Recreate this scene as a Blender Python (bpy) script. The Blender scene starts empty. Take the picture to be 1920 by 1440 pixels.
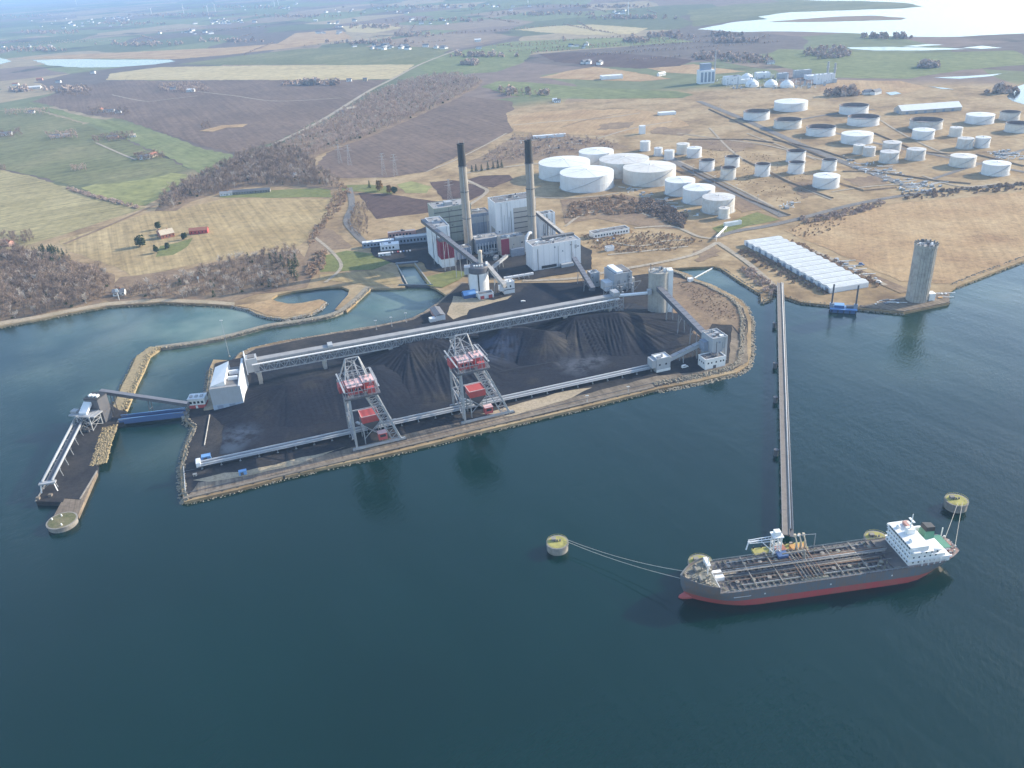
import bpy, bmesh, math, random
import numpy as np
from mathutils import Vector, Matrix, noise as mnoise

# ------------------------------------------------------------------ camera, sky, sun, exposure
scene = bpy.context.scene
col = scene.collection
CAMH = 300.0
FPX = 1553.0                      # focal length in photo pixels (photo 1920 x 1440)
NADIR = (1150.0, 3720.0)          # vanishing point of the verticals in the photo
_d = np.array([NADIR[0] - 960.0, NADIR[1] - 720.0, FPX]); _down = _d / np.linalg.norm(_d)
_y = np.array([0, 0, 1.0]) - _down * _down[2]; _y /= np.linalg.norm(_y)
_x = np.cross(_y, -_down)
ROT = np.array([_x, _y, -_down])  # photo axes (right, down, forward) to world

def G(px, py, z=0.0):
    """world point at height z that the photo pixel looks at"""
    v = ROT @ np.array([px - 960.0, py - 720.0, FPX])
    t = (z - CAMH) / v[2]
    return Vector((v[0] * t, v[1] * t, z))

cam_d = bpy.data.cameras.new('camera'); cam = bpy.data.objects.new('camera', cam_d); col.objects.link(cam)
cam_d.sensor_width = 36.0; cam_d.lens = 36.0 * FPX / 1920.0
cam_d.clip_start = 1.0; cam_d.clip_end = 90000.0
c0 = ROT @ np.array([1, 0, 0]); c1 = ROT @ np.array([0, -1, 0]); c2 = ROT @ np.array([0, 0, -1])
cam.matrix_world = Matrix(((c0[0], c1[0], c2[0], 0), (c0[1], c1[1], c2[1], 0), (c0[2], c1[2], c2[2], CAMH), (0, 0, 0, 1)))
scene.camera = cam

SUN_EL, SUN_AZ = 24.0, 70.0       # azimuth clockwise from +Y
world = bpy.data.worlds.new('World'); scene.world = world; world.use_nodes = True
wn = world.node_tree.nodes; wl = world.node_tree.links
sky = wn.new('ShaderNodeTexSky'); sky.sky_type = 'NISHITA'; sky.sun_disc = False
sky.sun_elevation = math.radians(SUN_EL); sky.sun_rotation = math.radians(SUN_AZ)
sky.altitude = 200; sky.air_density = 1.0; sky.dust_density = 0.8; sky.ozone_density = 1.0
wl.new(sky.outputs[0], wn['Background'].inputs[0]); wn['Background'].inputs[1].default_value = 0.15
sun_d = bpy.data.lights.new('sun', 'SUN'); sun_d.energy = 3.1; sun_d.angle = math.radians(0.6); sun_d.color = (1.0, 0.88, 0.69)
sun = bpy.data.objects.new('sun', sun_d); col.objects.link(sun)
sv = Vector((math.sin(math.radians(SUN_AZ)) * math.cos(math.radians(SUN_EL)), math.cos(math.radians(SUN_AZ)) * math.cos(math.radians(SUN_EL)), math.sin(math.radians(SUN_EL))))
sun.rotation_euler = sv.to_track_quat('Z', 'Y').to_euler(); sun.location = (300, 500, 200)
vs = scene.view_settings
vs.view_transform = 'Standard'; vs.look = 'None'; vs.gamma = 1.0; vs.use_curve_mapping = False; vs.exposure = 1.35
HAZE_DENSITY = 0.00008
scene.cycles.volume_bounces = 0; scene.cycles.max_bounces = 6

rng = random.Random(7); nrng = np.random.default_rng(7)
LZ = 2.0                          # land level above the sea

# ------------------------------------------------------------------ materials
def new_mat(name):
    m = bpy.data.materials.new(name); m.use_nodes = True
    nt = m.node_tree; b = nt.nodes['Principled BSDF']
    return m, nt, nt.nodes, nt.links, b

def pos_map(nt, rot=0.0, scale=(1, 1, 1)):
    g = nt.nodes.new('ShaderNodeNewGeometry'); mp = nt.nodes.new('ShaderNodeMapping')
    # rotate first, then stretch
    r = nt.nodes.new('ShaderNodeVectorRotate'); r.rotation_type = 'Z_AXIS'; r.inputs['Angle'].default_value = rot
    nt.links.new(g.outputs['Position'], r.inputs['Vector']); nt.links.new(r.outputs[0], mp.inputs['Vector'])
    mp.inputs['Scale'].default_value = scale
    return mp.outputs[0]

def noise(nt, vec, scale, detail=4, rough=0.55):
    n = nt.nodes.new('ShaderNodeTexNoise'); n.inputs['Scale'].default_value = scale
    n.inputs['Detail'].default_value = detail; n.inputs['Roughness'].default_value = rough
    nt.links.new(vec, n.inputs['Vector']); return n.outputs['Fac']

def ramp(nt, fac, stops):
    r = nt.nodes.new('ShaderNodeValToRGB'); e = r.color_ramp.elements
    while len(e) < len(stops): e.new(0.5)
    for k, (p, c) in enumerate(stops):
        e[k].position = p; e[k].color = (c[0], c[1], c[2], 1)
    nt.links.new(fac, r.inputs['Fac']); return r.outputs['Color']

def mix(nt, fac, a, b, blend='MIX'):
    m = nt.nodes.new('ShaderNodeMix'); m.data_type = 'RGBA'; m.blend_type = blend
    if isinstance(fac, (int, float)): m.inputs[0].default_value = fac
    else: nt.links.new(fac, m.inputs[0])
    for k, s in ((6, a), (7, b)):
        if isinstance(s, tuple): m.inputs[k].default_value = (s[0], s[1], s[2], 1)
        else: nt.links.new(s, m.inputs[k])
    return m.outputs[2]

def bump(nt, b, h, strength, dist):
    bn = nt.nodes.new('ShaderNodeBump'); bn.inputs['Strength'].default_value = strength; bn.inputs['Distance'].default_value = dist
    nt.links.new(h, bn.inputs['Height']); nt.links.new(bn.outputs[0], b.inputs['Normal'])

def earth(name, c1, c2, c3=None, big=0.01, fine=0.15, row=None, rowamt=0.35, bumpd=0.6):
    """soil, stubble or grass: broad patches, fine mottling and, with row = (angle, spacing), drilled rows"""
    m, nt, N, L, b = new_mat(name)
    v = pos_map(nt)
    f1 = noise(nt, v, big, 5, 0.6); c3 = c3 or tuple((x + y) / 2 for x, y in zip(c1, c2))
    base = ramp(nt, f1, [(0.3, c1), (0.5, c3), (0.7, c2)])
    f2 = noise(nt, v, fine, 6, 0.7)
    k = ramp(nt, f2, [(0.25, (0.6, 0.6, 0.6)), (0.5, (1, 1, 1)), (0.8, (1.35, 1.3, 1.22))])
    base = mix(nt, 1.0, base, k, 'MULTIPLY')
    if row:
        a, sp = row
        v2 = pos_map(nt, a, (1.0 / sp, 0.004, 1))
        f3 = noise(nt, v2, 1.0, 3, 0.7)
        k2 = ramp(nt, f3, [(0.35, (1 - rowamt,) * 3), (0.62, (1 + rowamt * 0.6,) * 3)])
        base = mix(nt, 1.0, base, k2, 'MULTIPLY')
    L.new(base, b.inputs['Base Color']); b.inputs['Roughness'].default_value = 1.0
    b.inputs['Specular IOR Level'].default_value = 0.1
    if bumpd: bump(nt, b, f2, 0.6, bumpd)
    return m

def paint(name, c, rough=0.55, dirt=0.25, scale=0.25, dirt_c=None, streak=True, metal=0.0, corr=None):
    """painted steel, cladding or concrete with grime, run-off streaks and, with corr, ribbed cladding"""
    m, nt, N, L, b = new_mat(name)
    v = pos_map(nt); dc = dirt_c or tuple(x * 0.5 for x in c)
    f = noise(nt, v, scale, 6, 0.65)
    fac = ramp(nt, f, [(0.42, (0, 0, 0)), (0.75, (dirt,) * 3)])
    base = mix(nt, fac, c, dc)
    if streak:
        v2 = pos_map(nt, 0.0, (1.3, 1.3, 0.06)); f2 = noise(nt, v2, 0.9, 4, 0.6)
        base = mix(nt, ramp(nt, f2, [(0.5, (0, 0, 0)), (0.8, (dirt * 0.9,) * 3)]), base, dc)
    L.new(base, b.inputs['Base Color']); b.inputs['Roughness'].default_value = rough; b.inputs['Metallic'].default_value = metal
    if corr:
        w = N.new('ShaderNodeTexWave'); w.inputs['Scale'].default_value = corr
        v3 = pos_map(nt, math.radians(35)); L.new(v3, w.inputs['Vector']); bump(nt, b, w.outputs['Fac'], 0.5, 0.25)
    else:
        bump(nt, b, f, 0.15, 0.1)
    return m

# ------------------------------------------------------------------ mesh building
class MB:
    def __init__(s): s.v = []; s.f = []
    def add(s, vs_, fs):
        o = len(s.v); s.v += [tuple(p) for p in vs_]; s.f += [tuple(o + i for i in f) for f in fs]; return s
    def box(s, x0, x1, y0, y1, z0, z1):
        return s.add([(x0, y0, z0), (x1, y0, z0), (x1, y1, z0), (x0, y1, z0), (x0, y0, z1), (x1, y0, z1), (x1, y1, z1), (x0, y1, z1)],
                     [(0, 3, 2, 1), (4, 5, 6, 7), (0, 1, 5, 4), (1, 2, 6, 5), (2, 3, 7, 6), (3, 0, 4, 7)])
    def hexa(s, b4, t4):
        return s.add(list(b4) + list(t4), [(0, 3, 2, 1), (4, 5, 6, 7), (0, 1, 5, 4), (1, 2, 6, 5), (2, 3, 7, 6), (3, 0, 4, 7)])
    def beam(s, p, q, w, h=None):
        p = Vector(p); q = Vector(q); h = h or w; d = (q - p).normalized()
        a = d.cross(Vector((0, 0, 1)))
        if a.length < 1e-4: a = Vector((1, 0, 0))
        a.normalize(); u = a.cross(d).normalized(); a = a * (w / 2); u = u * (h / 2)
        return s.hexa([p - a - u, p + a - u, p + a + u, p - a + u], [q - a - u, q + a - u, q + a + u, q - a + u])
    def tube(s, p, q, r, n=8, r2=None):
        p = Vector(p); q = Vector(q); r2 = r if r2 is None else r2; d = (q - p).normalized()
        a = d.cross(Vector((0, 0, 1)))
        if a.length < 1e-4: a = Vector((1, 0, 0))
        a.normalize(); u = d.cross(a).normalized()
        vs_ = [p + (a * math.cos(2 * math.pi * k / n) + u * math.sin(2 * math.pi * k / n)) * r for k in range(n)]
        vs_ += [q + (a * math.cos(2 * math.pi * k / n) + u * math.sin(2 * math.pi * k / n)) * r2 for k in range(n)]
        return s.add(vs_, [(k, (k + 1) % n, n + (k + 1) % n, n + k) for k in range(n)] + [tuple(range(n))[::-1], tuple(range(n, 2 * n))])
    def path(s, pts, r, n=6):
        for a, b in zip(pts, pts[1:]): s.tube(a, b, r, n)
        return s
    def lathe(s, prof, n=32, c=(0, 0), cap=True):
        """surface of revolution of (radius, z) points"""
        o = len(s.v)
        for r, z in prof:
            s.v += [(c[0] + r * math.cos(2 * math.pi * k / n), c[1] + r * math.sin(2 * math.pi * k / n), z) for k in range(n)]
        for j in range(len(prof) - 1):
            for k in range(n):
                s.f.append((o + j * n + k, o + j * n + (k + 1) % n, o + (j + 1) * n + (k + 1) % n, o + (j + 1) * n + k))
        if cap: s.f.append(tuple(o + (len(prof) - 1) * n + k for k in range(n)))
        return s
    def prism(s, poly, z0, z1):
        n = len(poly)
        area = sum(poly[i][0] * poly[(i + 1) % n][1] - poly[(i + 1) % n][0] * poly[i][1] for i in range(n))
        if area < 0: poly = poly[::-1]
        vs_ = [(p[0], p[1], z0) for p in poly] + [(p[0], p[1], z1) for p in poly]
        return s.add(vs_, [tuple(range(n, 2 * n))] + [(k, (k + 1) % n, n + (k + 1) % n, n + k) for k in range(n)])
    def extrude_xz(s, prof, y0, y1):
        """a profile in x, z pushed along y"""
        n = len(prof)
        vs_ = [(x, y0, z) for x, z in prof] + [(x, y1, z) for x, z in prof]
        return s.add(vs_, [tuple(range(n)), tuple(range(n, 2 * n))[::-1]] + [(k, n + k, n + (k + 1) % n, (k + 1) % n) for k in range(n)])
    def gable(s, x0, x1, y0, y1, z0, zr, over=0.4, t=0.3, along='x'):
        """pitched roof with its ridge along x or y"""
        if along == 'y':
            xm = (x0 + x1) / 2
            pr = [(x0 - over, z0), (xm, zr), (x1 + over, z0), (x1 + over, z0 + t), (xm, zr + t), (x0 - over, z0 + t)]
            return s.extrude_xz(pr, y0 - over, y1 + over)
        ym = (y0 + y1) / 2
        pr = [(y0 - over, z0), (ym, zr), (y1 + over, z0), (y1 + over, z0 + t), (ym, zr + t), (y0 - over, z0 + t)]
        n = 6; vs_ = [(x0 - over, y, z) for y, z in pr] + [(x1 + over, y, z) for y, z in pr]
        return s.add(vs_, [tuple(range(n))[::-1], tuple(range(n, 2 * n))] + [(k, (k + 1) % n, n + (k + 1) % n, n + k) for k in range(n)])
    def mesh(s, name):
        me = bpy.data.meshes.new(name); me.from_pydata(s.v, [], s.f); me.update()
        bm = bmesh.new(); bm.from_mesh(me); bmesh.ops.recalc_face_normals(bm, faces=bm.faces); bm.to_mesh(me); bm.free()
        return me
    def build(s, name, mat_, parent=None, smooth=False):
        me = s.mesh(name); me.materials.append(mat_)
        if smooth: me.polygons.foreach_set('use_smooth', [True] * len(me.polygons))
        o = bpy.data.objects.new(name, me); col.objects.link(o)
        if parent is not None: o.parent = parent
        return o

def tag(o, label=None, cat=None, group=None, kind=None):
    if label: o['label'] = label
    if cat: o['category'] = cat
    if group: o['group'] = group
    if kind: o['kind'] = kind
    return o

def thing(name, label, cat, loc=(0, 0, 0), rz=0.0, group=None):
    o = bpy.data.objects.new(name, None); col.objects.link(o); o.empty_display_size = 1
    o.location = loc; o.rotation_euler = (0, 0, rz)
    return tag(o, label, cat, group)

def share(o, parent, loc=(0, 0, 0), rz=0.0):
    """another object with the same mesh"""
    c = o.copy(); col.objects.link(c); c.parent = parent; c.location = loc; c.rotation_euler = (0, 0, rz); return c

def fast_mesh(name, V, F, mat_, parent=None, kind=None):
    """mesh from numpy arrays, F of one face size"""
    me = bpy.data.meshes.new(name); k = F.shape[1]
    me.vertices.add(len(V)); me.vertices.foreach_set('co', V.astype(np.float32).ravel())
    me.loops.add(F.size); me.loops.foreach_set('vertex_index', F.astype(np.int32).ravel())
    me.polygons.add(len(F)); me.polygons.foreach_set('loop_start', np.arange(0, F.size, k, dtype=np.int32))
    me.update(calc_edges=True); me.materials.append(mat_)
    o = bpy.data.objects.new(name, me); col.objects.link(o)
    if parent is not None: o.parent = parent
    if kind: o['kind'] = kind
    return o

def frame(a, b, z=LZ):
    """base corner a, base corner b (photo pixels on the ground): origin, heading and length of the edge"""
    A = G(a[0], a[1], z); B = G(b[0], b[1], z); d = B - A
    return A, math.atan2(d.y, d.x), d.length

def pxpoly(pts, z=LZ):
    return [G(x, y, z) for x, y in pts]

def rough_edge(poly, step=12.0, amp=1.5, seed=0):
    """polygon with its edges broken up, since no field edge is ruler-straight"""
    r = random.Random(seed); out = []
    for k in range(len(poly)):
        a = Vector(poly[k]); b = Vector(poly[(k + 1) % len(poly)]); n = max(1, min(60, int((b - a).length / step)))
        nn = Vector((-(b - a).y, (b - a).x, 0)); nn.normalize()
        for j in range(n):
            out.append(a.lerp(b, j / n) + nn * (r.uniform(-amp, amp) if j else 0))
    return out

def sheet(name, poly, z, mat_, skirt=0.0):
    m = MB(); pts = [(p[0], p[1]) for p in poly]; n = len(pts)
    area = sum(pts[i][0] * pts[(i + 1) % n][1] - pts[(i + 1) % n][0] * pts[i][1] for i in range(n))
    if area < 0: pts = pts[::-1]
    from mathutils.geometry import tessellate_polygon
    tri = tessellate_polygon([[Vector((x, y, 0)) for x, y in pts]])
    m.v = [(x, y, z) for x, y in pts]; m.f = [tuple(t) for t in tri]
    if skirt:
        m.v += [(x, y, z - skirt) for x, y in pts]
        m.f += [(k, n + k, n + (k + 1) % n, (k + 1) % n) for k in range(n)]
    me = bpy.data.meshes.new(name); me.from_pydata(m.v, [], m.f); me.update()
    bm = bmesh.new(); bm.from_mesh(me)
    for f in bm.faces:
        f.normal_update()
        if abs(f.normal.z) > 0.5 and f.normal.z < 0: f.normal_flip()
    bm.to_mesh(me); bm.free(); me.materials.append(mat_)
    o = bpy.data.objects.new(name, me); col.objects.link(o); o['kind'] = 'structure'
    return o

def strip(name, pts, width, z, mat_, taper=None):
    """road or track: a ribbon of given width along world points, resting at z"""
    m = MB(); P = [Vector((p[0], p[1], 0)) for p in pts]; n = len(P)
    for k in range(n):
        d = (P[min(k + 1, n - 1)] - P[max(k - 1, 0)]).normalized(); a = Vector((-d.y, d.x, 0)) * width / 2
        m.v += [(P[k].x + a.x, P[k].y + a.y, z), (P[k].x - a.x, P[k].y - a.y, z)]
    m.f = [(2 * k, 2 * k + 1, 2 * k + 3, 2 * k + 2) for k in range(n - 1)]
    o = m.build(name, mat_); o['kind'] = 'structure'; return o

def smooth_path(pts, n=6):
    P = [Vector(p) for p in pts]; out = []
    for k in range(len(P) - 1):
        p0, p1, p2, p3 = P[max(k - 1, 0)], P[k], P[k + 1], P[min(k + 2, len(P) - 1)]
        for j in range(n):
            t = j / n
            out.append(0.5 * ((2 * p1) + (p2 - p0) * t + (2 * p0 - 5 * p1 + 4 * p2 - p3) * t * t + (3 * p1 - p0 - 3 * p2 + p3) * t ** 3))
    out.append(P[-1]); return out

def in_poly(x, y, poly):
    c = False; n = len(poly)
    for i in range(n):
        x1, y1 = poly[i][0], poly[i][1]; x2, y2 = poly[i - 1][0], poly[i - 1][1]
        if (y1 > y) != (y2 > y) and x < (x2 - x1) * (y - y1) / (y2 - y1) + x1: c = not c
    return c

def scatter(poly, count, seed=0, mind=0.0):
    r = random.Random(seed); xs = [p[0] for p in poly]; ys = [p[1] for p in poly]; out = []; tries = 0
    cell = {}
    while len(out) < count and tries < count * 40:
        tries += 1; x = r.uniform(min(xs), max(xs)); y = r.uniform(min(ys), max(ys))
        if not in_poly(x, y, poly): continue
        if mind:
            k = (int(x / mind), int(y / mind))
            if any((px - x) ** 2 + (py - y) ** 2 < mind * mind for a in (-1, 0, 1) for b in (-1, 0, 1) for px, py in cell.get((k[0] + a, k[1] + b), ())): continue
            cell.setdefault(k, []).append((x, y))
        out.append((x, y))
    return out

def poly_area(poly):
    n = len(poly)
    return abs(sum(poly[i][0] * poly[(i + 1) % n][1] - poly[(i + 1) % n][0] * poly[i][1] for i in range(n))) / 2
# ------------------------------------------------------------------ shared materials
M = {}
M['dry'] = earth('dry_grass', (0.23, 0.165, 0.095), (0.34, 0.26, 0.155), (0.28, 0.21, 0.115), 0.012, 0.12, bumpd=0.8)
M['tan'] = earth('reed_field', (0.27, 0.175, 0.10), (0.41, 0.30, 0.175), (0.36, 0.25, 0.14), 0.014, 0.2, row=(math.radians(20), 4), rowamt=0.10, bumpd=1.2)
M['plough'] = earth('ploughed_soil', (0.125, 0.092, 0.075), (0.185, 0.135, 0.105), None, 0.006, 0.08, row=(math.radians(-25), 6), rowamt=0.16)
M['plough_dark'] = earth('dark_ploughed_soil', (0.075, 0.05, 0.046), (0.115, 0.078, 0.066), None, 0.01, 0.1, row=(math.radians(30), 5), rowamt=0.18)
M['green'] = earth('winter_crop', (0.135, 0.155, 0.07), (0.205, 0.215, 0.105), (0.165, 0.185, 0.085), 0.004, 0.05, row=(math.radians(-35), 9), rowamt=0.16)
M['green_dull'] = earth('old_pasture', (0.125, 0.13, 0.065), (0.20, 0.19, 0.10), (0.155, 0.16, 0.08), 0.005, 0.06, row=(math.radians(50), 12), rowamt=0.16)
M['green_bright'] = earth('fresh_grass', (0.205, 0.21, 0.085), (0.27, 0.265, 0.115), None, 0.008, 0.06, row=(math.radians(-60), 10), rowamt=0.14)
M['stubble'] = earth('stubble', (0.29, 0.215, 0.11), (0.385, 0.30, 0.165), (0.335, 0.255, 0.135), 0.008, 0.1, row=(math.radians(-24), 5.5), rowamt=0.2)
M['stubble2'] = earth('stubble_rows', (0.25, 0.215, 0.105), (0.33, 0.285, 0.155), (0.29, 0.25, 0.13), 0.008, 0.1, row=(math.radians(62), 5.5), rowamt=0.28)
M['straw'] = earth('straw_field', (0.38, 0.31, 0.17), (0.43, 0.36, 0.21), None, 0.004, 0.04, row=(math.radians(88), 14), rowamt=0.14)
M['lawn'] = earth('lawn', (0.13, 0.15, 0.055), (0.19, 0.19, 0.075), None, 0.03, 0.2)
M['scrub'] = earth('scrub_soil', (0.17, 0.12, 0.085), (0.27, 0.20, 0.13), None, 0.03, 0.25)
M['track'] = earth('gravel_track', (0.30, 0.26, 0.20), (0.38, 0.33, 0.26), None, 0.03, 0.3)
M['asphalt'] = earth('asphalt', (0.15, 0.145, 0.14), (0.21, 0.195, 0.18), None, 0.05, 0.4, bumpd=0.1)
M['yard'] = earth('yard_gravel', (0.14, 0.115, 0.09), (0.24, 0.195, 0.145), (0.18, 0.15, 0.115), 0.03, 0.25, row=(math.radians(-17.5), 4), rowamt=0.22)
M['yard_dirty'] = earth('coal_dusted_ground', (0.022, 0.024, 0.030), (0.055, 0.051, 0.050), None, 0.04, 0.3)
M['apron'] = earth('quay_apron', (0.15, 0.12, 0.095), (0.25, 0.205, 0.155), None, 0.04, 0.35, row=(math.radians(-18.5), 2.5), rowamt=0.3, bumpd=0.2)
M['sand'] = earth('beach_sand', (0.30, 0.25, 0.17), (0.40, 0.33, 0.24), None, 0.04, 0.4)
M['rock'] = paint('boulders', (0.27, 0.235, 0.175), 0.9, 0.8, 0.3, (0.06, 0.055, 0.05), streak=False)
M['rock_y'] = paint('lichen_boulders', (0.32, 0.25, 0.135), 0.9, 0.8, 0.35, (0.12, 0.09, 0.06), streak=False)
M['concrete'] = paint('concrete', (0.38, 0.36, 0.32), 0.85, 0.6, 0.3)
M['old_concrete'] = paint('old_concrete', (0.27, 0.25, 0.22), 0.9, 0.75, 0.25, (0.10, 0.09, 0.08))
M['twig'] = earth('bare_twigs', (0.21, 0.16, 0.13), (0.37, 0.285, 0.225), (0.28, 0.215, 0.17), 0.03, 0.3, bumpd=0)
M['twig_grey'] = earth('grey_twigs', (0.36, 0.27, 0.22), (0.52, 0.41, 0.34), None, 0.02, 0.3, bumpd=0)
M['twig_red'] = earth('reddish_scrub', (0.32, 0.22, 0.155), (0.44, 0.32, 0.22), None, 0.03, 0.3, bumpd=0)
M['twig_pale'] = earth('pale_birch_twigs', (0.40, 0.35, 0.30), (0.55, 0.50, 0.44), None, 0.05, 0.4, bumpd=0)
M['needle'] = earth('conifer_needles', (0.022, 0.042, 0.022), (0.045, 0.07, 0.035), None, 0.1, 0.8, bumpd=0)
M['leaf'] = earth('evergreen_leaves', (0.035, 0.055, 0.025), (0.075, 0.095, 0.04), None, 0.1, 0.8, bumpd=0)
M['beech'] = earth('withered_beech_leaves', (0.22, 0.13, 0.05), (0.30, 0.185, 0.07), None, 0.1, 0.8, bumpd=0)
M['bark'] = paint('bark', (0.09, 0.075, 0.06), 0.9, 0.5, 1.5)
M['white'] = paint('white_paint', (0.74, 0.74, 0.72), 0.5, 0.22, 0.15, (0.42, 0.38, 0.33))
M['white_clad'] = paint('white_cladding', (0.74, 0.76, 0.78), 0.45, 0.12, 0.08, (0.42, 0.42, 0.42), corr=0.9)
M['grey_clad'] = paint('grey_cladding', (0.40, 0.42, 0.44), 0.5, 0.3, 0.1, (0.25, 0.25, 0.25), corr=0.9)
M['green_grey'] = paint('grey_green_cladding', (0.30, 0.32, 0.27), 0.6, 0.3, 0.1)
M['beige_grey'] = paint('beige_grey_cladding', (0.42, 0.39, 0.35), 0.6, 0.25, 0.1)
M['roof_dark'] = paint('bitumen_roof', (0.13, 0.13, 0.135), 0.85, 0.5, 0.12, (0.24, 0.23, 0.22), streak=False)
M['roof_grey'] = paint('grey_roof', (0.30, 0.30, 0.30), 0.8, 0.6, 0.15, (0.16, 0.15, 0.15), streak=False)
M['steel'] = paint('grey_painted_steel', (0.34, 0.36, 0.38), 0.5, 0.5, 0.5, (0.18, 0.14, 0.11))
M['steel_blue'] = paint('blue_grey_steel', (0.24, 0.28, 0.35), 0.5, 0.4, 0.4)
M['dark_steel'] = paint('dark_steel', (0.085, 0.09, 0.105), 0.6, 0.4, 0.4, (0.17, 0.14, 0.12))
M['black'] = paint('black_paint', (0.022, 0.023, 0.026), 0.6, 0.3, 0.5, (0.05, 0.05, 0.05))
M['red'] = paint('red_paint', (0.46, 0.075, 0.07), 0.6, 0.5, 0.4, (0.26, 0.06, 0.05))
M['red_faded'] = paint('faded_red_roof', (0.72, 0.50, 0.49), 0.6, 0.5, 0.35, (0.55, 0.22, 0.21))
M['red_dark'] = paint('dark_red_cladding', (0.24, 0.02, 0.05), 0.5, 0.2, 0.2, corr=0.6)
M['brick'] = paint('red_brick', (0.33, 0.13, 0.09), 0.9, 0.4, 0.5)
M['pink'] = paint('pale_red_wall', (0.50, 0.28, 0.23), 0.8, 0.3, 0.3)
M['blue'] = paint('blue_paint', (0.06, 0.115, 0.25), 0.5, 0.25, 0.4, (0.06, 0.09, 0.18))
M['blue_light'] = paint('light_blue_paint', (0.16, 0.33, 0.60), 0.5, 0.2, 0.4)
M['yellow'] = paint('yellow_lichen_deck', (0.36, 0.33, 0.10), 0.9, 0.75, 0.35, (0.17, 0.16, 0.07), streak=False)
M['orange'] = paint('orange_rust', (0.55, 0.30, 0.09), 0.8, 0.6, 0.5, (0.30, 0.15, 0.06))
M['cream'] = paint('cream_roof', (0.52, 0.44, 0.33), 0.85, 0.4, 0.3)
M['tile'] = paint('red_tiles', (0.34, 0.14, 0.09), 0.85, 0.4, 0.4)
M['slate'] = paint('slate_roof', (0.16, 0.165, 0.18), 0.8, 0.4, 0.4)
M['glass'] = paint('dark_window_glass', (0.03, 0.04, 0.05), 0.15, 0.1, 0.5)
M['gal_roof'] = paint('dark_gallery_roof', (0.15, 0.155, 0.175), 0.6, 0.4, 0.3, (0.09, 0.09, 0.10), streak=False)
M['pale_band'] = paint('pale_blue_band', (0.36, 0.43, 0.52), 0.5, 0.3, 0.2)
M['bay_roof'] = paint('fibre_cement_roof', (0.52, 0.55, 0.55), 0.8, 0.55, 0.12, (0.36, 0.37, 0.36), streak=False)
M['chimney'] = paint('chimney_concrete', (0.31, 0.28, 0.24), 0.85, 0.5, 0.15, (0.18, 0.16, 0.14))
M['tank_a'] = paint('tank_white', (0.66, 0.67, 0.67), 0.5, 0.4, 0.12, (0.48, 0.44, 0.39))
M['tank_b'] = paint('tank_dirty_white', (0.55, 0.55, 0.53), 0.6, 0.75, 0.2, (0.40, 0.33, 0.26))
M['tank_c'] = paint('tank_cream', (0.62, 0.60, 0.55), 0.55, 0.5, 0.15, (0.44, 0.38, 0.31))
M['pier_deck'] = paint('pier_deck', (0.21, 0.185, 0.16), 0.9, 0.7, 0.4, (0.13, 0.11, 0.10), streak=False)
M['silo'] = paint('weathered_silo_concrete', (0.40, 0.375, 0.33), 0.9, 0.75, 0.22, (0.17, 0.15, 0.13))
M['rust'] = paint('rusty_pipe', (0.23, 0.14, 0.095), 0.8, 0.6, 0.6, (0.12, 0.08, 0.06))
M['coping'] = paint('worn_coping', (0.19, 0.16, 0.125), 0.9, 0.8, 0.4, (0.085, 0.07, 0.06), streak=False)
M['coal'] = None

# coal: black with brownish dried crusts and grey dusted patches
def make_coal():
    m, nt, N, L, b = new_mat('coal')
    v = pos_map(nt); f = noise(nt, v, 0.022, 5, 0.6)
    base = ramp(nt, f, [(0.32, (0.010, 0.013, 0.022)), (0.48, (0.015, 0.018, 0.027)), (0.58, (0.019, 0.021, 0.029)), (0.68, (0.036, 0.034, 0.034)), (0.80, (0.045, 0.055, 0.075))])
    f2 = noise(nt, v, 0.35, 6, 0.7)
    base = mix(nt, 1.0, base, ramp(nt, f2, [(0.3, (0.65,) * 3), (0.75, (1.45,) * 3)]), 'MULTIPLY')
    g = N.new('ShaderNodeNewGeometry')
    for (px, py, r, c) in ((447, 815, 20, (0.06, 0.08, 0.115)), (432, 838, 12, (0.05, 0.07, 0.10)), (1042, 628, 9, (0.13, 0.135, 0.14)), (1085, 683, 22, (0.075, 0.085, 0.105)), (1120, 672, 14, (0.07, 0.08, 0.10)), (930, 660, 30, (0.035, 0.05, 0.085)), (1060, 652, 22, (0.06, 0.055, 0.05))):
        cc = G(px, py, 4); vm = N.new('ShaderNodeVectorMath'); vm.operation = 'DISTANCE'; L.new(g.outputs['Position'], vm.inputs[0]); vm.inputs[1].default_value = (cc.x, cc.y, 5)
        mr = N.new('ShaderNodeMapRange'); L.new(vm.outputs['Value'], mr.inputs[0]); mr.inputs[1].default_value = r * .3; mr.inputs[2].default_value = r; mr.inputs[3].default_value = 1; mr.inputs[4].default_value = 0
        mu = N.new('ShaderNodeMath'); mu.operation = 'MULTIPLY'; L.new(mr.outputs[0], mu.inputs[0]); L.new(ramp(nt, noise(nt, v, 0.12, 5, 0.65), [(0.38, (0, 0, 0)), (0.56, (0.9,) * 3)]), mu.inputs[1])
        base = mix(nt, mu.outputs[0], base, c)
    L.new(base, b.inputs['Base Color']); b.inputs['Roughness'].default_value = 0.8; b.inputs['Specular IOR Level'].default_value = 0.12; bump(nt, b, f2, 0.5, 0.4)
    return m
M['coal'] = make_coal()

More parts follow.
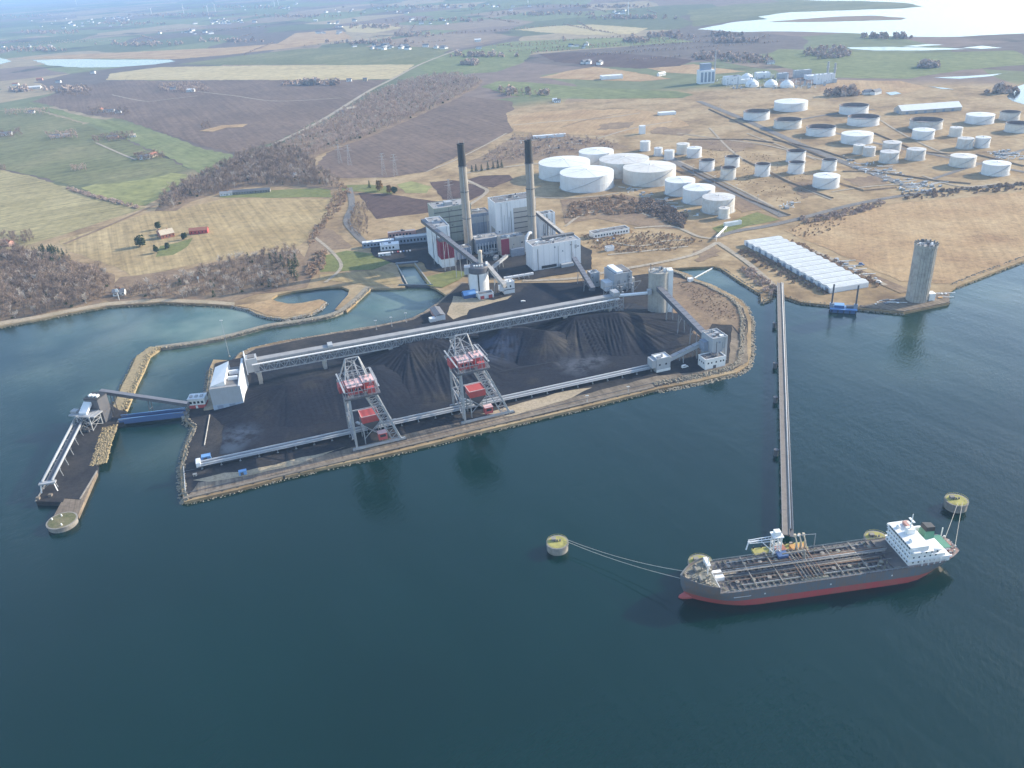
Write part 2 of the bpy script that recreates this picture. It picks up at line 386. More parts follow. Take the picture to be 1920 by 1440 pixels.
# sea: dark teal body colour, greener over the shallows off the left shore, sky reflection painted into the basin and right-hand water, wind ripples
def make_sea():
    m, nt, N, L, b = new_mat('sea_water')
    v = pos_map(nt)
    deep = ramp(nt, noise(nt, v, 0.004, 3), [(0.35, (0.0001, 0.0150, 0.0125)), (0.7, (0.0002, 0.0210, 0.0180))])
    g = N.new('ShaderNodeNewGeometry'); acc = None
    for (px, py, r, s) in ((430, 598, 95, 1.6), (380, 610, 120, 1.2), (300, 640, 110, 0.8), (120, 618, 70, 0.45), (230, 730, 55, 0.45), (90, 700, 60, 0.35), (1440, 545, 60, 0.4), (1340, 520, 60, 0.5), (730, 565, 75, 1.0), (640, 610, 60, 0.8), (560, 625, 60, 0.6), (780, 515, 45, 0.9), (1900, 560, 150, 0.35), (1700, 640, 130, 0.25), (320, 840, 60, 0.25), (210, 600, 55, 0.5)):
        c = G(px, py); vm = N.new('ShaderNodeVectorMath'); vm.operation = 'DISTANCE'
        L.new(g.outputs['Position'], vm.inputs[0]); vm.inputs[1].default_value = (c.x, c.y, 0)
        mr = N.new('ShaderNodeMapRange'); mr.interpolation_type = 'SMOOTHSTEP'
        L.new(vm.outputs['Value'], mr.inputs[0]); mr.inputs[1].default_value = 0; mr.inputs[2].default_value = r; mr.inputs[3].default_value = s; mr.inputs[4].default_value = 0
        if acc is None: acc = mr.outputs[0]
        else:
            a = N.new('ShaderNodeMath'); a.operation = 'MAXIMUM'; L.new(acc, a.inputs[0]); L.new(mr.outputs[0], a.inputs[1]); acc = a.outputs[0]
    bed_sheen = ramp(nt, noise(nt, v, 0.014, 3, 0.5), [(0.33, (0.05, 0.10, 0.07)), (0.5, (0.13, 0.18, 0.135)), (0.68, (0.20, 0.235, 0.18))])  # seabed and turbid tint, also painted sky reflection in basin and right-hand water
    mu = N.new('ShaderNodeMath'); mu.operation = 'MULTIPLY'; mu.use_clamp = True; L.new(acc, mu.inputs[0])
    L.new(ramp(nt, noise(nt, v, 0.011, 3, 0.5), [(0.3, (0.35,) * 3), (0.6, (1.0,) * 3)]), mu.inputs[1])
    L.new(mix(nt, mu.outputs[0], deep, bed_sheen), b.inputs['Base Color'])
    b.inputs['Roughness'].default_value = 0.08; b.inputs['IOR'].default_value = 1.40
    w1 = noise(nt, pos_map(nt, math.radians(35), (0.6, 0.2, 1)), 1.0, 4, 0.62)
    w2 = noise(nt, pos_map(nt, math.radians(52), (0.16, 0.055, 1)), 1.0, 3, 0.6)
    w3 = noise(nt, pos_map(nt, math.radians(-30), (0.022, 0.005, 1)), 1.0, 4, 0.6)
    ad = N.new('ShaderNodeMath'); ad.operation = 'MULTIPLY_ADD'; L.new(w2, ad.inputs[0]); ad.inputs[1].default_value = 0.9; L.new(w1, ad.inputs[2])
    mm = N.new('ShaderNodeMath'); mm.operation = 'MULTIPLY'; L.new(ad.outputs[0], mm.inputs[0])
    L.new(ramp(nt, w3, [(0.32, (0.18,) * 3), (0.66, (1.25,) * 3)]), mm.inputs[1])
    bump(nt, b, mm.outputs[0], 0.5, 0.5)
    return m
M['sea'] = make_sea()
def make_lake():
    m, nt, N, L, b = new_mat('lake_water')
    b.inputs['Base Color'].default_value = (0.035, 0.045, 0.05, 1); b.inputs['Roughness'].default_value = 0.12; b.inputs['IOR'].default_value = 1.33
    bump(nt, b, noise(nt, pos_map(nt), 0.2, 3), 0.3, 0.5); return m
M['lake'] = make_lake()

# far plain: a patchwork of fields, hedges and woods too distant to tell apart
def make_plain():
    m, nt, N, L, b = new_mat('countryside')
    v = pos_map(nt, math.radians(12), (1 / 420.0, 1 / 560.0, 0.0))
    nz = N.new('ShaderNodeTexNoise'); nz.inputs['Scale'].default_value = 0.6; L.new(v, nz.inputs['Vector'])
    w = N.new('ShaderNodeVectorMath'); w.operation = 'MULTIPLY_ADD'; L.new(nz.outputs['Color'], w.inputs[0]); w.inputs[1].default_value = (0.7, 0.7, 0); L.new(v, w.inputs[2])
    vo = N.new('ShaderNodeTexVoronoi'); vo.feature = 'F1'; vo.inputs['Scale'].default_value = 1.0; L.new(w.outputs[0], vo.inputs['Vector'])
    sep = N.new('ShaderNodeSeparateColor'); L.new(vo.outputs['Color'], sep.inputs[0])
    r = N.new('ShaderNodeValToRGB'); r.color_ramp.interpolation = 'CONSTANT'; e = r.color_ramp.elements
    cols = [(0.0, (0.12, 0.13, 0.075)), (0.2, (0.19, 0.145, 0.12)), (0.36, (0.15, 0.165, 0.09)), (0.52, (0.29, 0.235, 0.155)), (0.62, (0.135, 0.11, 0.095)), (0.76, (0.17, 0.185, 0.10)), (0.9, (0.24, 0.185, 0.135))]
    while len(e) < len(cols): e.new(0.5)
    for k, (p, c) in enumerate(cols): e[k].position = p; e[k].color = (*c, 1)
    L.new(sep.outputs[0], r.inputs[0])
    wood = ramp(nt, noise(nt, pos_map(nt, 0.1, (1 / 500.0, 1 / 420.0, 0)), 1.0, 6, 0.65), [(0.60, (0, 0, 0)), (0.64, (0.85,) * 3)])
    base = mix(nt, wood, r.outputs[0], (0.062, 0.060, 0.045))
    base = mix(nt, 1.0, base, ramp(nt, noise(nt, pos_map(nt), 0.02, 5, 0.7), [(0.3, (0.75,) * 3), (0.75, (1.25,) * 3)]), 'MULTIPLY')
    # nearer than about 2.2 km the land is dry rough grass
    dry = ramp(nt, noise(nt, pos_map(nt), 0.012, 6, 0.65), [(0.28, (0.15, 0.105, 0.07)), (0.42, (0.26, 0.185, 0.105)), (0.52, (0.34, 0.25, 0.145)), (0.62, (0.38, 0.29, 0.175)), (0.78, (0.22, 0.18, 0.095))])
    dry = mix(nt, 1.0, dry, ramp(nt, noise(nt, pos_map(nt), 0.11, 7, 0.75), [(0.25, (0.6,) * 3), (0.8, (1.35,) * 3)]), 'MULTIPLY')
    g = N.new('ShaderNodeNewGeometry'); vm = N.new('ShaderNodeVectorMath'); vm.operation = 'DISTANCE'
    L.new(g.outputs['Position'], vm.inputs[0]); vm.inputs[1].default_value = (450, 900, 0)
    mr = N.new('ShaderNodeMapRange'); L.new(vm.outputs['Value'], mr.inputs[0]); mr.inputs[1].default_value = 1050; mr.inputs[2].default_value = 1150
    L.new(mix(nt, mr.outputs[0], dry, base), b.inputs['Base Color']); b.inputs['Roughness'].default_value = 1.0; b.inputs['Specular IOR Level'].default_value = 0.1
    return m
M['plain'] = make_plain()

# ------------------------------------------------------------------ sea and land
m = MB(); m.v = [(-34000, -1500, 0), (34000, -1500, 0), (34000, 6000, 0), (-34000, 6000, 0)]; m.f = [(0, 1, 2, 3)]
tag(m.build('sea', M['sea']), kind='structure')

COAST_L = [(-420, 665), (-120, 632), (0, 612), (60, 601), (130, 587), (200, 574), (300, 567), (380, 570), (433, 574), (467, 581), (480, 588), (500, 594), (533, 598), (580, 589), (600, 579), (612, 566), (600, 561), (580, 565), (560, 569), (540, 569), (520, 565), (508, 560), (520, 552), (547, 546), (600, 539), (640, 537), (655, 543), (652, 553), (640, 566), (628, 580), (650, 583), (665, 570), (682, 552), (696, 541),
           (760, 539), (752, 520), (744, 498), (776, 496), (790, 515), (806, 536), (818, 541), (836, 553)]
YARD = [(826, 566), (800, 582), (772, 596), (732, 606), (673, 615), (586, 630), (527, 639), (469, 652), (448, 662), (438, 676), (400, 674), (393, 690), (387, 734), (372, 752), (350, 764), (346, 787), (362, 801), (348, 833), (338, 877), (339, 910), (345, 941),
        (445, 918), (535, 893), (645, 868), (720, 853), (800, 834), (880, 814), (947, 798), (1093, 764), (1233, 729), (1313, 714), (1380, 698), (1402, 684), (1408, 660), (1408, 600), (1400, 575), (1382, 558), (1332, 532), (1300, 522), (1290, 513), (1257, 503)]
COAST_R = [(1337, 499), (1350, 502), (1390, 529), (1426, 551), (1427, 566), (1446, 561), (1451, 548), (1468, 555), (1503, 566), (1554, 571), (1611, 578), (1695, 586), (1780, 568), (1780, 546), (1793, 537), (1920, 488), (2060, 440), (2300, 380)]
yard_w = pxpoly(YARD)
coast = rough_edge(pxpoly(COAST_L), 10, 0.8, 3)[:-1] + pxpoly(YARD) + pxpoly(COAST_R)
# drop the closing edge samples that rough_edge put between last and first coast points
last = G(*COAST_L[-1], LZ)
cut = min(range(len(coast)), key=lambda k: (coast[k] - last).length)
coast = coast[:cut + 1] + pxpoly(YARD) + pxpoly(COAST_R)
land = coast + [Vector((3200, 1900, 0)), Vector((33000, 4200, 0)), Vector((33000, 42000, 0)), Vector((-33000, 42000, 0)), Vector((-33000, 1100, 0)), Vector((-2400, 760, 0))]
sheet('ground', land, LZ, M['plain'], skirt=4.0)

def area(name, pts, z, mat_, rough=1.5, step=14):
    return sheet(name, rough_edge(pxpoly(pts, LZ), step, rough, int(sum(map(ord, name)) + pts[0][0] * 7 + pts[0][1] * 3) % 999), LZ + z, M[mat_])

# far water: the bay behind, its spits, and the pools and lake inland
area('bay', [(1307, 55), (1350, 58), (1390, 60.5), (1440, 59), (1500, 59.5), (1613, 63), (1632, 67), (1713, 69), (1800, 69), (1920, 63), (2300, 40), (2300, -70), (1920, -60), (1650, -30), (1500, 0), (1560, 2), (1480, 20), (1420, 30), (1440, 36), (1380, 41)], 0.30, 'lake', 8, 60)
area('spit', [(1440, 41.5), (1500, 36), (1580, 31), (1640, 29.5), (1700, 34), (1690, 37), (1620, 39), (1540, 41)], 0.6, 'scrub', 6, 40)
area('spit', [(1290, 20), (1380, 8), (1500, 2), (1620, 2), (1700, 6), (1730, 12), (1690, 16), (1560, 20), (1480, 23), (1420, 31), (1360, 42), (1300, 50)], 0.6, 'green_dull', 10, 60)
area('lake', [(1888, 180), (1898, 167), (1920, 158), (2000, 150), (2010, 192), (1920, 196), (1900, 190)], 0.16, 'lake', 3, 30)
area('lake', [(62, 113), (120, 111), (220, 112), (318, 112), (330, 115), (290, 121), (220, 126), (150, 127), (92, 123)], 0.5, 'lake', 6, 30)
area('lake', [(-60, 108), (0, 108), (22, 115), (0, 121), (-60, 121)], 0.5, 'lake', 4, 30)
for pts in ([(1588, 89), (1660, 88), (1760, 90), (1820, 92), (1730, 95), (1640, 95), (1596, 92)], [(1690, 87), (1740, 83), (1770, 84), (1720, 88)], [(1805, 90), (1840, 86), (1880, 90), (1840, 92)], [(1750, 146), (1810, 143), (1880, 138), (1895, 134), (1860, 143), (1800, 148)], [(1740, 162), (1770, 165), (1790, 168), (1765, 167)], [(1660, 174), (1680, 172), (1690, 176), (1670, 179)]):
    area('pool', pts, 0.45, 'lake', 2, 20)

FIELDS = [
 ('straw', [(200, 150), (207, 138), (300, 126), (480, 123), (640, 122), (778, 121), (737, 148), (640, 150)]),
 ('plough', [(120, 170), (205, 152), (400, 150), (725, 150), (690, 172), (640, 204), (560, 244), (512, 268), (440, 288), (380, 274), (290, 244), (230, 224), (160, 214), (60, 190)]),
 ('green', [(55, 192), (110, 206), (160, 219), (230, 229), (300, 249), (380, 279), (437, 291), (425, 312), (400, 331), (375, 325), (330, 302), (262, 272), (170, 232), (80, 208)]),
 ('green_dull', [(-80, 212), (60, 205), (165, 235), (258, 273), (328, 304), (352, 316), (292, 333), (200, 345), (130, 348), (60, 328), (0, 316), (-80, 300)]),
 ('green_bright', [(152, 352), (190, 342), (292, 322), (355, 328), (330, 352), (272, 386), (242, 384), (175, 364)]),
 ('stubble2', [(-120, 300), (0, 318), (60, 331), (128, 352), (170, 366), (240, 387), (272, 389), (210, 410), (120, 440), (20, 470), (-120, 500)]),
 ('stubble', [(325, 396), (412, 374), (500, 372), (628, 374), (603, 417), (562, 461), (455, 474), (425, 484), (350, 498), (250, 520), (215, 500), (128, 470), (110, 452), (200, 425), (290, 396)]),
 ('lawn', [(410, 370), (430, 360), (540, 355), (618, 352), (624, 370), (500, 371)]),
 ('plough', [(592, 312), (612, 287), (680, 259), (742, 236), (800, 205), (858, 179), (958, 190), (965, 205), (948, 214), (962, 246), (930, 262), (875, 285), (840, 302), (800, 322), (730, 333), (640, 334), (600, 331)]),
 ('green', [(902, 162), (935, 152), (1000, 155), (1100, 164), (1270, 171), (1300, 178), (1280, 184), (1100, 186), (1030, 184), (960, 180)]),
 ('tan', [(945, 217), (1000, 211), (1090, 206), (1190, 205), (1262, 216), (1292, 236), (1230, 245), (1140, 254), (1040, 252), (965, 246)]),
 ('plough_dark', [(1008, 101), (1080, 98), (1150, 100), (1240, 105), (1300, 113), (1275, 124), (1200, 129), (1100, 122), (1040, 116)]),
 ('tan', [(1010, 146), (1060, 134), (1115, 125), (1180, 134), (1260, 148), (1200, 153), (1100, 150)]),
 ('tan', [(1210, 128), (1300, 120), (1330, 126), (1400, 134), (1320, 140), (1250, 136)]),
 ('straw', [(965, 56), (1030, 49), (1110, 46), (1215, 53), (1190, 64), (1100, 66), (1020, 61)]),
 ('green', [(770, 118), (860, 96), (960, 78), (1100, 72), (1250, 70), (1300, 78), (1000, 98), (980, 118), (930, 135), (880, 138), (800, 138)]),
 ('green', [(1420, 110), (1460, 92), (1560, 95), (1700, 100), (1900, 95), (1960, 118), (1800, 132), (1700, 148), (1560, 146), (1450, 122)]),
 ('tan', [(1545, 160), (1570, 150), (1690, 152), (1740, 165), (1690, 176), (1590, 178), (1530, 170)]),
 ('tan', [(25, 110), (130, 103), (300, 95), (430, 89), (520, 82), (555, 62), (640, 56), (660, 72), (560, 88), (430, 103), (330, 111), (200, 110), (100, 110)]),
 ('green_dull', [(330, 121), (430, 107), (560, 92), (660, 88), (790, 88), (850, 92), (780, 119), (640, 121), (480, 122)]),
 ('straw', [(640, 50), (700, 44), (760, 52), (700, 62), (650, 60)]),
 ('tan', [(640, 97), (690, 96), (680, 106), (630, 106)]),
 ('tan', [(1470, 432), (1560, 408), (1680, 382), (1800, 372), (1960, 356), (2080, 400), (2040, 438), (1920, 482), (1795, 531), (1760, 532), (1690, 528), (1640, 508), (1560, 470), (1500, 447)]),
 ('plough_dark', [(672, 362), (740, 366), (812, 377), (828, 378), (823, 396), (780, 402), (706, 411), (690, 392)]),
 ('plough_dark', [(806, 342), (850, 338), (915, 352), (912, 362), (880, 377), (830, 374)]),
 ('plough_dark', [(865, 340), (900, 330), (955, 328), (962, 336), (925, 352)]),
 ('green_bright', [(745, 346), (770, 340), (810, 350), (800, 362), (760, 362)]),
 ('lawn', [(642, 348), (690, 346), (740, 352), (735, 364), (680, 360), (640, 358)]),
 ('scrub', [(960, 258), (1030, 252), (1130, 262), (1180, 275), (1120, 290), (1010, 300), (950, 310), (900, 320), (860, 312), (910, 290)]),
 ('scrub', [(590, 420), (625, 432), (660, 462), (655, 466), (600, 470), (570, 500), (560, 505), (580, 460)]),
 ('lawn', [(606, 480), (650, 470), (720, 478), (735, 492), (700, 506), (600, 510)]),
 ('stubble', [(600, 515), (700, 507), (738, 512), (752, 532), (700, 536), (650, 530), (600, 525)]),
 ('scrub', [(524, 270), (600, 234), (690, 180), (750, 156), (800, 143), (850, 138), (908, 152), (890, 168), (820, 202), (742, 236), (690, 258), (610, 286), (580, 302), (556, 288)]),
 ('scrub', [(290, 396), (322, 354), (380, 330), (430, 306), (475, 282), (520, 272), (560, 286), (604, 318), (642, 346), (630, 358), (560, 349), (470, 351), (420, 360), (360, 378), (330, 396)]),
 ('lawn', [(292, 482), (300, 462), (330, 456), (362, 446), (352, 462), (325, 478)]),
 ('lawn', [(1335, 428), (1420, 398), (1462, 412), (1400, 424), (1350, 440)]),
 ('scrub', [(225, 520), (350, 505), (440, 484), (560, 468), (590, 510), (575, 540), (480, 552), (440, 566), (300, 563), (215, 568), (190, 560)]),
 ('scrub', [(-120, 470), (60, 470), (150, 492), (215, 515), (205, 560), (180, 572), (100, 590), (0, 605), (-120, 625)]),
 ('scrub', [(1050, 375), (1170, 365), (1240, 380), (1285, 410), (1270, 430), (1200, 425), (1120, 410), (1060, 420)]),
]
for k, (mt, pts) in enumerate(FIELDS):
    P = pxpoly(pts); far = max((p.length for p in P))
    sheet('field', rough_edge(P, 16, min(6, far / 700), k), LZ + 0.05 + 0.004 * k + far / 18000, M[mt])

# beach and hook of sand by the pond
area('beach', [(-120, 640), (-120, 624), (0, 603), (60, 594), (130, 580), (200, 567), (300, 560), (380, 563), (440, 567), (440, 573), (380, 569), (300, 566), (200, 573), (130, 586), (60, 600), (0, 611)], 0.30, 'sand', 0.6, 8)
area('hook', [(440, 573), (470, 570), (505, 563), (512, 562), (522, 567), (540, 571), (580, 567), (606, 563), (609, 567), (597, 577), (578, 587), (533, 595), (500, 591), (484, 584), (468, 578)], 0.31, 'tan', 0.5, 5)

# tracks and roads
def road(pts, w, mt='track', z=0.5, name='road'):
    return strip(name, smooth_path(pxpoly(pts), 5), w, LZ + z, M[mt])
road([(513, 271), (600, 228), (690, 172), (735, 149), (790, 120), (860, 93)], 11, 'track', 0.72, 'track')
road([(2100, 330), (1920, 345), (1790, 356), (1700, 366), (1600, 384), (1500, 410), (1440, 424), (1380, 434), (1340, 446)], 9, 'asphalt', 0.45)
road([(1250, 292), (1300, 322), (1360, 352), (1420, 380), (1472, 406)], 15, 'asphalt', 0.42)
road([(1268, 300), (1330, 328), (1400, 362), (1450, 388)], 3.5, 'track', 0.47)
road([(1310, 190), (1390, 222), (1480, 262), (1570, 300), (1650, 330), (1710, 352)], 13, 'asphalt', 0.40)
road([(1550, 245), (1640, 268), (1740, 288), (1830, 306), (1960, 330)], 8, 'asphalt', 0.38)
road([(1480, 228), (1560, 214), (1640, 205)], 7, 'asphalt', 0.37)
road([(1700, 352), (1760, 332), (1860, 300), (1960, 268)], 7, 'asphalt', 0.36)
road([(1020, 306), (960, 312), (900, 320), (870, 326)], 7, 'track', 0.44)
road([(875, 338), (900, 350), (913, 360), (880, 385)], 6, 'track', 0.46)
road([(950, 250), (905, 275), (850, 302), (800, 322)], 4, 'track', 0.48, 'track')
road([(1190, 428), (1260, 425), (1310, 444), (1345, 448)], 5, 'track', 0.46)
road([(980, 527), (1080, 522), (1150, 508), (1230, 494), (1300, 478), (1345, 455)], 6, 'track', 0.49)
road([(1140, 478), (1220, 470), (1290, 462)], 4, 'track', 0.41, 'track')
road([(290, 385), (200, 425), (120, 458)], 6, 'scrub', 0.55, 'track')
road([(655, 352), (660, 385), (650, 415), (668, 440), (690, 460)], 9, 'asphalt', 0.43)
road([(1345, 455), (1400, 492), (1450, 535), (1461, 545)], 6, 'track', 0.5)
road([(1420, 448), (1520, 480), (1620, 515), (1700, 548)], 14, 'scrub', 0.35)
road([(210, 178), (270, 190), (310, 187), (370, 180)], 5, 'track', 0.7, 'track')
road([(370, 172), (440, 180), (520, 190), (640, 184)], 5, 'track', 0.71, 'track')
road([(180, 268), (225, 288), (255, 300)], 5, 'track', 0.7, 'track')
road([(870, 530), (840, 556), (805, 582), (775, 598), (700, 614), (586, 634), (480, 656), (455, 668)], 5, 'apron', 0.53)
strip('pale_patch', pxpoly([(386, 247), (420, 238), (460, 236)]), 40, LZ + 0.9, M['tan'])

for pts, w, mt in (([(1270, 250), (1360, 262), (1450, 275), (1540, 300)], 4, 'track'), ([(1330, 240), (1380, 290), (1440, 320), (1500, 350), (1560, 375)], 3.5, 'track'), ([(1400, 250), (1480, 280), (1530, 300)], 3, 'track'), ([(1560, 360), (1630, 350), (1700, 345)], 4, 'track'), ([(1650, 225), (1690, 250), (1740, 275), (1800, 300)], 4, 'track'), ([(1730, 330), (1800, 350), (1870, 345)], 4, 'track'), ([(960, 235), (1040, 228), (1130, 222), (1200, 212)], 5, 'track'), ([(1050, 240), (1100, 225), (1180, 210)], 4, 'scrub'), ([(1120, 260), (1190, 240), (1260, 228)], 5, 'track'), ([(1060, 425), (1100, 400), (1180, 395), (1230, 410)], 4, 'track'), ([(1150, 455), (1200, 462), (1250, 452), (1300, 450)], 3.5, 'track'), ([(1000, 370), (1060, 372), (1120, 368), (1160, 362)], 4, 'track'), ([(590, 445), (620, 470), (640, 500), (610, 530)], 4, 'track'), ([(1500, 460), (1580, 495), (1660, 535)], 5, 'track')):
    road(pts, w, mt, 0.34 + 0.01 * (w % 1) + 0.001 * pts[0][0] / 10, 'track')
for pts in ([(1290, 258), (1390, 262), (1420, 272), (1380, 285), (1300, 278)], [(1340, 348), (1400, 372), (1430, 392), (1390, 400), (1345, 372)], [(1480, 345), (1520, 340), (1540, 365), (1500, 372)], [(1580, 335), (1640, 330), (1670, 345), (1610, 352)], [(1230, 238), (1300, 244), (1280, 255), (1220, 250)], [(1660, 262), (1700, 272), (1690, 290), (1650, 275)], [(1130, 232), (1190, 228), (1180, 240), (1120, 244)], [(1300, 470), (1340, 462), (1350, 480), (1310, 492)]):
    area('rough_ground', pts, 0.29, 'scrub', 5, 7)
# the coal yard: dirty ground, apron along the quay, coal floor
area('yard_ground', [(866, 532), (836, 558), (806, 584), (776, 600), (700, 616), (586, 633), (480, 655), (450, 672), (404, 682), (396, 730), (356, 768), (352, 790), (370, 802), (354, 836), (345, 880), (350, 934), (535, 889), (720, 849), (880, 810), (1093, 760), (1233, 725), (1375, 694), (1398, 680), (1402, 604), (1394, 580), (1330, 537), (1256, 508), (1100, 530)], 0.54, 'yard_dirty', 0.5, 10)
area('dry_grass_corner', [(1262, 520), (1300, 530), (1332, 540), (1378, 566), (1392, 585), (1394, 640), (1372, 610), (1335, 608), (1320, 640), (1270, 600), (1256, 585)], 0.60, 'scrub', 1.2, 8)
area('yard_ground', [(1372, 612), (1394, 640), (1400, 606), (1402, 680), (1375, 692), (1233, 722), (1093, 757), (960, 789), (955, 775), (1090, 742), (1230, 706), (1310, 698), (1366, 682)], 0.60, 'yard', 0.8, 8)
area('quay_apron', [(352, 932), (372, 906), (450, 897), (535, 872), (640, 846), (800, 806), (955, 776), (962, 788), (880, 808), (800, 828), (720, 846), (535, 887), (445, 911)], 0.62, 'apron', 0.6, 7)
area('sandy_patch', [(362, 902), (420, 888), (455, 886), (540, 866), (640, 842), (650, 838), (560, 872), (450, 896), (392, 905)], 0.68, 'sand', 0.8, 8)
area('sandy_patch', [(900, 778), (960, 762), (1060, 735), (1110, 728), (1060, 752), (960, 782)], 0.68, 'sand', 1.0, 8)
area('sandy_patch', [(850, 556), (925, 564), (960, 555), (935, 572), (880, 590), (850, 600), (838, 590)], 0.66, 'sand', 1.0, 8)
area('sandy_patch', [(800, 520), (850, 508), (880, 512), (860, 526), (830, 540), (800, 536)], 0.64, 'lawn', 1.0, 8)
area('plant_ground', [(690, 455), (760, 440), (800, 425), (900, 430), (1050, 440), (1110, 470), (1110, 505), (1000, 525), (880, 520), (800, 505), (790, 492), (740, 494), (700, 480)], 0.57, 'yard_dirty', 1.5, 8)
# ------------------------------------------------------------------ vegetation
def tpl_bare(seed, h=10.0, spread=0.42, n1=9, n2=9, tw=0.11):
    """leafless tree as quads: trunk, limbs and many upward twigs"""
    r = random.Random(seed); V = []; F = []
    def blade(p, q, w0, w1, side):
        o = len(V); V.extend([p - side * w0, p + side * w0, q + side * w1, q - side * w1]); F.append((o, o + 1, o + 2, o + 3))
    def limb(p, q, w0, w1):
        d = (q - p).normalized(); a = d.cross(Vector((0.3, 0.9, 0.1))).normalized(); b = d.cross(a)
        blade(p, q, w0, w1, a); blade(p, q, w0, w1, b)
    top = Vector((r.uniform(-.4, .4), r.uniform(-.4, .4), h * 0.62))
    limb(Vector((0, 0, -0.3)), top, 0.22, 0.1)
    for k in range(n1):
        t = r.uniform(0.3, 1.0); p = Vector((0, 0, 0)).lerp(top, t); a = r.uniform(0, 6.283)
        L_ = h * r.uniform(0.28, 0.45) * (1.15 - 0.4 * t)
        q = p + Vector((math.cos(a) * L_ * spread * 1.6, math.sin(a) * L_ * spread * 1.6, L_ * r.uniform(0.6, 1.0)))
        limb(p, q, 0.11, 0.05)
        for j in range(n2):
            s = p.lerp(q, r.uniform(0.3, 1.0)); a2 = r.uniform(0, 6.283); l2 = h * r.uniform(0.10, 0.22)
            e = s + Vector((math.cos(a2) * l2 * 0.7, math.sin(a2) * l2 * 0.7, l2 * r.uniform(0.3, 1.0)))
            sd = Vector((r.uniform(-1, 1), r.uniform(-1, 1), r.uniform(-.4, .4))).normalized()
            blade(s, e, tw, tw * 0.5, sd)
    return np.array([tuple(v) for v in V]), np.array(F)

def tpl_bush(seed, h=3.0, r0=2.2, n=110, sz=0.36):
    r = random.Random(seed); V = []; F = []
    for k in range(n):
        a = r.uniform(0, 6.283); u = r.random() ** 0.45; z = h * r.uniform(0.05, 1.0); k2 = math.sqrt(max(0.05, 1 - (z / h - 0.35) ** 2 * 1.6))
        c = Vector((math.cos(a) * r0 * u * k2, math.sin(a) * r0 * u * k2, z))
        n1 = Vector((r.uniform(-1, 1), r.uniform(-1, 1), r.uniform(-.3, 1))).normalized(); t = n1.orthogonal().normalized() * sz * r.uniform(.6, 1.4); b = n1.cross(t) * r.uniform(.5, 1.1)
        o = len(V); V.extend([c - t - b, c + t - b, c + t + b, c - t + b]); F.append((o, o + 1, o + 2, o + 3))
    return np.array([tuple(v) for v in V]), np.array(F)

def tpl_conifer(seed, h=10.0, r0=2.4, n=150, sz=0.6):
    r = random.Random(seed); V = []; F = []
    for k in range(n):
        t = r.random() ** 1.4; a = r.uniform(0, 6.283); rad = r0 * (1 - t) * r.uniform(0.55, 1.1) + 0.1
        c = Vector((math.cos(a) * rad, math.sin(a) * rad, h * (0.06 + 0.94 * t)))
        out = Vector((math.cos(a), math.sin(a), -0.5)) * sz * r.uniform(.7, 1.5); sd = Vector((-math.sin(a), math.cos(a), r.uniform(-.3, .3))) * sz * 0.6
        o = len(V); V.extend([c - out * .5 - sd, c - out * .5 + sd, c + out + sd * .4, c + out - sd * .4]); F.append((o, o + 1, o + 2, o + 3))
    return np.array([tuple(v) for v in V]), np.array(F)

BARE = [tpl_bare(k, 10, 0.40 + 0.06 * (k % 3)) for k in range(5)]
BUSH = [tpl_bush(20 + k) for k in range(4)]
CON = [tpl_conifer(40 + k) for k in range(3)]
FARC = [tpl_bush(60 + k, 11.0, 6.0, 34, 2.1) for k in range(4)]

def place(name, tpls, spots, mat_, smin, smax, z=LZ, seed=0, zs=1.0):
    """one mesh from copies of the templates at (x, y) spots"""
    r = np.random.default_rng(seed); Vs = []; Fs = []; o = 0
    for (x, y) in spots:
        V, F = tpls[r.integers(len(tpls))]; s = r.uniform(smin, smax); a = r.uniform(0, 6.283); c, si = math.cos(a), math.sin(a)
        W = V * s; X = W[:, 0] * c - W[:, 1] * si + x; Y = W[:, 0] * si + W[:, 1] * c + y
        Vs.append(np.stack([X, Y, W[:, 2] * zs * r.uniform(.85, 1.15) + z], 1)); Fs.append(F + o); o += len(V)
    return fast_mesh(name, np.concatenate(Vs), np.concatenate(Fs), mat_, kind='stuff')

def wood(pts, dens, tpls, mt, smin, smax, seed, name='bare_wood', mind=2.2, maxn=1600, zs=1.0):
    P = pxpoly(pts); n = min(maxn, int(poly_area(P) * dens)); sp = scatter(P, n, seed, mind)
    return place(name, tpls, sp, M[mt], smin, smax, seed=seed, zs=zs)

W1 = [(-60, 470), (10, 462), (60, 478), (140, 500), (195, 512), (212, 536), (195, 562), (110, 583), (60, 594), (-60, 612)]
tag(wood(W1, 0.026, BARE, 'twig', 0.7, 1.75, 1), 'bare brown wood on the shore beside the sheltered bay', 'wood')
W2 = [(292, 392), (322, 358), (380, 332), (430, 308), (475, 284), (520, 276), (560, 288), (600, 318), (640, 345), (632, 356), (560, 346), (470, 348), (420, 356), (360, 374), (330, 392)]
tag(wood(W2, 0.015, BARE, 'twig', 0.8, 1.95, 2), 'dense bare wood between the stubble field and the green crop', 'wood')
W3 = [(528, 268), (600, 236), (690, 182), (750, 158), (800, 145), (850, 140), (905, 152), (890, 166), (820, 200), (742, 234), (690, 256), (610, 284), (580, 300), (560, 286)]
tag(wood(W3, 0.011, BARE, 'twig_grey', 0.5, 1.8, 3, maxn=1900), 'long belt of bare trees beside the straight track', 'wood')
W4 = [(350, 522), (420, 492), (480, 478), (556, 466), (566, 500), (556, 532), (520, 545), (440, 552), (390, 560), (300, 562), (235, 556), (270, 535)]
tag(wood(W4, 0.022, BARE, 'twig', 0.35, 1.35, 4), 'thin bare wood along the bank below the stubble field', 'wood')
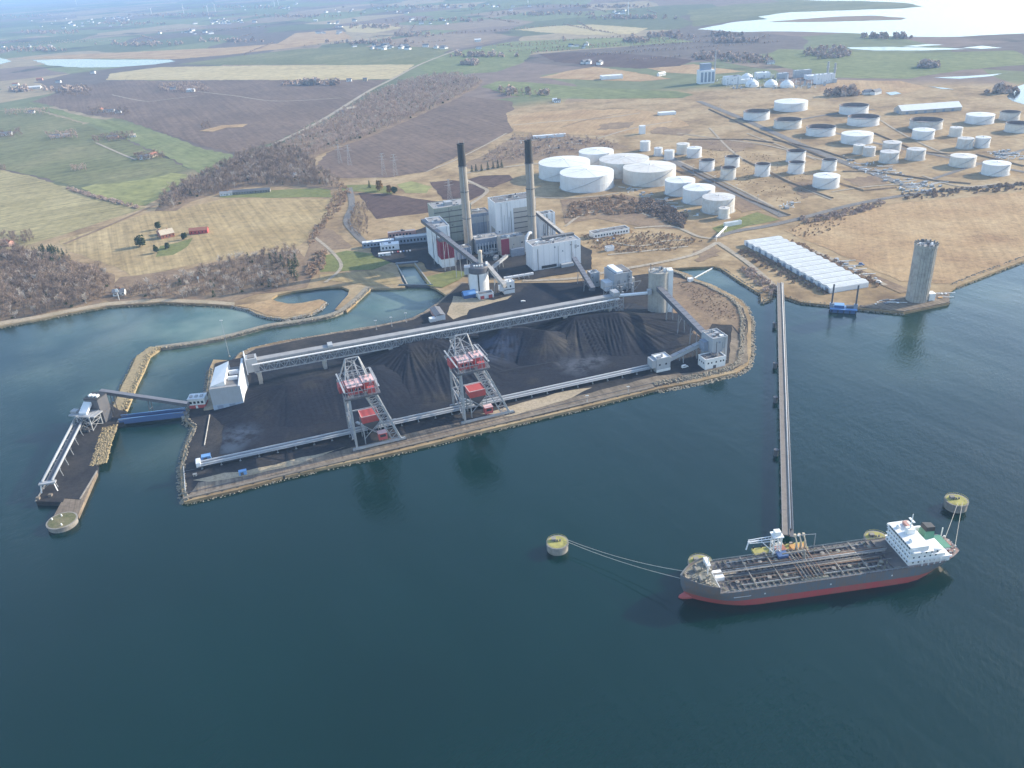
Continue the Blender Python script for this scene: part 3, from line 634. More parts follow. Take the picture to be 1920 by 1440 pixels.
for k, (P_, n_, where) in enumerate(((W1, 0.004, 'shore wood'), (W2, 0.003, 'dense wood by the green crop'), (W3, 0.0022, 'tree belt by the straight track'), (W4, 0.004, 'thin bank wood'))):
    tag(wood(P_, n_, BARE, 'twig_pale', 0.8, 1.5, 120 + k, 'pale_birches', mind=4), 'pale birches scattered through the ' + where, 'birches')
    tag(wood(P_, n_ * .45, [(v * [.9, .9, .7], f) for v, f in CON] + BUSH, 'leaf', 0.6, 1.2, 130 + k, 'undergrowth_evergreens', mind=4), 'dark evergreens scattered through the ' + where, 'evergreens')
tag(wood([(640, 345), (660, 360), (640, 390), (615, 420), (590, 455), (575, 462), (600, 415), (625, 372)], 0.04, BUSH + BARE[:2], 'twig_red', 0.4, 1.1, 5, 'bare_hedge'), 'reddish bare hedge along the edge of the stubble field', 'hedge')
tag(wood([(665, 385), (690, 380), (690, 440), (670, 445), (650, 430)], 0.03, BARE, 'twig', 0.5, 0.9, 6), 'bare trees along the road left of the power station', 'wood')
tag(wood([(960, 258), (1040, 254), (1130, 262), (1165, 272), (1110, 286), (1010, 296), (930, 305), (900, 300)], 0.012, BARE + BUSH, 'twig_grey', 0.5, 1.1, 7, 'scrub_thicket', maxn=900), 'grey scrub thicket behind the big white tanks', 'thicket')
tag(wood([(1070, 380), (1160, 368), (1230, 382), (1260, 400), (1150, 402), (1100, 405), (1060, 412)], 0.03, BUSH, 'twig_red', 0.4, 1.4, 8, 'scrub_thicket'), 'reddish brown thicket between power station and white tanks', 'thicket')
tag(wood([(1200, 372), (1240, 380), (1290, 408), (1280, 428), (1245, 416), (1195, 395)], 0.05, BUSH, 'twig', 0.7, 1.7, 9, 'scrub_thicket'), 'dark bushes on the bank above the white tank row', 'thicket')
tag(wood([(1495, 410), (1560, 400), (1650, 378), (1665, 384), (1600, 404), (1510, 420)], 0.04, BUSH, 'twig_grey', 0.4, 1.3, 10, 'bare_hedge'), 'grey bushes along the road by the reed field', 'hedge')
tag(wood([(1690, 365), (1800, 352), (1960, 342), (1960, 352), (1800, 366), (1700, 376)], 0.025, BUSH, 'twig', 0.4, 1.2, 11, 'bare_hedge'), 'long dark hedge between the shore road and the reed field', 'hedge')
tag(wood([(1390, 466), (1430, 480), (1500, 520), (1560, 548), (1550, 554), (1480, 528), (1385, 476)], 0.05, BUSH, 'twig', 0.3, 0.95, 12, 'bare_hedge'), 'dark hedge along the front of the white barrel roofed warehouse', 'hedge')
tag(wood([(1480, 448), (1530, 470), (1620, 512), (1650, 535), (1640, 540), (1560, 498), (1470, 455)], 0.04, BUSH, 'twig_red', 0.3, 1.0, 13, 'bare_hedge'), 'reddish hedge behind the white barrel roofed warehouse', 'hedge')
tag(wood([(600, 470), (615, 475), (605, 505), (585, 520), (572, 515), (585, 490)], 0.05, BUSH, 'twig_red', 0.7, 1.4, 14, 'bare_hedge'), 'brown thicket at the head of the small pond', 'hedge')
tag(wood([(128, 350), (170, 364), (262, 388), (258, 392), (165, 369), (125, 356)], 0.06, BUSH, 'twig_grey', 0.4, 1.2, 15, 'bare_hedge'), 'bushy hedge below the bright green field', 'hedge')
tag(wood([(930, 165), (985, 170), (1030, 178), (1000, 184), (940, 180)], 0.006, BARE + FARC[:1], 'twig_grey', 0.8, 1.3, 16, maxn=300), 'grove of bare trees at the edge of the blue green crop', 'wood')
tag(wood([(300, 160), (380, 158), (395, 172), (340, 176), (300, 172)], 0.008, BARE, 'twig_grey', 1.0, 1.6, 17, maxn=300), 'bare trees round a farm in the ploughed field', 'wood')
tag(wood([(1440, 552), (1400, 522), (1385, 505), (1400, 500), (1440, 525), (1462, 545), (1440, 560)], 0.05, BUSH, 'twig_grey', 0.5, 1.1, 18, 'shore_scrub'), 'low scrub on the bank of the right hand inlet', 'scrub')
tag(wood([(1272, 530), (1330, 546), (1376, 572), (1385, 600), (1340, 600), (1300, 570)], 0.10, BUSH, 'twig_red', 0.15, 0.45, 19, 'reddish_weeds'), 'reddish weeds on the grass corner of the coal yard', 'weeds')
tag(wood([(1090, 440), (1180, 432), (1270, 440), (1320, 452), (1260, 470), (1160, 474), (1110, 465)], 0.05, BUSH, 'twig_red', 0.2, 0.7, 20, 'reddish_weeds'), 'weeds and bushes round the long white hut', 'weeds')
tag(wood([(1480, 425), (1560, 405), (1600, 410), (1540, 440), (1490, 446)], 0.03, BUSH, 'twig_red', 0.2, 0.6, 21, 'reddish_weeds'), 'reddish weeds in the corner of the reed field', 'weeds')
tag(wood([(60, 470), (85, 464), (128, 474), (136, 490), (110, 497), (75, 490)], 0.03, CON, 'needle', 0.5, 0.9, 22, 'young_conifers', mind=1.8), 'patch of young dark conifers above the bare shore wood', 'plantation')
tag(wood([(1505, 95), (1580, 90), (1600, 108), (1540, 112), (1500, 103)], 0.002, FARC, 'twig_grey', 0.7, 1.2, 23, 'distant_wood', maxn=300), 'distant wood between green fields before the bay', 'wood')
tag(wood([(1320, 100), (1400, 103), (1450, 112), (1440, 124), (1360, 116), (1290, 110)], 0.002, FARC, 'twig_grey', 0.7, 1.2, 24, 'distant_wood', maxn=400), 'distant wood behind the refinery works', 'wood')
far_specs = [(60, 95, 190, 10), (260, 85, 140, 9), (100, 62, 120, 8), (430, 78, 110, 7), (240, 45, 180, 8), (330, 30, 220, 7), (560, 32, 200, 6), (700, 52, 130, 6), (770, 68, 120, 6), (690, 82, 160, 5), (840, 40, 220, 6), (1000, 28, 260, 6), (1180, 35, 200, 6), (1250, 70, 110, 9), (1190, 78, 70, 6), (1360, 68, 60, 4), (1380, 80, 120, 5), (1660, 72, 90, 5), (1740, 128, 40, 5), (900, 107, 110, 5), (580, 160, 110, 3), (880, 122, 60, 6), (1580, 180, 70, 5), (1880, 176, 60, 6), (40, 172, 60, 4), (140, 172, 75, 7), (60, 30, 200, 8), (450, 15, 260, 6), (800, 14, 300, 6), (1120, 14, 260, 5)]
sp = []
for (x, y, w, h) in far_specs:
    for k in range(int(16 + w / 5)):
        a = rng.gauss(0, 0.42); bb = rng.gauss(0, 0.42); p = G(x + a * w / 2, y + bb * h / 2)
        if p.length < 16000: sp.append((p.x, p.y))
tag(place('distant_woods', FARC, sp, M['twig_grey'], 0.5, 1.5, seed=77), 'distant woods and hedges dotted over the hazy plain', 'woods')
# thin hedgerows over the far plain
sp = []
for k in range(46):
    x = rng.uniform(-50, 1300); y = rng.uniform(12, 115); p = G(x, y); a = rng.choice([0.1, 0.25, 1.6, 1.9]) + rng.gauss(0, .1); L_ = rng.uniform(150, 700)
    for t in range(int(L_ / 14)): sp.append((p.x + math.cos(a) * t * 14 + rng.gauss(0, 2), p.y + math.sin(a) * t * 14 + rng.gauss(0, 2)))
tag(place('distant_hedgerows', FARC, sp, M['twig_grey'], 0.25, 0.55, seed=78), 'thin hedgerows dividing the fields of the hazy plain', 'hedgerows')
# tufts of weed scattered over the rough grass
tag(wood([(1290, 260), (1480, 300), (1560, 340), (1480, 390), (1380, 345), (1270, 300)], 0.008, BUSH, 'twig_red', 0.12, 0.4, 30, 'weed_tufts'), 'weed tufts on the dry grass among the oil tanks', 'weeds')

# single trees one can point to
def tree(px, py, kind, s, label, cat='tree', group=None, seed=0):
    p = G(px, py, LZ); t = thing('evergreen_tree' if kind in ('leaf', 'con') else 'deciduous_tree', label, cat, p, seed, group)
    if kind == 'con': V, F = tpl_conifer(100 + seed, 10 * s, 2.4 * s, 260, 0.55 * s ** 0.5)
    elif kind == 'leaf':
        lr = random.Random(seed); Vl = []; Fl = []; oo = 0
        for q in range(6):
            v_, f_ = tpl_bush(500 + seed * 7 + q, lr.uniform(4, 7.5) * s, lr.uniform(1.6, 2.9) * s, 130, 0.5 * s ** 0.5)
            v_ = v_ + [lr.uniform(-2.4, 2.4) * s, lr.uniform(-2.4, 2.4) * s, lr.uniform(.8, 3.2) * s]; Vl.append(v_); Fl.append(f_ + oo); oo += len(v_)
        V = np.concatenate(Vl); F = np.concatenate(Fl)
    elif kind == 'beech': V, F = tpl_bush(100 + seed, 9 * s, 3.6 * s, 330, 0.6 * s ** 0.5); V[:, 2] += 1.2 * s
    else: V, F = tpl_bare(100 + seed, 10 * s, 0.45, 14, 12, 0.13)
    fast_mesh('crown', V, F, M[{'con': 'needle', 'leaf': 'leaf', 'beech': 'beech', 'bare': 'twig'}[kind]], t)
    MB().tube((0, 0, -0.3), (0, 0, 6 * s), 0.32 * s, 6, 0.1 * s).build('trunk', M['bark'], t)
    return t
tree(262, 463, 'leaf', 1.75, 'largest dark round evergreen beside the cream roofed farmhouse', seed=1)
tree(296, 430, 'leaf', 1.05, 'dark evergreen standing behind the cream roofed farmhouse', seed=2)
tree(295, 474, 'leaf', 1.0, 'evergreen on the lawn in front of the cream roofed farmhouse', seed=3)
tree(315, 466, 'leaf', 0.95, 'rounded evergreen at the right front corner of the farmhouse lawn', seed=4)
tree(346, 449, 'leaf', 0.9, 'evergreen between the cream roofed farmhouse and the red barn', seed=5)
for k, (x, y, s) in enumerate(((553, 520, 2.1), (545, 512, 1.7), (530, 500, 1.5), (520, 492, 1.3), (508, 494, 1.2), (556, 500, 1.6))):
    tree(x, y, 'con', s, 'tall dark conifer at the end of the bank wood', 'conifer', 'conifers at the end of the bank wood', 10 + k)
for k, (x, y, s) in enumerate(((885, 322, 1.0), (893, 321, 1.1), (903, 320, 1.0), (915, 318, 1.2), (925, 316, 1.1), (934, 315, 1.3), (941, 314, 1.2))):
    tree(x, y, 'con', s, 'dark conifer in the short row behind the chimneys', 'conifer', 'row of conifers behind the chimneys', 20 + k)
tree(693, 352, 'con', 1.1, 'dark conifer beside the rust coloured beech', seed=30)
tree(712, 358, 'beech', 1.5, 'rust coloured beech on the lawn above the ploughed plot', seed=31)
tree(730, 362, 'beech', 1.1, 'smaller rusty beech on the lawn above the ploughed plot', seed=32)
tree(740, 363, 'leaf', 1.1, 'dark green tree at the end of the lawn above the ploughed plot', seed=33)
for k, (x, y) in enumerate(((355, 340), (160, 205))):
    pass
# ------------------------------------------------------------------ rock edges and breakwater
SITE = math.radians(17.3)
def tpl_rock(seed):
    r = random.Random(seed); bm = bmesh.new(); bmesh.ops.create_icosphere(bm, subdivisions=1, radius=1)
    for v in bm.verts: v.co *= r.uniform(0.7, 1.2); v.co.z *= 0.7
    V = np.array([tuple(v.co) for v in bm.verts]); bm.verts.ensure_lookup_table(); F = np.array([[v.index for v in f.verts] for f in bm.faces]); bm.free(); return V, F
ROCK = [tpl_rock(k) for k in range(5)]

def rocks(name, pts, w0, w1, z0, z1, per_m, mt, label, cat='rocks', smin=0.5, smax=1.1, seed=0, side=1):
    """boulders over a slope: from the line itself (height z1) outwards by w1 down to z0"""
    r = np.random.default_rng(seed); P = [Vector((p[0], p[1], 0)) for p in pts]; Vs = []; Fs = []; o = 0
    for a, b in zip(P, P[1:]):
        d = b - a; n = int(d.length * per_m)
        if d.length < 0.01: continue
        nn = Vector((d.y, -d.x, 0)).normalized() * side
        for k in range(n):
            t = r.random(); u = r.random(); c = a.lerp(b, t) + nn * (w0 + (w1 - w0) * u); z = z1 + (z0 - z1) * u + r.uniform(-.3, .3)
            V, F = ROCK[r.integers(5)]; s = r.uniform(smin, smax); an = r.uniform(0, 6.28); ca, sa = math.cos(an), math.sin(an)
            W = V * s
            Vs.append(np.stack([W[:, 0] * ca - W[:, 1] * sa + c.x, W[:, 0] * sa + W[:, 1] * ca + c.y, W[:, 2] + z], 1)); Fs.append(F + o); o += len(V)
    return tag(fast_mesh(name, np.concatenate(Vs), np.concatenate(Fs), M[mt], kind='stuff'), label, cat)

def bank(name, pts, half, top, mt, zt, foot=3.0):
    """dike with sloping sides along world points"""
    m = MB(); P = [Vector((p[0], p[1], 0)) for p in pts]; n = len(P)
    for k in range(n):
        d = (P[min(k + 1, n - 1)] - P[max(k - 1, 0)]).normalized(); a = Vector((-d.y, d.x, 0))
        for off, z in ((half + foot, -1.5), (half, zt), (-half, zt), (-half - foot, -1.5)):
            q = P[k] + a * off; m.v.append((q.x, q.y, z))
    for k in range(n - 1):
        for j in range(3): m.f.append((4 * k + j, 4 * k + j + 1, 4 * k + 5 + j, 4 * k + 4 + j))
    m.f += [(0, 1, 2, 3), tuple(4 * (n - 1) + j for j in (3, 2, 1, 0))]
    return m.build(name, M[mt])

yw = pxpoly(YARD); iY = {p: k for k, p in enumerate(YARD)}
right = yw[iY[(1233, 729)]:]
rocks('yard_riprap', right, -9, 4, -0.6, 3.3, 15, 'rock', 'boulder slope round the right end of the coal yard', seed=1)
left = yw[iY[(393, 690)]:iY[(345, 941)] + 1]
rocks('yard_riprap', left, -3, 3, -0.5, 2.6, 6, 'rock', 'boulder slope along the left end of the coal yard', seed=2)
rocks('quay_toe_rocks', yw[iY[(345, 941)]:iY[(1233, 729)] + 1], 0.7, 1.8, -0.5, 0.5, 1.1, 'rock', 'broken stones along the foot of the coal quay', smin=0.3, smax=0.8, seed=3)
back = yw[:iY[(438, 676)] + 1]
rocks('channel_riprap', back, -1, 2.5, -0.4, 1.9, 3.2, 'rock', 'pale stones along the channel behind the coal yard', seed=4)
dike = smooth_path([G(*p) for p in ((690, 541), (660, 570), (625, 592), (560, 605), (500, 614), (440, 630), (380, 643), (330, 650), (292, 655))], 4)
dike2 = [G(*p) for p in ((292, 655), (268, 672), (256, 700), (243, 725), (232, 752), (222, 775))]
b1 = tag(bank('breakwater', dike, 2.6, 2, 'rock', 2.4), 'low stone breakwater curving from the shore to the jetty channel', 'breakwater')
rocks('breakwater_stones', dike, -5.2, 5.2, 0.6, 2.4, 7, 'rock', 'loose stones along the curved breakwater', smin=0.5, smax=1.1, seed=5)
b2 = tag(bank('breakwater', dike2, 5.0, 2, 'rock_y', 2.6), 'yellowish straight breakwater leading to the coal jetty', 'breakwater')
rocks('breakwater_stones', dike2, -7.5, 7.5, 1.0, 2.8, 14, 'rock_y', 'yellow lichened stones on the straight breakwater', smin=0.5, smax=1.2, seed=6)
rocks('shore_stones', pxpoly([(1793, 537), (1850, 514), (1920, 488), (2060, 440)]), -7, 2, -0.2, 2.4, 5, 'rock', 'stone revetment below the reed field', seed=7)
rocks('shore_stones', pxpoly([(1337, 499), (1350, 502), (1390, 529), (1426, 551), (1427, 566), (1446, 561), (1451, 548), (1468, 555), (1503, 566), (1554, 571), (1611, 578), (1695, 586)]), -3, 2, -0.2, 2.2, 3, 'rock', 'stones along the right bank of the inlet', seed=8)
rocks('hook_stones', pxpoly([(433, 574), (467, 581), (480, 588), (500, 594), (533, 598), (580, 589), (600, 579), (612, 566)]), -1, 2, -0.1, 2.2, 5, 'concrete', 'pale stone edging round the sandy hook', smin=0.35, smax=0.7, seed=9)
rocks('beach_stones', pxpoly([(-120, 632), (0, 612), (60, 601), (130, 587), (200, 574), (300, 567), (433, 574)]), -3, 2.5, -0.1, 2.1, 1.6, 'rock', 'scattered stones along the left beach', smin=0.3, smax=0.8, seed=10)

# ------------------------------------------------------------------ quay wall
qa, qang, qlen = frame((345, 941), (1233, 729), 0)
t = thing('quay_wall', 'long stained concrete quay wall along the coal yard waterfront', 'quay', (qa.x, qa.y, 0), qang)
seg = 18.0; nseg = int(qlen / seg)
blk = None; cap = None
for k in range(nseg):
    x0 = k * seg
    if blk is None:
        mm = MB().box(0.03, seg - 0.03, -0.9, 1.6, -2, 2.5); blk = mm.build('wall_block', M['old_concrete'], t); cap = MB().box(0.02, seg - 0.06, -1.0, 1.5, 2.5, 2.9).build('coping', M['coping'], t)
    else: share(blk, t, (x0, 0, 0)); share(cap, t, (x0, 0, rng.uniform(-.06, .04)))
fd = None
for k in range(34):
    x0 = 4 + k * (qlen - 10) / 34
    if fd is None: fd = MB().box(0, 1.4, -1.7, -0.9, -0.6, 2.2).build('fender', M['black'], t); fd.location.x = x0
    else: share(fd, t, (x0 + rng.uniform(-1, 1), 0, 0))
rl = [MB().box(2, qlen - 2, y, y + 0.35, 2.64, 2.86).build('crane_rail', M['dark_steel'], t) for y in (5.5, 33.5)]

# ------------------------------------------------------------------ coal heaps
BR_A = G(478, 699, 16); BR_B = G(1160, 574, 16); bdir = (BR_B - BR_A).normalized(); bnor = Vector((-bdir.y, bdir.x, 0)); BLEN = (BR_B - BR_A).length
def heap(label, ridge, hmax, slope, seed, extent, ang=None, gully=0.9, flat=0.0):
    """heap shed along a ridge line, with rain gullies running down its sides"""
    R_ = [Vector((p.x, p.y, 0)) for p in ridge]; xs = [p.x for p in R_]; ys = [p.y for p in R_]
    x0, x1, y0, y1 = min(xs) - extent, max(xs) + extent, min(ys) - extent, max(ys) + extent
    st = 0.9; nx = int((x1 - x0) / st); ny = int((y1 - y0) / st)
    X, Y = np.meshgrid(np.linspace(x0, x1, nx), np.linspace(y0, y1, ny))
    D = np.full(X.shape, 1e9); CX = np.zeros_like(X); CY = np.zeros_like(X); S = np.zeros_like(X); acc = 0.0
    for a, b in zip(R_, R_[1:]):
        d = b - a; L2 = d.length_squared; tt = np.clip(((X - a.x) * d.x + (Y - a.y) * d.y) / L2, 0, 1)
        qx = a.x + tt * d.x; qy = a.y + tt * d.y; dd = np.hypot(X - qx, Y - qy); k = dd < D
        D = np.where(k, dd, D); CX = np.where(k, qx, CX); CY = np.where(k, qy, CY); S = np.where(k, acc + tt * d.length, S); acc += d.length
    th = np.arctan2(Y - CY, X - CX); r = np.random.default_rng(seed)
    g = np.zeros_like(X)
    for f, am in ((9, .45), (23, .35), (37, .30), (53, .22)):
        g += np.sin(th * f + S * 0.11 * f + r.uniform(0, 6.28) + 0.8 * np.sin(th * 4 + D * .05)) * am
    g2 = np.zeros_like(X)
    for k in range(10):
        a = r.uniform(0, 6.28); w = r.uniform(0.04, 0.25); g2 += np.sin((X * math.cos(a) + Y * math.sin(a)) * w + r.uniform(0, 6.28)) * (0.05 / w)
    lob = 1 + 0.10 * np.sin(th * 3 + r.uniform(0, 6)) + 0.06 * np.sin(th * 5 + S * .05 + r.uniform(0, 6))
    Z = (hmax + .8) * np.clip(1 - D / lob / extent, 0, 1) ** slope - .8 - np.clip(D / 10, 0, 1) * np.clip(2 - 2 * D / extent, 0, 1) * np.abs(g) * gully + g2 * 0.25 * np.clip(1.6 - 1.6 * D / extent, 0, 1)
    Z = np.minimum(Z, hmax - flat + 0.25 * g2)
    Z = Z + nrng.normal(0, 0.025, Z.shape)
    idx = np.arange(nx * ny).reshape(ny, nx); keep = (Z > -0.6)
    F = np.stack([idx[:-1, :-1], idx[:-1, 1:], idx[1:, 1:], idx[1:, :-1]], -1).reshape(-1, 4)
    kf = (keep[:-1, :-1] & keep[:-1, 1:] & keep[1:, 1:] & keep[1:, :-1]).reshape(-1); F = F[kf]
    V = np.stack([X.ravel(), Y.ravel(), Z.ravel() + LZ + 0.62], 1)
    used = np.unique(F); mp = np.zeros(len(V), int); mp[used] = np.arange(len(used))
    cx, cy = np.mean(xs), np.mean(ys); V = V[used] - [cx, cy, 0]
    o = fast_mesh('coal_heap', V, mp[F], M['coal']); o.location = (cx, cy, 0)
    o.data.polygons.foreach_set('use_smooth', [True] * len(o.data.polygons))
    return tag(o, label, 'coal heap', 'coal heaps under the conveyor bridge')
def BP(s, off=0.0): return BR_A + bdir * s + bnor * off
# coal floor
area('coal_floor', [(412, 852), (420, 800), (436, 772), (470, 768), (470, 700), (700, 652), (950, 600), (1160, 565), (1228, 582), (1250, 612), (1280, 650), (1215, 684), (940, 752), (640, 822), (430, 856)], 0.66, 'coal', 1.0, 8)
area('coal_floor', [(880, 582), (960, 560), (990, 535), (1105, 528), (1130, 548), (1000, 590), (900, 606), (870, 604)], 0.67, 'coal', 1.5, 8)
heap('broad dark coal heap between the grey shed and the nearest red unloader', [BP(22, -26), BP(56, -24), BP(90, -28)], 11.5, 1.5, 1, 66, gully=0.3, flat=1.0)
heap('steep fluted coal heap between the two red unloaders', [BP(124, -6), BP(136, -4), BP(146, -6)], 16.5, 1.35, 2, 84, gully=1.1)
heap('coal heap with a brown crust behind the right hand unloader', [BP(206, -6), BP(224, -12), BP(238, -24)], 14.5, 1.25, 3, 46, gully=0.45)
heap('wide fluted coal heap in front of the pale concrete silo', [BP(272, -8), BP(292, -10), BP(310, -16)], 14.5, 1.35, 4, 68, gully=1.05)
heap('low coal bank behind the conveyor bridge', [BP(250, 40), BP(285, 44), BP(310, 50)], 3.2, 1.2, 5, 18, gully=0.1)
heap('low coal ridge running along the quay conveyor', [BP(60, -62), BP(150, -60), BP(230, -60)], 2.2, 1.2, 6, 12, gully=0.1)

# ------------------------------------------------------------------ truss conveyor bridge
t = thing('conveyor_bridge', 'long grey steel truss bridge carrying conveyors over the coal heaps', 'conveyor bridge', (BR_A.x, BR_A.y, 0), math.atan2(bdir.y, bdir.x))
ZB, ZT, WB = 16.0, 22.5, 10.0; npan = 40; pl = BLEN / npan
pan = MB()
for a, b in (((0, 0, ZB), (pl / 2, 0, ZT)), ((pl / 2, 0, ZT), (pl, 0, ZB)), ((0, 0, ZB), (0, 0, ZT)), ((pl / 2, 0, ZB), (pl / 2, 0, ZT))): pan.beam(a, b, 0.38)
p0 = None
for side in (0, WB):
    for k in range(npan):
        if p0 is None: p0 = pan.build('truss_panel', M['steel'], t)
        else: share(p0, t, (k * pl, side, 0))
for y in (0, WB):
    MB().beam((0, y, ZB), (BLEN, y, ZB), 0.6, 0.8).build('bottom_chord', M['steel'], t)
    MB().beam((0, y, ZT), (BLEN, y, ZT), 0.6, 0.7).build('top_chord', M['steel'], t)
MB().box(0, BLEN, 0.6, WB - 0.6, ZB - 0.3, ZB + 0.05).build('floor', M['dark_steel'], t)
MB().box(-2, BLEN + 2, 3.0, WB - 0.4, ZT + 0.6, ZT + 2.6).build('belt_gallery', M['roof_grey'], t)
MB().box(-1, BLEN + 1, -0.7, 1.6, ZT + 0.45, ZT + 0.75).build('walkway', M['white'], t)
MB().box(-1, BLEN + 1, WB + 0.1, WB + 1.2, ZT + 0.4, ZT + 0.65).build('walkway', M['white'], t)
hr = MB()
for k in range(0, int(BLEN), 4): hr.beam((k, -0.65, ZT + 0.7), (k, -0.65, ZT + 1.8), 0.09)
hr.beam((0, -0.65, ZT + 1.8), (BLEN, -0.65, ZT + 1.8), 0.1); hr.build('handrail', M['steel'], t)
MB().box(60, 64, 2.6, WB - 0.2, ZT + 2.6, ZT + 4.4).build('roof_vent', M['grey_clad'], t)
pier = None
for s in (3, 55, 110, 162, 214, 266, 309):
    for y in (0.8, WB - 0.8):
        if pier is None:
            pier = MB().box(-1.5, 1.5, -0.9, 0.9, 1.5, ZB - 0.5).box(-1.9, 1.9, -1.2, 1.2, ZB - 1.6, ZB - 0.45).build('pier', M['concrete'], t); pier.location = (s, y, 0)
        else: share(pier, t, (s, y, 0))
# head house at the left end
eh = MB().box(-5.5, 3.4, 1.2, WB + 1, ZB + 0.3, ZT + 5.2); eh.build('head_house', M['grey_clad'], t)
MB().box(-5.9, -5.2, 0.6, WB + 1.4, ZB - 1, ZT + 9).build('end_wall', M['white_clad'], t)
MB().box(-3.4, 2.0, 3, WB - 1, ZT + 5.2, ZT + 5.9).build('roof', M['roof_dark'], t)
MB().box(BLEN - 4, BLEN + 2, 1.5, WB + 1, ZT + 2.6, ZT + 6).build('drive_house', M['steel'], t)
# lattice tower and stairs below the right end
lt = MB()
for k in range(4):
    z = 2.5 + k * 5
    for y in (-1, WB + 1):
        lt.beam((BLEN - 4, y, z), (BLEN + 4, y, z + 5), 0.3); lt.beam((BLEN + 4, y, z), (BLEN - 4, y, z + 5), 0.3); lt.beam((BLEN - 4, y, z + 5), (BLEN + 4, y, z + 5), 0.35)
for x in (-4, 4):
    for y in (-1, WB + 1): lt.beam((BLEN + x, y, 2.4), (BLEN + x, y, 24), 0.5)
lt.build('lattice_tower', M['steel'], t)
# link gallery from the bridge to the silo
SILO = G(1233, 592, LZ)
A = BP(BLEN + 2, 5); A.z = 24; B = Vector((SILO.x - 6, SILO.y + 2, 24.5))
t = thing('link_conveyor', 'pale narrow conveyor linking the truss bridge to the concrete silo', 'conveyor', (A.x, A.y, 0), math.atan2(B.y - A.y, B.x - A.x)); L_ = (B - A).length
MB().box(0, L_, -1.5, 1.5, 23.4, 24.9).build('gallery', M['white_clad'], t); MB().box(0, L_, -1.8, 1.8, 22.8, 23.4).build('girder', M['dark_steel'], t)
MB().box(L_ - 3.5, L_, -2.2, 2.2, 23, 27.2).build('hood', M['grey_clad'], t)

# ------------------------------------------------------------------ quay conveyor
A = G(374, 880, LZ); B = G(1228, 694, LZ); L_ = (B - A).length
t = thing('quay_conveyor', 'twin pale covered conveyor on short legs running along the quay', 'conveyor', (A.x, A.y, 0), math.atan2(B.y - A.y, B.x - A.x))
for y in (0.0, 3.6):
    pr = [(-0.8 + y, 5.2), (0.8 + y, 5.2), (0.8 + y, 5.8), (0.5 + y, 6.2), (0 + y, 6.35), (-0.5 + y, 6.2), (-0.8 + y, 5.8)]
    mm = MB(); n = len(pr); vv = [(0, a, b) for a, b in pr] + [(L_, a, b) for a, b in pr]
    mm.add(vv, [tuple(range(n)), tuple(range(n, 2 * n))[::-1]] + [(k, (k + 1) % n, n + (k + 1) % n, n + k) for k in range(n)])
    mm.build('belt_cover', M['grey_clad'], t)
MB().box(-0.5, L_, -1.9, 5.3, 4.9, 5.3).build('deck', M['dark_steel'], t)
MB().box(0, L_, -2.5, -1.5, 5.3, 5.5).build('walkway', M['steel'], t)
sup = None
for k in range(28):
    x = 2 + k * (L_ - 6) / 27
    if sup is None:
        sup = MB().beam((0, -1.4, 2.4), (0, -1.2, 4.9), 0.4).beam((0, 4.9, 2.4), (0, 4.8, 4.9), 0.4).beam((0, -1.4, 2.7), (0, 4.8, 4.7), 0.2).box(-0.7, 0.7, -1.9, -0.9, 2.3, 2.8).build('trestle', M['steel'], t); sup.location.x = x
    else: share(sup, t, (x, 0, 0))
MB().box(-1.2, 1.6, -2.0, 5.4, 4.8, 7.8).build('tail_box', M['white_clad'], t)
MB().box(-2, 2.5, 5.4, 9, 2.4, 5.6).build('motor_house', M['blue'], t)

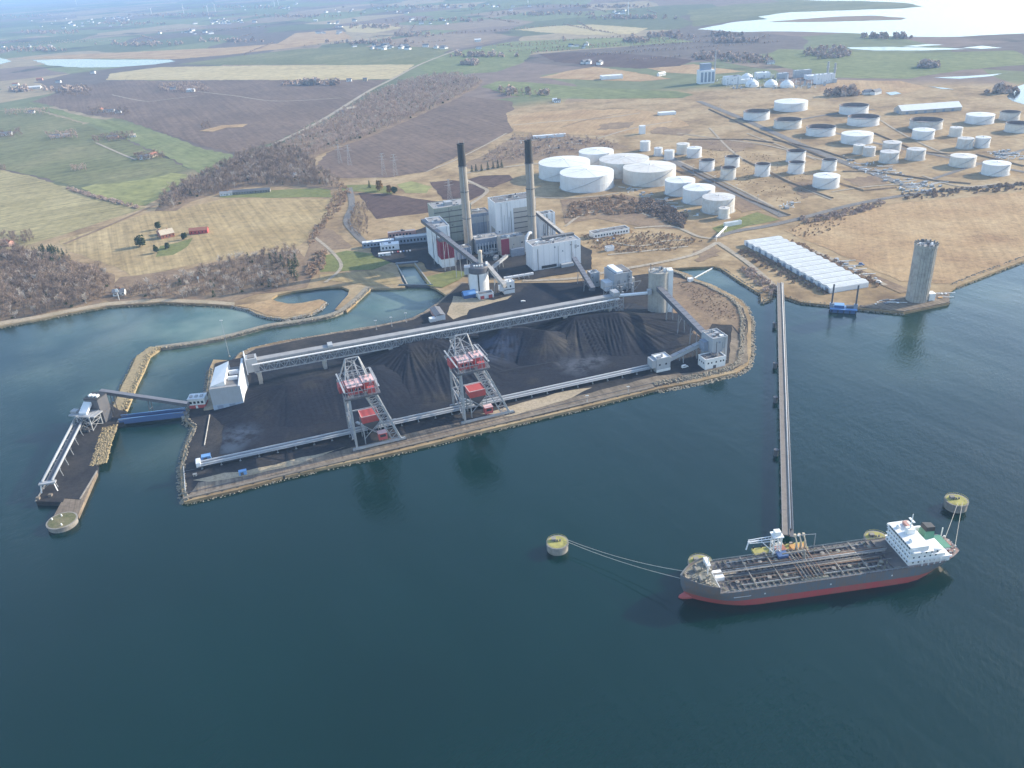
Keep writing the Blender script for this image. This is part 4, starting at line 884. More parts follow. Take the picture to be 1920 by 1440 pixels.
# ------------------------------------------------------------------ quay unloaders
def unloader(px, py, label, w=31.0):
    o = G(px, py, LZ); t = thing('ship_unloader', label, 'crane', (o.x, o.y, 0), qang, 'ship unloaders on the quay')
    D = 28.0; z0 = 2.9; ZP = 43.0; S = M['steel']
    LX = 20.0  # platform length over the legs
    # sill beams and bogies
    for y in (0, D):
        MB().beam((-3, y, z0 + 1.6), (w + 3, y, z0 + 1.6), 1.3, 1.5).build('sill_beam', S, t)
        for x in (0, w):
            for dx in (-2.2, 2.2): MB().box(x + dx - 1.7, x + dx + 1.7, y - 0.6, y + 0.6, 2.7, z0 + 1.1).build('bogie', M['dark_steel'], t)
    # two upright legs and two raking legs
    for y in (0, D):
        MB().beam((0, y, z0 + 1), (0, y, ZP), 1.4, 1.4).build('leg', S, t)
        MB().beam((w, y, z0 + 1), (LX - 2, y * 0.8 + 2.5, ZP), 1.4, 1.4).build('leg', S, t)
    # lattice rakes
    for y in (2.5, D - 2.5):
        m1 = MB()
        p = Vector((w - 6, y, z0 + 2)); q = Vector((LX - 9, y * 0.8 + 2.5, ZP - 1)); p2 = Vector((w, y, z0 + 2)); q2 = Vector((LX - 2, y * 0.8 + 2.5, ZP - 1))
        m1.beam(p, q, 0.8)
        for k in range(9):
            a = p.lerp(q, k / 9); b = p2.lerp(q2, (k + 1) / 9); c = p2.lerp(q2, k / 9)
            m1.beam(a, b, 0.35); m1.beam(a, c, 0.35)
        m1.build('lattice_leg', S, t)
    # cross bracing of the portal ends and sides
    for a, b in (((0, 0, z0 + 2), (0, D, z0 + 16)), ((0, 0, z0 + 16), (0, D, z0 + 30)), ((w, 0, z0 + 2), (w - 6, D, z0 + 18))):
        MB().beam(a, b, 0.7).build('brace', S, t)
    for z in (z0 + 16, z0 + 30):
        MB().beam((0, 0, z), (0, D, z), 1.0).build('tie_beam', S, t)
        f = (z - z0) / (ZP - z0); xx = w + (LX - 2 - w) * f
        MB().beam((xx, 0, z), (xx, D * (1 - 0.2 * f) + 2.5 * f, z), 0.9).build('tie_beam', S, t)
    MB().beam((0, D, z0 + 16), (w - 5, D, z0 + 16), 0.9).build('tie_beam', S, t)
    # top platform and handrails
    MB().box(-3, LX + 1, -2, D + 2, ZP, ZP + 1.1).build('platform', M['dark_steel'], t)
    hrm = MB()
    for (a, b) in (((-3, -2), (LX + 1, -2)), ((LX + 1, -2), (LX + 1, D + 2)), ((-3, D + 2), (LX + 1, D + 2)), ((-3, -2), (-3, D + 2))):
        n = 8
        for k in range(n + 1):
            x = a[0] + (b[0] - a[0]) * k / n; y = a[1] + (b[1] - a[1]) * k / n; hrm.beam((x, y, ZP + 1), (x, y, ZP + 2.2), 0.14)
        hrm.beam((*a, ZP + 2.2), (*b, ZP + 2.2), 0.14); hrm.beam((*a, ZP + 1.6), (*b, ZP + 1.6), 0.1)
    hrm.build('handrail', S, t)
    # red machinery house in two stepped blocks with faded roofs
    mh1 = MB().box(0.5, 10.5, 3.5, 15, ZP + 1.1, ZP + 6.6).build('machinery_house', M['red'], t)
    MB().box(0.2, 10.8, 3.2, 15.3, ZP + 6.6, ZP + 7.0).build('roof', M['red_faded'], mh1)
    mh2 = MB().box(11.4, 18.8, 5.0, 16, ZP + 1.1, ZP + 7.4).build('machinery_house', M['red'], t)
    MB().box(11.1, 19.1, 4.7, 16.3, ZP + 7.4, ZP + 7.8).build('roof', M['red_faded'], mh2)
    MB().box(-4.5, 0.3, 9, 17, ZP + 1.1, ZP + 6.0).build('winch_house', M['red'], t)
    MB().box(13, 18, -0.5, 2.8, ZP + 1.1, ZP + 5.5).build('switch_room', M['red'], t)
    for x in (2, 5, 13, 16):
        for y in (5, 12): MB().box(x, x + 1.2, y, y + 1.2, ZP + (7.0 if x < 11 else 7.8), ZP + (8.1 if x < 11 else 9.2)).build('roof_vent', M['steel'], mh1 if x < 11 else mh2)
    for x in (2.2, 5.0, 7.8): MB().box(x, x + 1.6, 3.42, 3.5, ZP + 3.6, ZP + 5.4).build('window', M['glass'], mh1)
    # lattice cage and walkways round the machinery houses
    cg = MB()
    for y in (-1.2, 19.2):
        for k in range(6): cg.beam((-2 + 4.4 * k, y, ZP + 1), (-2 + 4.4 * k, y, ZP + 11), .32)
        for z in (ZP + 5.5, ZP + 11): cg.beam((-2, y, z), (20, y, z), .32)
        for k in range(5): cg.beam((-2 + 4.4 * k, y, ZP + (1 if k % 2 else 11)), (2.4 + 4.4 * k, y, ZP + (11 if k % 2 else 1)), .24)
    for k in range(6): cg.beam((-2 + 4.4 * k, -1.2, ZP + 11), (-2 + 4.4 * k, 19.2, ZP + 11), .3)
    cg.build('cage', S, t)
    for x in (-2.5, 20.5): MB().box(x - .6, x + .6, -2, D + 2, ZP + 6.2, ZP + 6.4).build('walkway', M['grey_clad'], t)
    cbm = MB()
    for k in range(5): cbm.tube((2 + 4 * k, 5 + 2 * k, ZP + 8), (6 + 1.2 * k, 21, ZP + 19.5), .09, 4)
    cbm.build('cables', M['dark_steel'], t)
    tr = MB()
    for k in range(9):
        z = z0 + 4 + 4.2 * k; tr.beam((0, 0, z), (0, 5, z + 4.2), .28); tr.beam((0, 5, z), (0, 0, z + 4.2), .28); tr.beam((0, 0, z + 4.2), (0, 5, z + 4.2), .25)
    tr.beam((0, 5, z0 + 2), (0, 5, ZP), .6); tr.build('lattice_leg', S, t)
    # A frame above the platform
    af = MB(); T1 = Vector((4, 21, ZP + 20)); T2 = Vector((13, 21, ZP + 20)); 
    for T, xb in ((T1, -2), (T2, 19)):
        af.beam((xb + (2 if xb < 0 else -2), 14, ZP + 1), T, 0.8); af.beam((xb, D + 1, ZP + 1), T, 0.8)
    af.beam(T1, T2, 0.8); af.beam((1, 17.5, ZP + 10), (16, 17.5, ZP + 10), 0.5); af.beam((0.8, 17.5, ZP + 10.5), T2, 0.45); af.beam((16.2, 17.5, ZP + 10.5), T1, 0.45)
    af.beam((8.5, 21, ZP + 20), (8.5, 27, ZP + 1), 0.5); af.build('a_frame', S, t)
    # raised boom folded to the landward side, with stays
    bm_ = MB()
    for x in (5, 12):
        bm_.beam((x, D - 4, ZP + 2), (x, D + 12, ZP + 9), 0.9)
    for k in range(5): bm_.beam((5, D - 4 + 4 * k, ZP + 2 + 1.75 * k), (12, D - 4 + 4 * k, ZP + 2 + 1.75 * k), 0.4)
    bm_.build('boom', S, t)
    for x, T in ((5, T1), (12, T2)): MB().tube(T, (x, D + 12, ZP + 9), 0.16, 5).build('stay', M['dark_steel'], t)
    # grab gantry rails along the side, ladder zigzag
    st = MB()
    for k in range(8):
        z = z0 + 4 + k * 4.7; st.beam((-1.6, 3 if k % 2 else 9, z), (-1.6, 9 if k % 2 else 3, z + 4.7), 0.7, 0.25); st.box(-2.2, -1.0, 9 if k % 2 else 1.6, 10.6 if k % 2 else 3, z + 4.5, z + 4.7)
    st.build('stairs', S, t)
    # hopper: red bin on a funnel, standing on a frame
    hz = z0 + 16
    hop = MB().box(7, 19, 6.5, 17, hz, hz + 5).build('hopper', M['red'], t)
    for k in range(4): MB().box(8.6 + 2.6 * k, 9.1 + 2.6 * k, 6.2, 6.5, hz + 0.2, hz + 4.8).build('hopper_rib', M['red'], hop)
    MB().box(6.6, 19.4, 6.1, 6.5, hz + 5, hz + 5.5).box(6.6, 19.4, 17, 17.4, hz + 5, hz + 5.5).box(6.6, 7, 6.5, 17, hz + 5, hz + 5.5).box(19, 19.4, 6.5, 17, hz + 5, hz + 5.5).build('hopper_rim', M['red_faded'], hop)
    MB().hexa([(11, 10, hz - 8), (15, 10, hz - 8), (15, 14, hz - 8), (11, 14, hz - 8)], [(7, 6.5, hz), (19, 6.5, hz), (19, 17, hz), (7, 17, hz)]).build('funnel', M['dark_steel'], hop)
    hb = MB()
    for x, y in ((7, 6.5), (19, 6.5), (19, 17), (7, 17)): hb.beam((x, y, hz), (x, y * 1.1 - 1, z0), 0.6)
    for y in (6.5, 17): hb.beam((7, y, hz - 1), (19, y, z0 + 4), 0.4); hb.beam((19, y, hz - 1), (7, y, z0 + 4), 0.4)
    hb.build('hopper_frame', S, t)
    # red operator's room low at the front
    opr = MB().box(16, 22, 1.5, 6, z0 + 3, z0 + 8).build('operator_room', M['red'], t)
    MB().box(15.8, 22.2, 1.3, 6.2, z0 + 8, z0 + 8.35).build('operator_roof', M['red_faded'], opr)
    MB().box(17, 21, 1.42, 1.5, z0 + 5.2, z0 + 7.2).build('window', M['glass'], opr)
    MB().beam((22, 3.5, z0 + 4), (12, 12, hz - 8), 1.6, 1.4).build('chute', M['dark_steel'], t)
    # inclined conveyor down to the quay conveyor
    MB().beam((12, 14, hz - 8.4), (6, D + 2, z0 + 5.5), 1.8, 1.0).build('cross_conveyor', M['grey_clad'], t)
    return t
unloader(671, 847, 'red and grey ship unloader on the quay nearer the grey shed')
unloader(873, 797, 'red and grey ship unloader on the quay nearer the white junction tower', 34.0)
# lamp masts along the yard and small vehicles
def mast(px, py, h, label, group='yard light masts'):
    p = G(px, py, LZ + 0.5); t = thing('light_mast', label, 'light mast', p, 0, group)
    MB().tube((0, 0, 0), (0, 0, h), 0.22, 6, 0.1).build('pole', M['steel'], t); MB().box(-1.2, 1.2, -0.25, 0.25, h - 0.2, h + 0.3).build('lamp_head', M['white'], t); MB().box(-0.6, 0.6, -0.6, 0.6, -0.5, 0.4).build('footing', M['concrete'], t)
mast(430, 668, 34, 'tall thin mast behind the grey shed at the yard corner', None)
for x, y in ((1101, 753), (1178, 736)): mast(x, y, 5, 'short light post on the sandy quay edge')
for x, y in ((735, 612), (762, 604), (706, 618)): mast(x, y, 9, 'slim light post on the channel road behind the coal yard', 'posts on the channel road')
# ------------------------------------------------------------------ grey shed at the left end of the yard
A = G(402, 771, LZ); t = thing('transfer_shed', 'tall grey shed with white split roof at the left end of the coal yard', 'shed', (A.x, A.y, 0), math.radians(9.0))
W_, D_ = 22.5, 36.0
MB().box(0, W_, 0, D_, 2.4, 20.5).build('wall', M['grey_clad'], t)
MB().box(-0.1, W_ + 0.1, -0.15, 0, 2.4, 7.0).build('plinth_band', M['pale_band'], t)
MB().box(W_, W_ + 0.35, -0.1, D_, 2.4, 20.5).build('side_panel', M['white_clad'], t)
MB().add([(W_ - 1.2, -0.1, 20.5), (W_ + 0.35, -0.1, 20.5), (W_ + 0.35, D_, 20.5), (W_ - 1.2, D_, 20.5), (W_ - 1.2, -0.1, 21.0), (W_ + 0.35, -0.1, 21.0), (W_ + 0.35, D_, 27.5), (W_ - 1.2, D_, 27.5)],
         [(0, 3, 2, 1), (4, 5, 6, 7), (0, 1, 5, 4), (1, 2, 6, 5), (2, 3, 7, 6), (3, 0, 4, 7)]).build('fin_wall', M['white_clad'], t)
MB().add([(0.3, 4, 20.5), (11.5, 4, 20.5), (11.5, D_, 20.5), (0.3, D_, 20.5), (0.3, 4, 21.2), (11.5, 4, 24.2), (11.5, D_, 26.5), (0.3, D_, 22.5)],
         [(0, 3, 2, 1), (4, 5, 6, 7), (0, 1, 5, 4), (1, 2, 6, 5), (2, 3, 7, 6), (3, 0, 4, 7)]).build('roof', M['white'], t)
MB().box(11.5, W_ - 1.2, 3, D_ - 1, 20.5, 20.8).build('roof_gutter', M['roof_dark'], t)
MB().box(12.5, W_ - 2.5, 12, 14, 20.8, 23.4).build('roof_beam', M['white_clad'], t); MB().box(12.5, W_ - 2.5, 22, 24, 20.8, 24.0).build('roof_beam', M['white_clad'], t)
MB().box(0, W_, 0, 3.2, 20.5, 20.85).build('parapet', M['roof_grey'], t)
for k in range(2): MB().box(3 + 9 * k, 7.5 + 9 * k, -0.22, -0.15, 2.4, 6.4).build('door', M['steel_blue'], t)
MB().box(-8, -0.4, 2, 34, 2.35, 3.6).build('loading_ramp', M['sand'], t)

# white and red switch house beside it
A = G(356, 768, LZ); t = thing('switch_house', 'small white house with red base beside the grey shed', 'house', (A.x, A.y, 0), math.radians(4))
MB().box(0, 12.5, 0, 9, 2.3, 5.4).build('base_wall', M['red'], t); MB().box(-0.05, 12.55, -0.05, 9.05, 5.4, 10.5).build('wall', M['white'], t)
MB().box(-0.3, 12.8, -0.3, 9.3, 10.5, 10.9).build('roof', M['white_clad'], t)
for k in range(3): MB().box(1 + 4 * k, 3 + 4 * k, 2, 5, 10.9, 12).build('roof_unit', M['grey_clad'], t)
for k in range(4): MB().box(1 + 2.9 * k, 2.8 + 2.9 * k, -0.12, -0.05, 6.6, 8.6).build('window', M['glass'], t)
MB().box(5, 6.6, -0.08, 0, 2.4, 5).build('door', M['white'], t)

# ------------------------------------------------------------------ coal jetty
JP = [(67, 940), (76, 925), (110, 860), (140, 805), (158, 772), (166, 748), (190, 745), (222, 768), (238, 772), (232, 792), (219, 796), (205, 820), (186, 845), (182, 883), (150, 936), (121, 934), (118, 941)]
jw = [G(x, y, 3.2) for x, y in JP]
def slab(name, poly, z0, z1, mt, parent=None):
    return MB().prism([(p[0], p[1]) for p in poly], z0, z1).build(name, M[mt], parent)
M['moss'] = earth('mossy_concrete', (0.10, 0.11, 0.05), (0.22, 0.19, 0.12), None, 0.15, 0.9)
jo = jw[0]; t = thing('coal_jetty', 'narrow concrete jetty with a rounded grassy head in the left water', 'jetty', (0, 0, 0))
slab('deck', jw, -1.5, 3.2, 'yard_dirty', t)
NK = [(118, 941), (121, 931), (152, 934), (182, 884), (178, 905), (145, 966), (140, 972), (100, 972)]
nk = [G(x, y, 3.0) for x, y in [(120, 932), (182, 884), (146, 966), (98, 972)]]
slab('approach_strip', nk, -1.5, 3.0, 'apron', t)
hc = G(116, 976, 3.3); hr_ = 8.6
MB().lathe([(hr_, -1.5), (hr_, 2.8), (hr_ + 0.5, 2.8), (hr_ + 0.5, 3.5), (hr_ - 0.2, 3.5)], 36, (hc.x, hc.y)).build('head_wall', M['old_concrete'], t)
MB().lathe([(hr_ - 0.3, 3.4), (hr_ - 0.5, 3.62), (0.4, 3.75)], 28, (hc.x, hc.y)).build('grass_cap', M['moss'], t)
for (x, y) in ((116, 968), (116, 985), (98, 975)):
    p = G(x, y, 3.5); MB().tube((p.x, p.y, 3.4), (p.x, p.y, 5.0), 0.5, 8, 0.4).build('bollard', M['white'], t)
for k, q in enumerate(((95, 930), (72, 936))):
    p = G(*q, 3.2); MB().box(p.x - 1.1, p.x + 1.1, p.y - 1.0, p.y + 1.0, 3.2, 4.8).build('winch_cabin', M['coping'], t)
edge = MB(); 
for a, b in ((jw[0], jw[1]), (jw[1], jw[2]), (jw[2], jw[3]), (jw[3], jw[4]), (jw[13], jw[14])):
    edge.beam((a.x, a.y, 3.35), (b.x, b.y, 3.35), 0.9, 0.5)
edge.build('kerb', M['old_concrete'], t)
rk = [G(x, y, 3) for x, y in ((206, 800), (196, 830), (184, 872))]
rocks('jetty_rock_bank', rk, -5.5, 5.5, 2.8, 3.6, 22, 'rock_y', 'bank of yellowish boulders lying along the coal jetty', smin=0.5, smax=1.0, seed=21)
# ship loader conveyor: two pale tubes on a frame
A = G(150, 782, 10); B = G(88, 902, 10); d = B - A; L_ = d.length; ang = math.atan2(d.y, d.x)
t = thing('loading_conveyor', 'pair of long pale conveyor tubes raised over the coal jetty', 'conveyor', (A.x, A.y, 0), ang)
for y in (-3.0, 3.2): MB().tube((-2, y, 10), (L_, y, 10), 0.85, 10).build('tube', M['grey_clad'], t, True)
MB().box(0, L_, -1.2, 1.4, 8.9, 9.3).build('walkway', M['dark_steel'], t)
fr0 = None
for k in range(7):
    x = 4 + k * (L_ - 6) / 6
    if fr0 is None:
        fr0 = MB().beam((0, -3.2, 9), (0, -4.2, 3.1), 0.4).beam((0, 3.4, 9), (0, 4.4, 3.1), 0.4).beam((0, -4, 8.8), (0, 4.2, 8.8), 0.5).beam((0, -4, 4), (0, 3.6, 8.6), 0.22).build('trestle', M['steel'], t); fr0.location.x = x
    else: share(fr0, t, (x, 0, 0))
MB().box(L_ - 1, L_ + 2.4, -5, 5.4, 8.6, 9.6).build('end_frame', M['steel'], t)
MB().beam((L_ + 1, 4, 8.4), (L_ + 3, 5.5, 3.1), 0.6).beam((L_ + 3, 5.5, 3.4), (L_ - 3, 2, 8.4), 0.35).build('end_leg', M['white'], t); MB().beam((L_ + 1, -4, 8.4), (L_ + 3, -4.5, 3.1), 0.6).build('end_leg', M['white'], t)
# transfer tower with lattice below
P = G(172, 800, 3.2); t = thing('transfer_tower', 'dark conveyor transfer tower with lattice legs on the coal jetty', 'tower', (P.x, P.y, 0), math.radians(-14))
lg = MB(); hw = 5.5
for x in (-hw, hw):
    for y in (-hw, hw):
        MB().beam((x, y, 3.1), (x, y, 15), 0.7).build('leg', M['steel'], t)
for a in ((-hw, -hw, hw, -hw), (-hw, hw, hw, hw), (-hw, -hw, -hw, hw), (hw, -hw, hw, hw)):
    for z in (3.4, 9):
        lg.beam((a[0], a[1], z), (a[2], a[3], z + 5.6), 0.3); lg.beam((a[2], a[3], z), (a[0], a[1], z + 5.6), 0.3); lg.beam((a[0], a[1], z + 5.6), (a[2], a[3], z + 5.6), 0.4)
lg.build('bracing', M['steel'], t)
MB().box(-13, 9, -4.5, 5.5, 13.8, 14.6).build('platform', M['steel'], t)
MB().box(-13.5, -8.5, -1.5, 3, 14.6, 16.4).build('counterweight', M['steel'], t)
MB().box(-5, 6.5, 6, 17, 12, 23).build('drive_house', M['dark_steel'], t); MB().box(-5.3, 6.8, 5.7, 17.3, 23, 23.5).build('roof', M['black'], t)
for k in range(3): MB().box(-3 + 3 * k, -1.4 + 3 * k, 9, 12, 23.5, 25.0).build('roof_unit', M['white'], t)
MB().hexa([(-5.5, -2, 13.8), (1.0, -2, 13.8), (1.0, 6.2, 19), (-5.5, 6.2, 19)], [(-5.5, -2, 16), (1.0, -2, 16), (1.0, 6.2, 21.3), (-5.5, 6.2, 21.3)]).build('feed_hood', M['white_clad'], t)
MB().box(-6, 7, 7, 16, 3.0, 12).build('base_house', M['dark_steel'], t)
hopm = MB()
for k in range(3): hopm.box(-4 + 3 * k, -2 + 3 * k, -8, -6, 3.2, 5.5)
hopm.build('machinery', M['dark_steel'], t)
# dark gallery over the channel and the blue road bridge
A = G(190, 738, 17); B = G(353, 757, 12); d = B - A; L_ = math.hypot(d.x, d.y)
t = thing('channel_gallery', 'dark enclosed conveyor gallery spanning the channel above the blue bridge', 'conveyor', (A.x, A.y, 0), math.atan2(d.y, d.x))
MB().hexa([(0, -1.6, 17.5), (0, 1.6, 17.5), (0, 1.6, 20), (0, -1.6, 20)], [(L_, -1.6, 10), (L_, 1.6, 10), (L_, 1.6, 12.6), (L_, -1.6, 12.6)]).build('gallery', M['dark_steel'], t)
MB().hexa([(0, -1.9, 20.0), (0, 1.9, 20.0), (0, 1.9, 20.3), (0, -1.9, 20.3)], [(L_, -1.9, 12.6), (L_, 1.9, 12.6), (L_, 1.9, 12.9), (L_, -1.9, 12.9)]).build('roof', M['gal_roof'], t)
for f in (0.12, 0.55):
    z = 17.5 - 7.5 * f; MB().beam((L_ * f, -1.4, z), (L_ * f - 1, -2.4, 0 if f > .3 else 2.5), 0.6).beam((L_ * f, 1.4, z), (L_ * f - 1, 2.4, 0 if f > .3 else 2.5), 0.6).beam((L_ * f, -1.8, z / 2), (L_ * f, 1.8, z / 2), 0.4).build('support', M['dark_steel'], t)
A = G(226, 790, 2.5); B = G(347, 776, 2.5); d = B - A; L_ = d.length
t = thing('road_bridge', 'low blue steel road bridge over the channel to the jetty', 'bridge', (A.x, A.y, 0), math.atan2(d.y, d.x))
MB().box(-2, L_ + 2, -3, 3, 2.6, 3.4).build('deck', M['asphalt'], t)
for y in (-3.4, 3.2):
    MB().extrude_xz([(0, 1.6), (L_, 1.6), (L_, 4.6), (L_ * 0.75, 5.8), (L_ * 0.25, 5.8), (0, 4.6)], y, y + 0.4).build('girder', M['blue'], t)
    MB().box(0, L_, y - 0.1, y + 0.5, 5.9, 6.1).build('top_rail', M['blue_light'], t)
for x in (1, L_ - 1): MB().box(x - 1.2, x + 1.2, -3.6, 3.6, -1.5, 2.6).build('abutment', M['concrete'], t)
# blue boxes and a tarpaulined machine in the yard corner
def box_thing(name, label, cat, px, py, w, d, h, mt, rz=SITE, lid=None):
    p = G(px, py, LZ + 0.65); t = thing(name, label, cat, p, rz)
    MB().box(-w / 2, w / 2, -d / 2, d / 2, 0, h).build('body', M[mt], t); MB().box(-w / 2 - .1, w / 2 + .1, -d / 2 - .1, d / 2 + .1, h, h + .2).build('lid', M[lid or mt], t)
    MB().box(-w * .3, w * .1, -d / 2 - .06, -d / 2, 0.1, h * .8).build('door', M['dark_steel'], t)
    for s in (-1, 1): MB().box(s * w * .38 - .2, s * w * .38 + .2, -d / 2, d / 2, -0.2, 0).build('skid', M['dark_steel'], t)
box_thing('site_container', 'bright blue steel container on the sandy quay apron', 'container', 456, 889, 5.0, 2.6, 2.8, 'blue_light')
box_thing('pump_house', 'blue pump house at the tail of the quay conveyor', 'pump house', 388, 862, 6, 4, 3.6, 'blue_light')
box_thing('marker_block', 'pale concrete block at the corner of the quay apron', 'block', 366, 892, 2.4, 1.6, 1.4, 'concrete')
# pale conveyor hose lying on the slope beside the shed
A = G(393, 778, LZ + 1); B = G(383, 835, LZ + 1)
t = thing('pipe_run', 'thin pale pipe lying down the slope in front of the grey shed', 'pipe', (A.x, A.y, 0), math.atan2(B.y - A.y, B.x - A.x)); L_ = (B - A).length
MB().tube((0, 0, LZ + 1.0), (L_, 0, LZ + 1.0), 0.45, 8).build('pipe', M['concrete'], t)
for k in range(5): MB().box(L_ * (.1 + .2 * k) - .3, L_ * (.1 + .2 * k) + .3, -.5, .5, LZ + .2, LZ + .7).build('saddle', M['concrete'], t)
# yard fence poles on the left point
A = G(341, 880, LZ); B = G(344, 925, LZ)
t = thing('guard_rail', 'white guard rail on the left point of the coal yard', 'railing', (A.x, A.y, 0), math.atan2(B.y - A.y, B.x - A.x)); L_ = (B - A).length
for k in range(8): MB().beam((k * L_ / 7, 1.5, 1.6), (k * L_ / 7, 1.5, 4.2), 0.25).build('post', M['white'], t)
for z in (3.2, 4.1): MB().beam((0, 1.5, z), (L_, 1.5, z), 0.2).build('rail', M['white'], t)
# ------------------------------------------------------------------ buildings at the right end of the yard
def bld(name, label, cat, loc, rz, W, D, H, wall, roof, group=None, z0=LZ, par=0.8, units=0, seed=0, windows=None, bands=None):
    """box building: wall, recessed roof behind a parapet, roof units, rows of windows, cladding bands"""
    t = thing(name, label, cat, (loc[0], loc[1], z0), rz, group); r = random.Random(seed)
    wl0 = MB().box(0, W, 0, D, -0.5, H).build('wall', M[wall], t)
    rf0 = MB().box(0.5, W - 0.5, 0.5, D - 0.5, H, H + 0.12).build('roof', M[roof], t)
    if par:
        p = MB(); p.box(-0.05, W + 0.05, -0.05, 0.45, H, H + par); p.box(-0.05, W + 0.05, D - 0.45, D + 0.05, H, H + par); p.box(-0.05, 0.45, 0.45, D - 0.45, H, H + par); p.box(W - 0.45, W + 0.05, 0.45, D - 0.45, H, H + par)
        p.build('parapet', M[wall], t)
    for k in range(units):
        w = r.uniform(1.2, 3.2); x = r.uniform(1.5, W - 5); y = r.uniform(1.5, D - 4); h = r.uniform(0.8, 2.2)
        if k % 3 == 2: MB().tube((x, y, H + .1), (x, y, H + h + 1), 0.5, 8).build('roof_stack', M['steel'], rf0)
        else: MB().box(x, x + w, y, y + w * .8, H + .1, H + h).build('roof_unit', M[r.choice(['white', 'steel', 'dark_steel'])], rf0)
    if H > 14:
        for k in range(1, int(W / 6)): MB().box(6 * k - .09, 6 * k + .09, -.055, -.005, .2, H - .1).build('panel_joint', M['grey_clad'], wl0)
        for k in range(1, int(D / 6)): MB().box(-.055, -.005, 6 * k - .09, 6 * k + .09, .2, H - .1).build('panel_joint', M['grey_clad'], wl0)
    if H > 14:
        for k in range(3):
            x = r.uniform(2, W - 2); MB().tube((x, -.35, 0), (x, -.35, H * r.uniform(.5, 1.02)), .22, 6).build('downpipe', M[r.choice(['steel', 'grey_clad', 'dark_steel'])], wl0)
        for k in range(4):
            x = r.uniform(1, W - 3.5); z = r.uniform(2, H - 3); MB().box(x, x + r.uniform(.8, 2.4), -.2, -.03, z, z + r.uniform(.8, 1.8)).build('louvre', M[r.choice(['dark_steel', 'steel_blue'])], wl0)
        MB().box(W * .8, W * .8 + .5, -.5, -.03, 0, H).build('ladder', M['steel'], wl0)
        for k in range(3):
            y = r.uniform(2, D - 4); x = r.uniform(2, W - 8); MB().box(x, x + r.uniform(3, 7), y, y + 1.0, H + .4, H + 1.4).build('roof_duct', M['grey_clad'], rf0)
    for (x0, x1, z1, z2) in (windows or []): MB().box(x0, x1, -0.09, -0.01, z1, z2).build('window', M['glass'], wl0)
    for (x0, x1, z1, z2, mt) in (bands or []): MB().box(x0, x1, -0.16, -0.02, z1, z2).build('cladding_band', M[mt], t)
    return t

t = bld('junction_tower', 'small pale grey junction tower at the right end of the quay conveyor', 'tower', G(1231, 700, LZ), SITE, 12, 9.5, 11.5, 'grey_clad', 'white_clad', units=6, seed=1, windows=[(2, 3.4, 6, 7.4), (7.5, 9, 6, 7.4)])
MB().box(-3.4, 0, 0.5, 9, 4.6, 11.2).build('belt_hood', M['grey_clad'], t); MB().box(-0.1, 12.1, -0.14, 0, 0, 2.6).build('base_band', M['white'], t)
t = bld('transfer_house', 'tall blank grey transfer house at the right end of the coal yard', 'house', G(1334, 682, LZ), SITE, 13.5, 17, 21, 'grey_clad', 'roof_grey', units=9, seed=2)
MB().box(-4, 0, 6, 13, 9, 17).build('gallery_hood', M['steel_blue'], t)
t = bld('control_house', 'low white house with dark roof beside the tall grey transfer house', 'house', G(1322, 695, LZ), SITE, 18, 11, 8.6, 'white', 'roof_dark', units=5, seed=3, windows=[(2, 3.2, 5, 6.4), (5, 6.2, 5, 6.4), (9, 10.2, 5, 6.4), (13, 14.2, 5, 6.4), (15.5, 16.7, 5, 6.4)])
for k in range(3): MB().box(-0.08, 0, 2 + 3 * k, 3.2 + 3 * k, 4.8, 6.2).build('window', M['glass'], t)
MB().box(7, 9.6, -0.1, 0, 0, 3.2).build('door', M['dark_steel'], t)
def gallery(name, label, A, B, w, h, wall, roof, legs=0, ground=LZ, legmat='steel', z_end=None):
    """enclosed sloping conveyor gallery from A to B, on trestle legs"""
    A = Vector(A); B = Vector(B); d = B - A; L_ = math.hypot(d.x, d.y)
    t = thing(name, label, 'conveyor', (A.x, A.y, 0), math.atan2(d.y, d.x))
    MB().hexa([(0, -w / 2, A.z - h), (0, w / 2, A.z - h), (0, w / 2, A.z), (0, -w / 2, A.z)], [(L_, -w / 2, B.z - h), (L_, w / 2, B.z - h), (L_, w / 2, B.z), (L_, -w / 2, B.z)]).build('gallery', M[wall], t)
    MB().hexa([(0, -w / 2 - .2, A.z), (0, w / 2 + .2, A.z), (0, w / 2 + .2, A.z + .3), (0, -w / 2 - .2, A.z + .3)], [(L_, -w / 2 - .2, B.z), (L_, w / 2 + .2, B.z), (L_, w / 2 + .2, B.z + .3), (L_, -w / 2 - .2, B.z + .3)]).build('roof', M[roof], t)
    for k in range(legs):
        f = (k + 1) / (legs + 1); z = A.z + (B.z - A.z) * f - h
        if z > ground + 2:
            MB().beam((L_ * f, -w / 2, z), (L_ * f, -w / 2 - .8, ground - .3), 0.5).beam((L_ * f, w / 2, z), (L_ * f, w / 2 + .8, ground - .3), 0.5).beam((L_ * f, -w / 2 - .4, (z + ground) / 2), (L_ * f, w / 2, z), 0.3).build('trestle', M[legmat], t)
    n = int(L_ / 6)
    rb = MB()
    for k in range(n):
        f = (k + .5) / n; z = A.z + (B.z - A.z) * f; rb.box(L_ * f - .12, L_ * f + .12, -w / 2 - .12, w / 2 + .12, z + .28, z + .45)
    rb.build('roof_rib', M['dark_steel'], t)
    return t
SC = SILO + Vector((SILO.x, SILO.y, 0)).normalized() * 9.0
gallery('inclined_gallery', 'long dark conveyor gallery sloping from the concrete silo to the transfer house', (SC.x - 1, SC.y - 8.5, 30), (159.5, 607, 19), 5, 3.8, 'dark_steel', 'gal_roof', 3)
a = G(1258, 690, 2); b = G(1330, 672, 2)
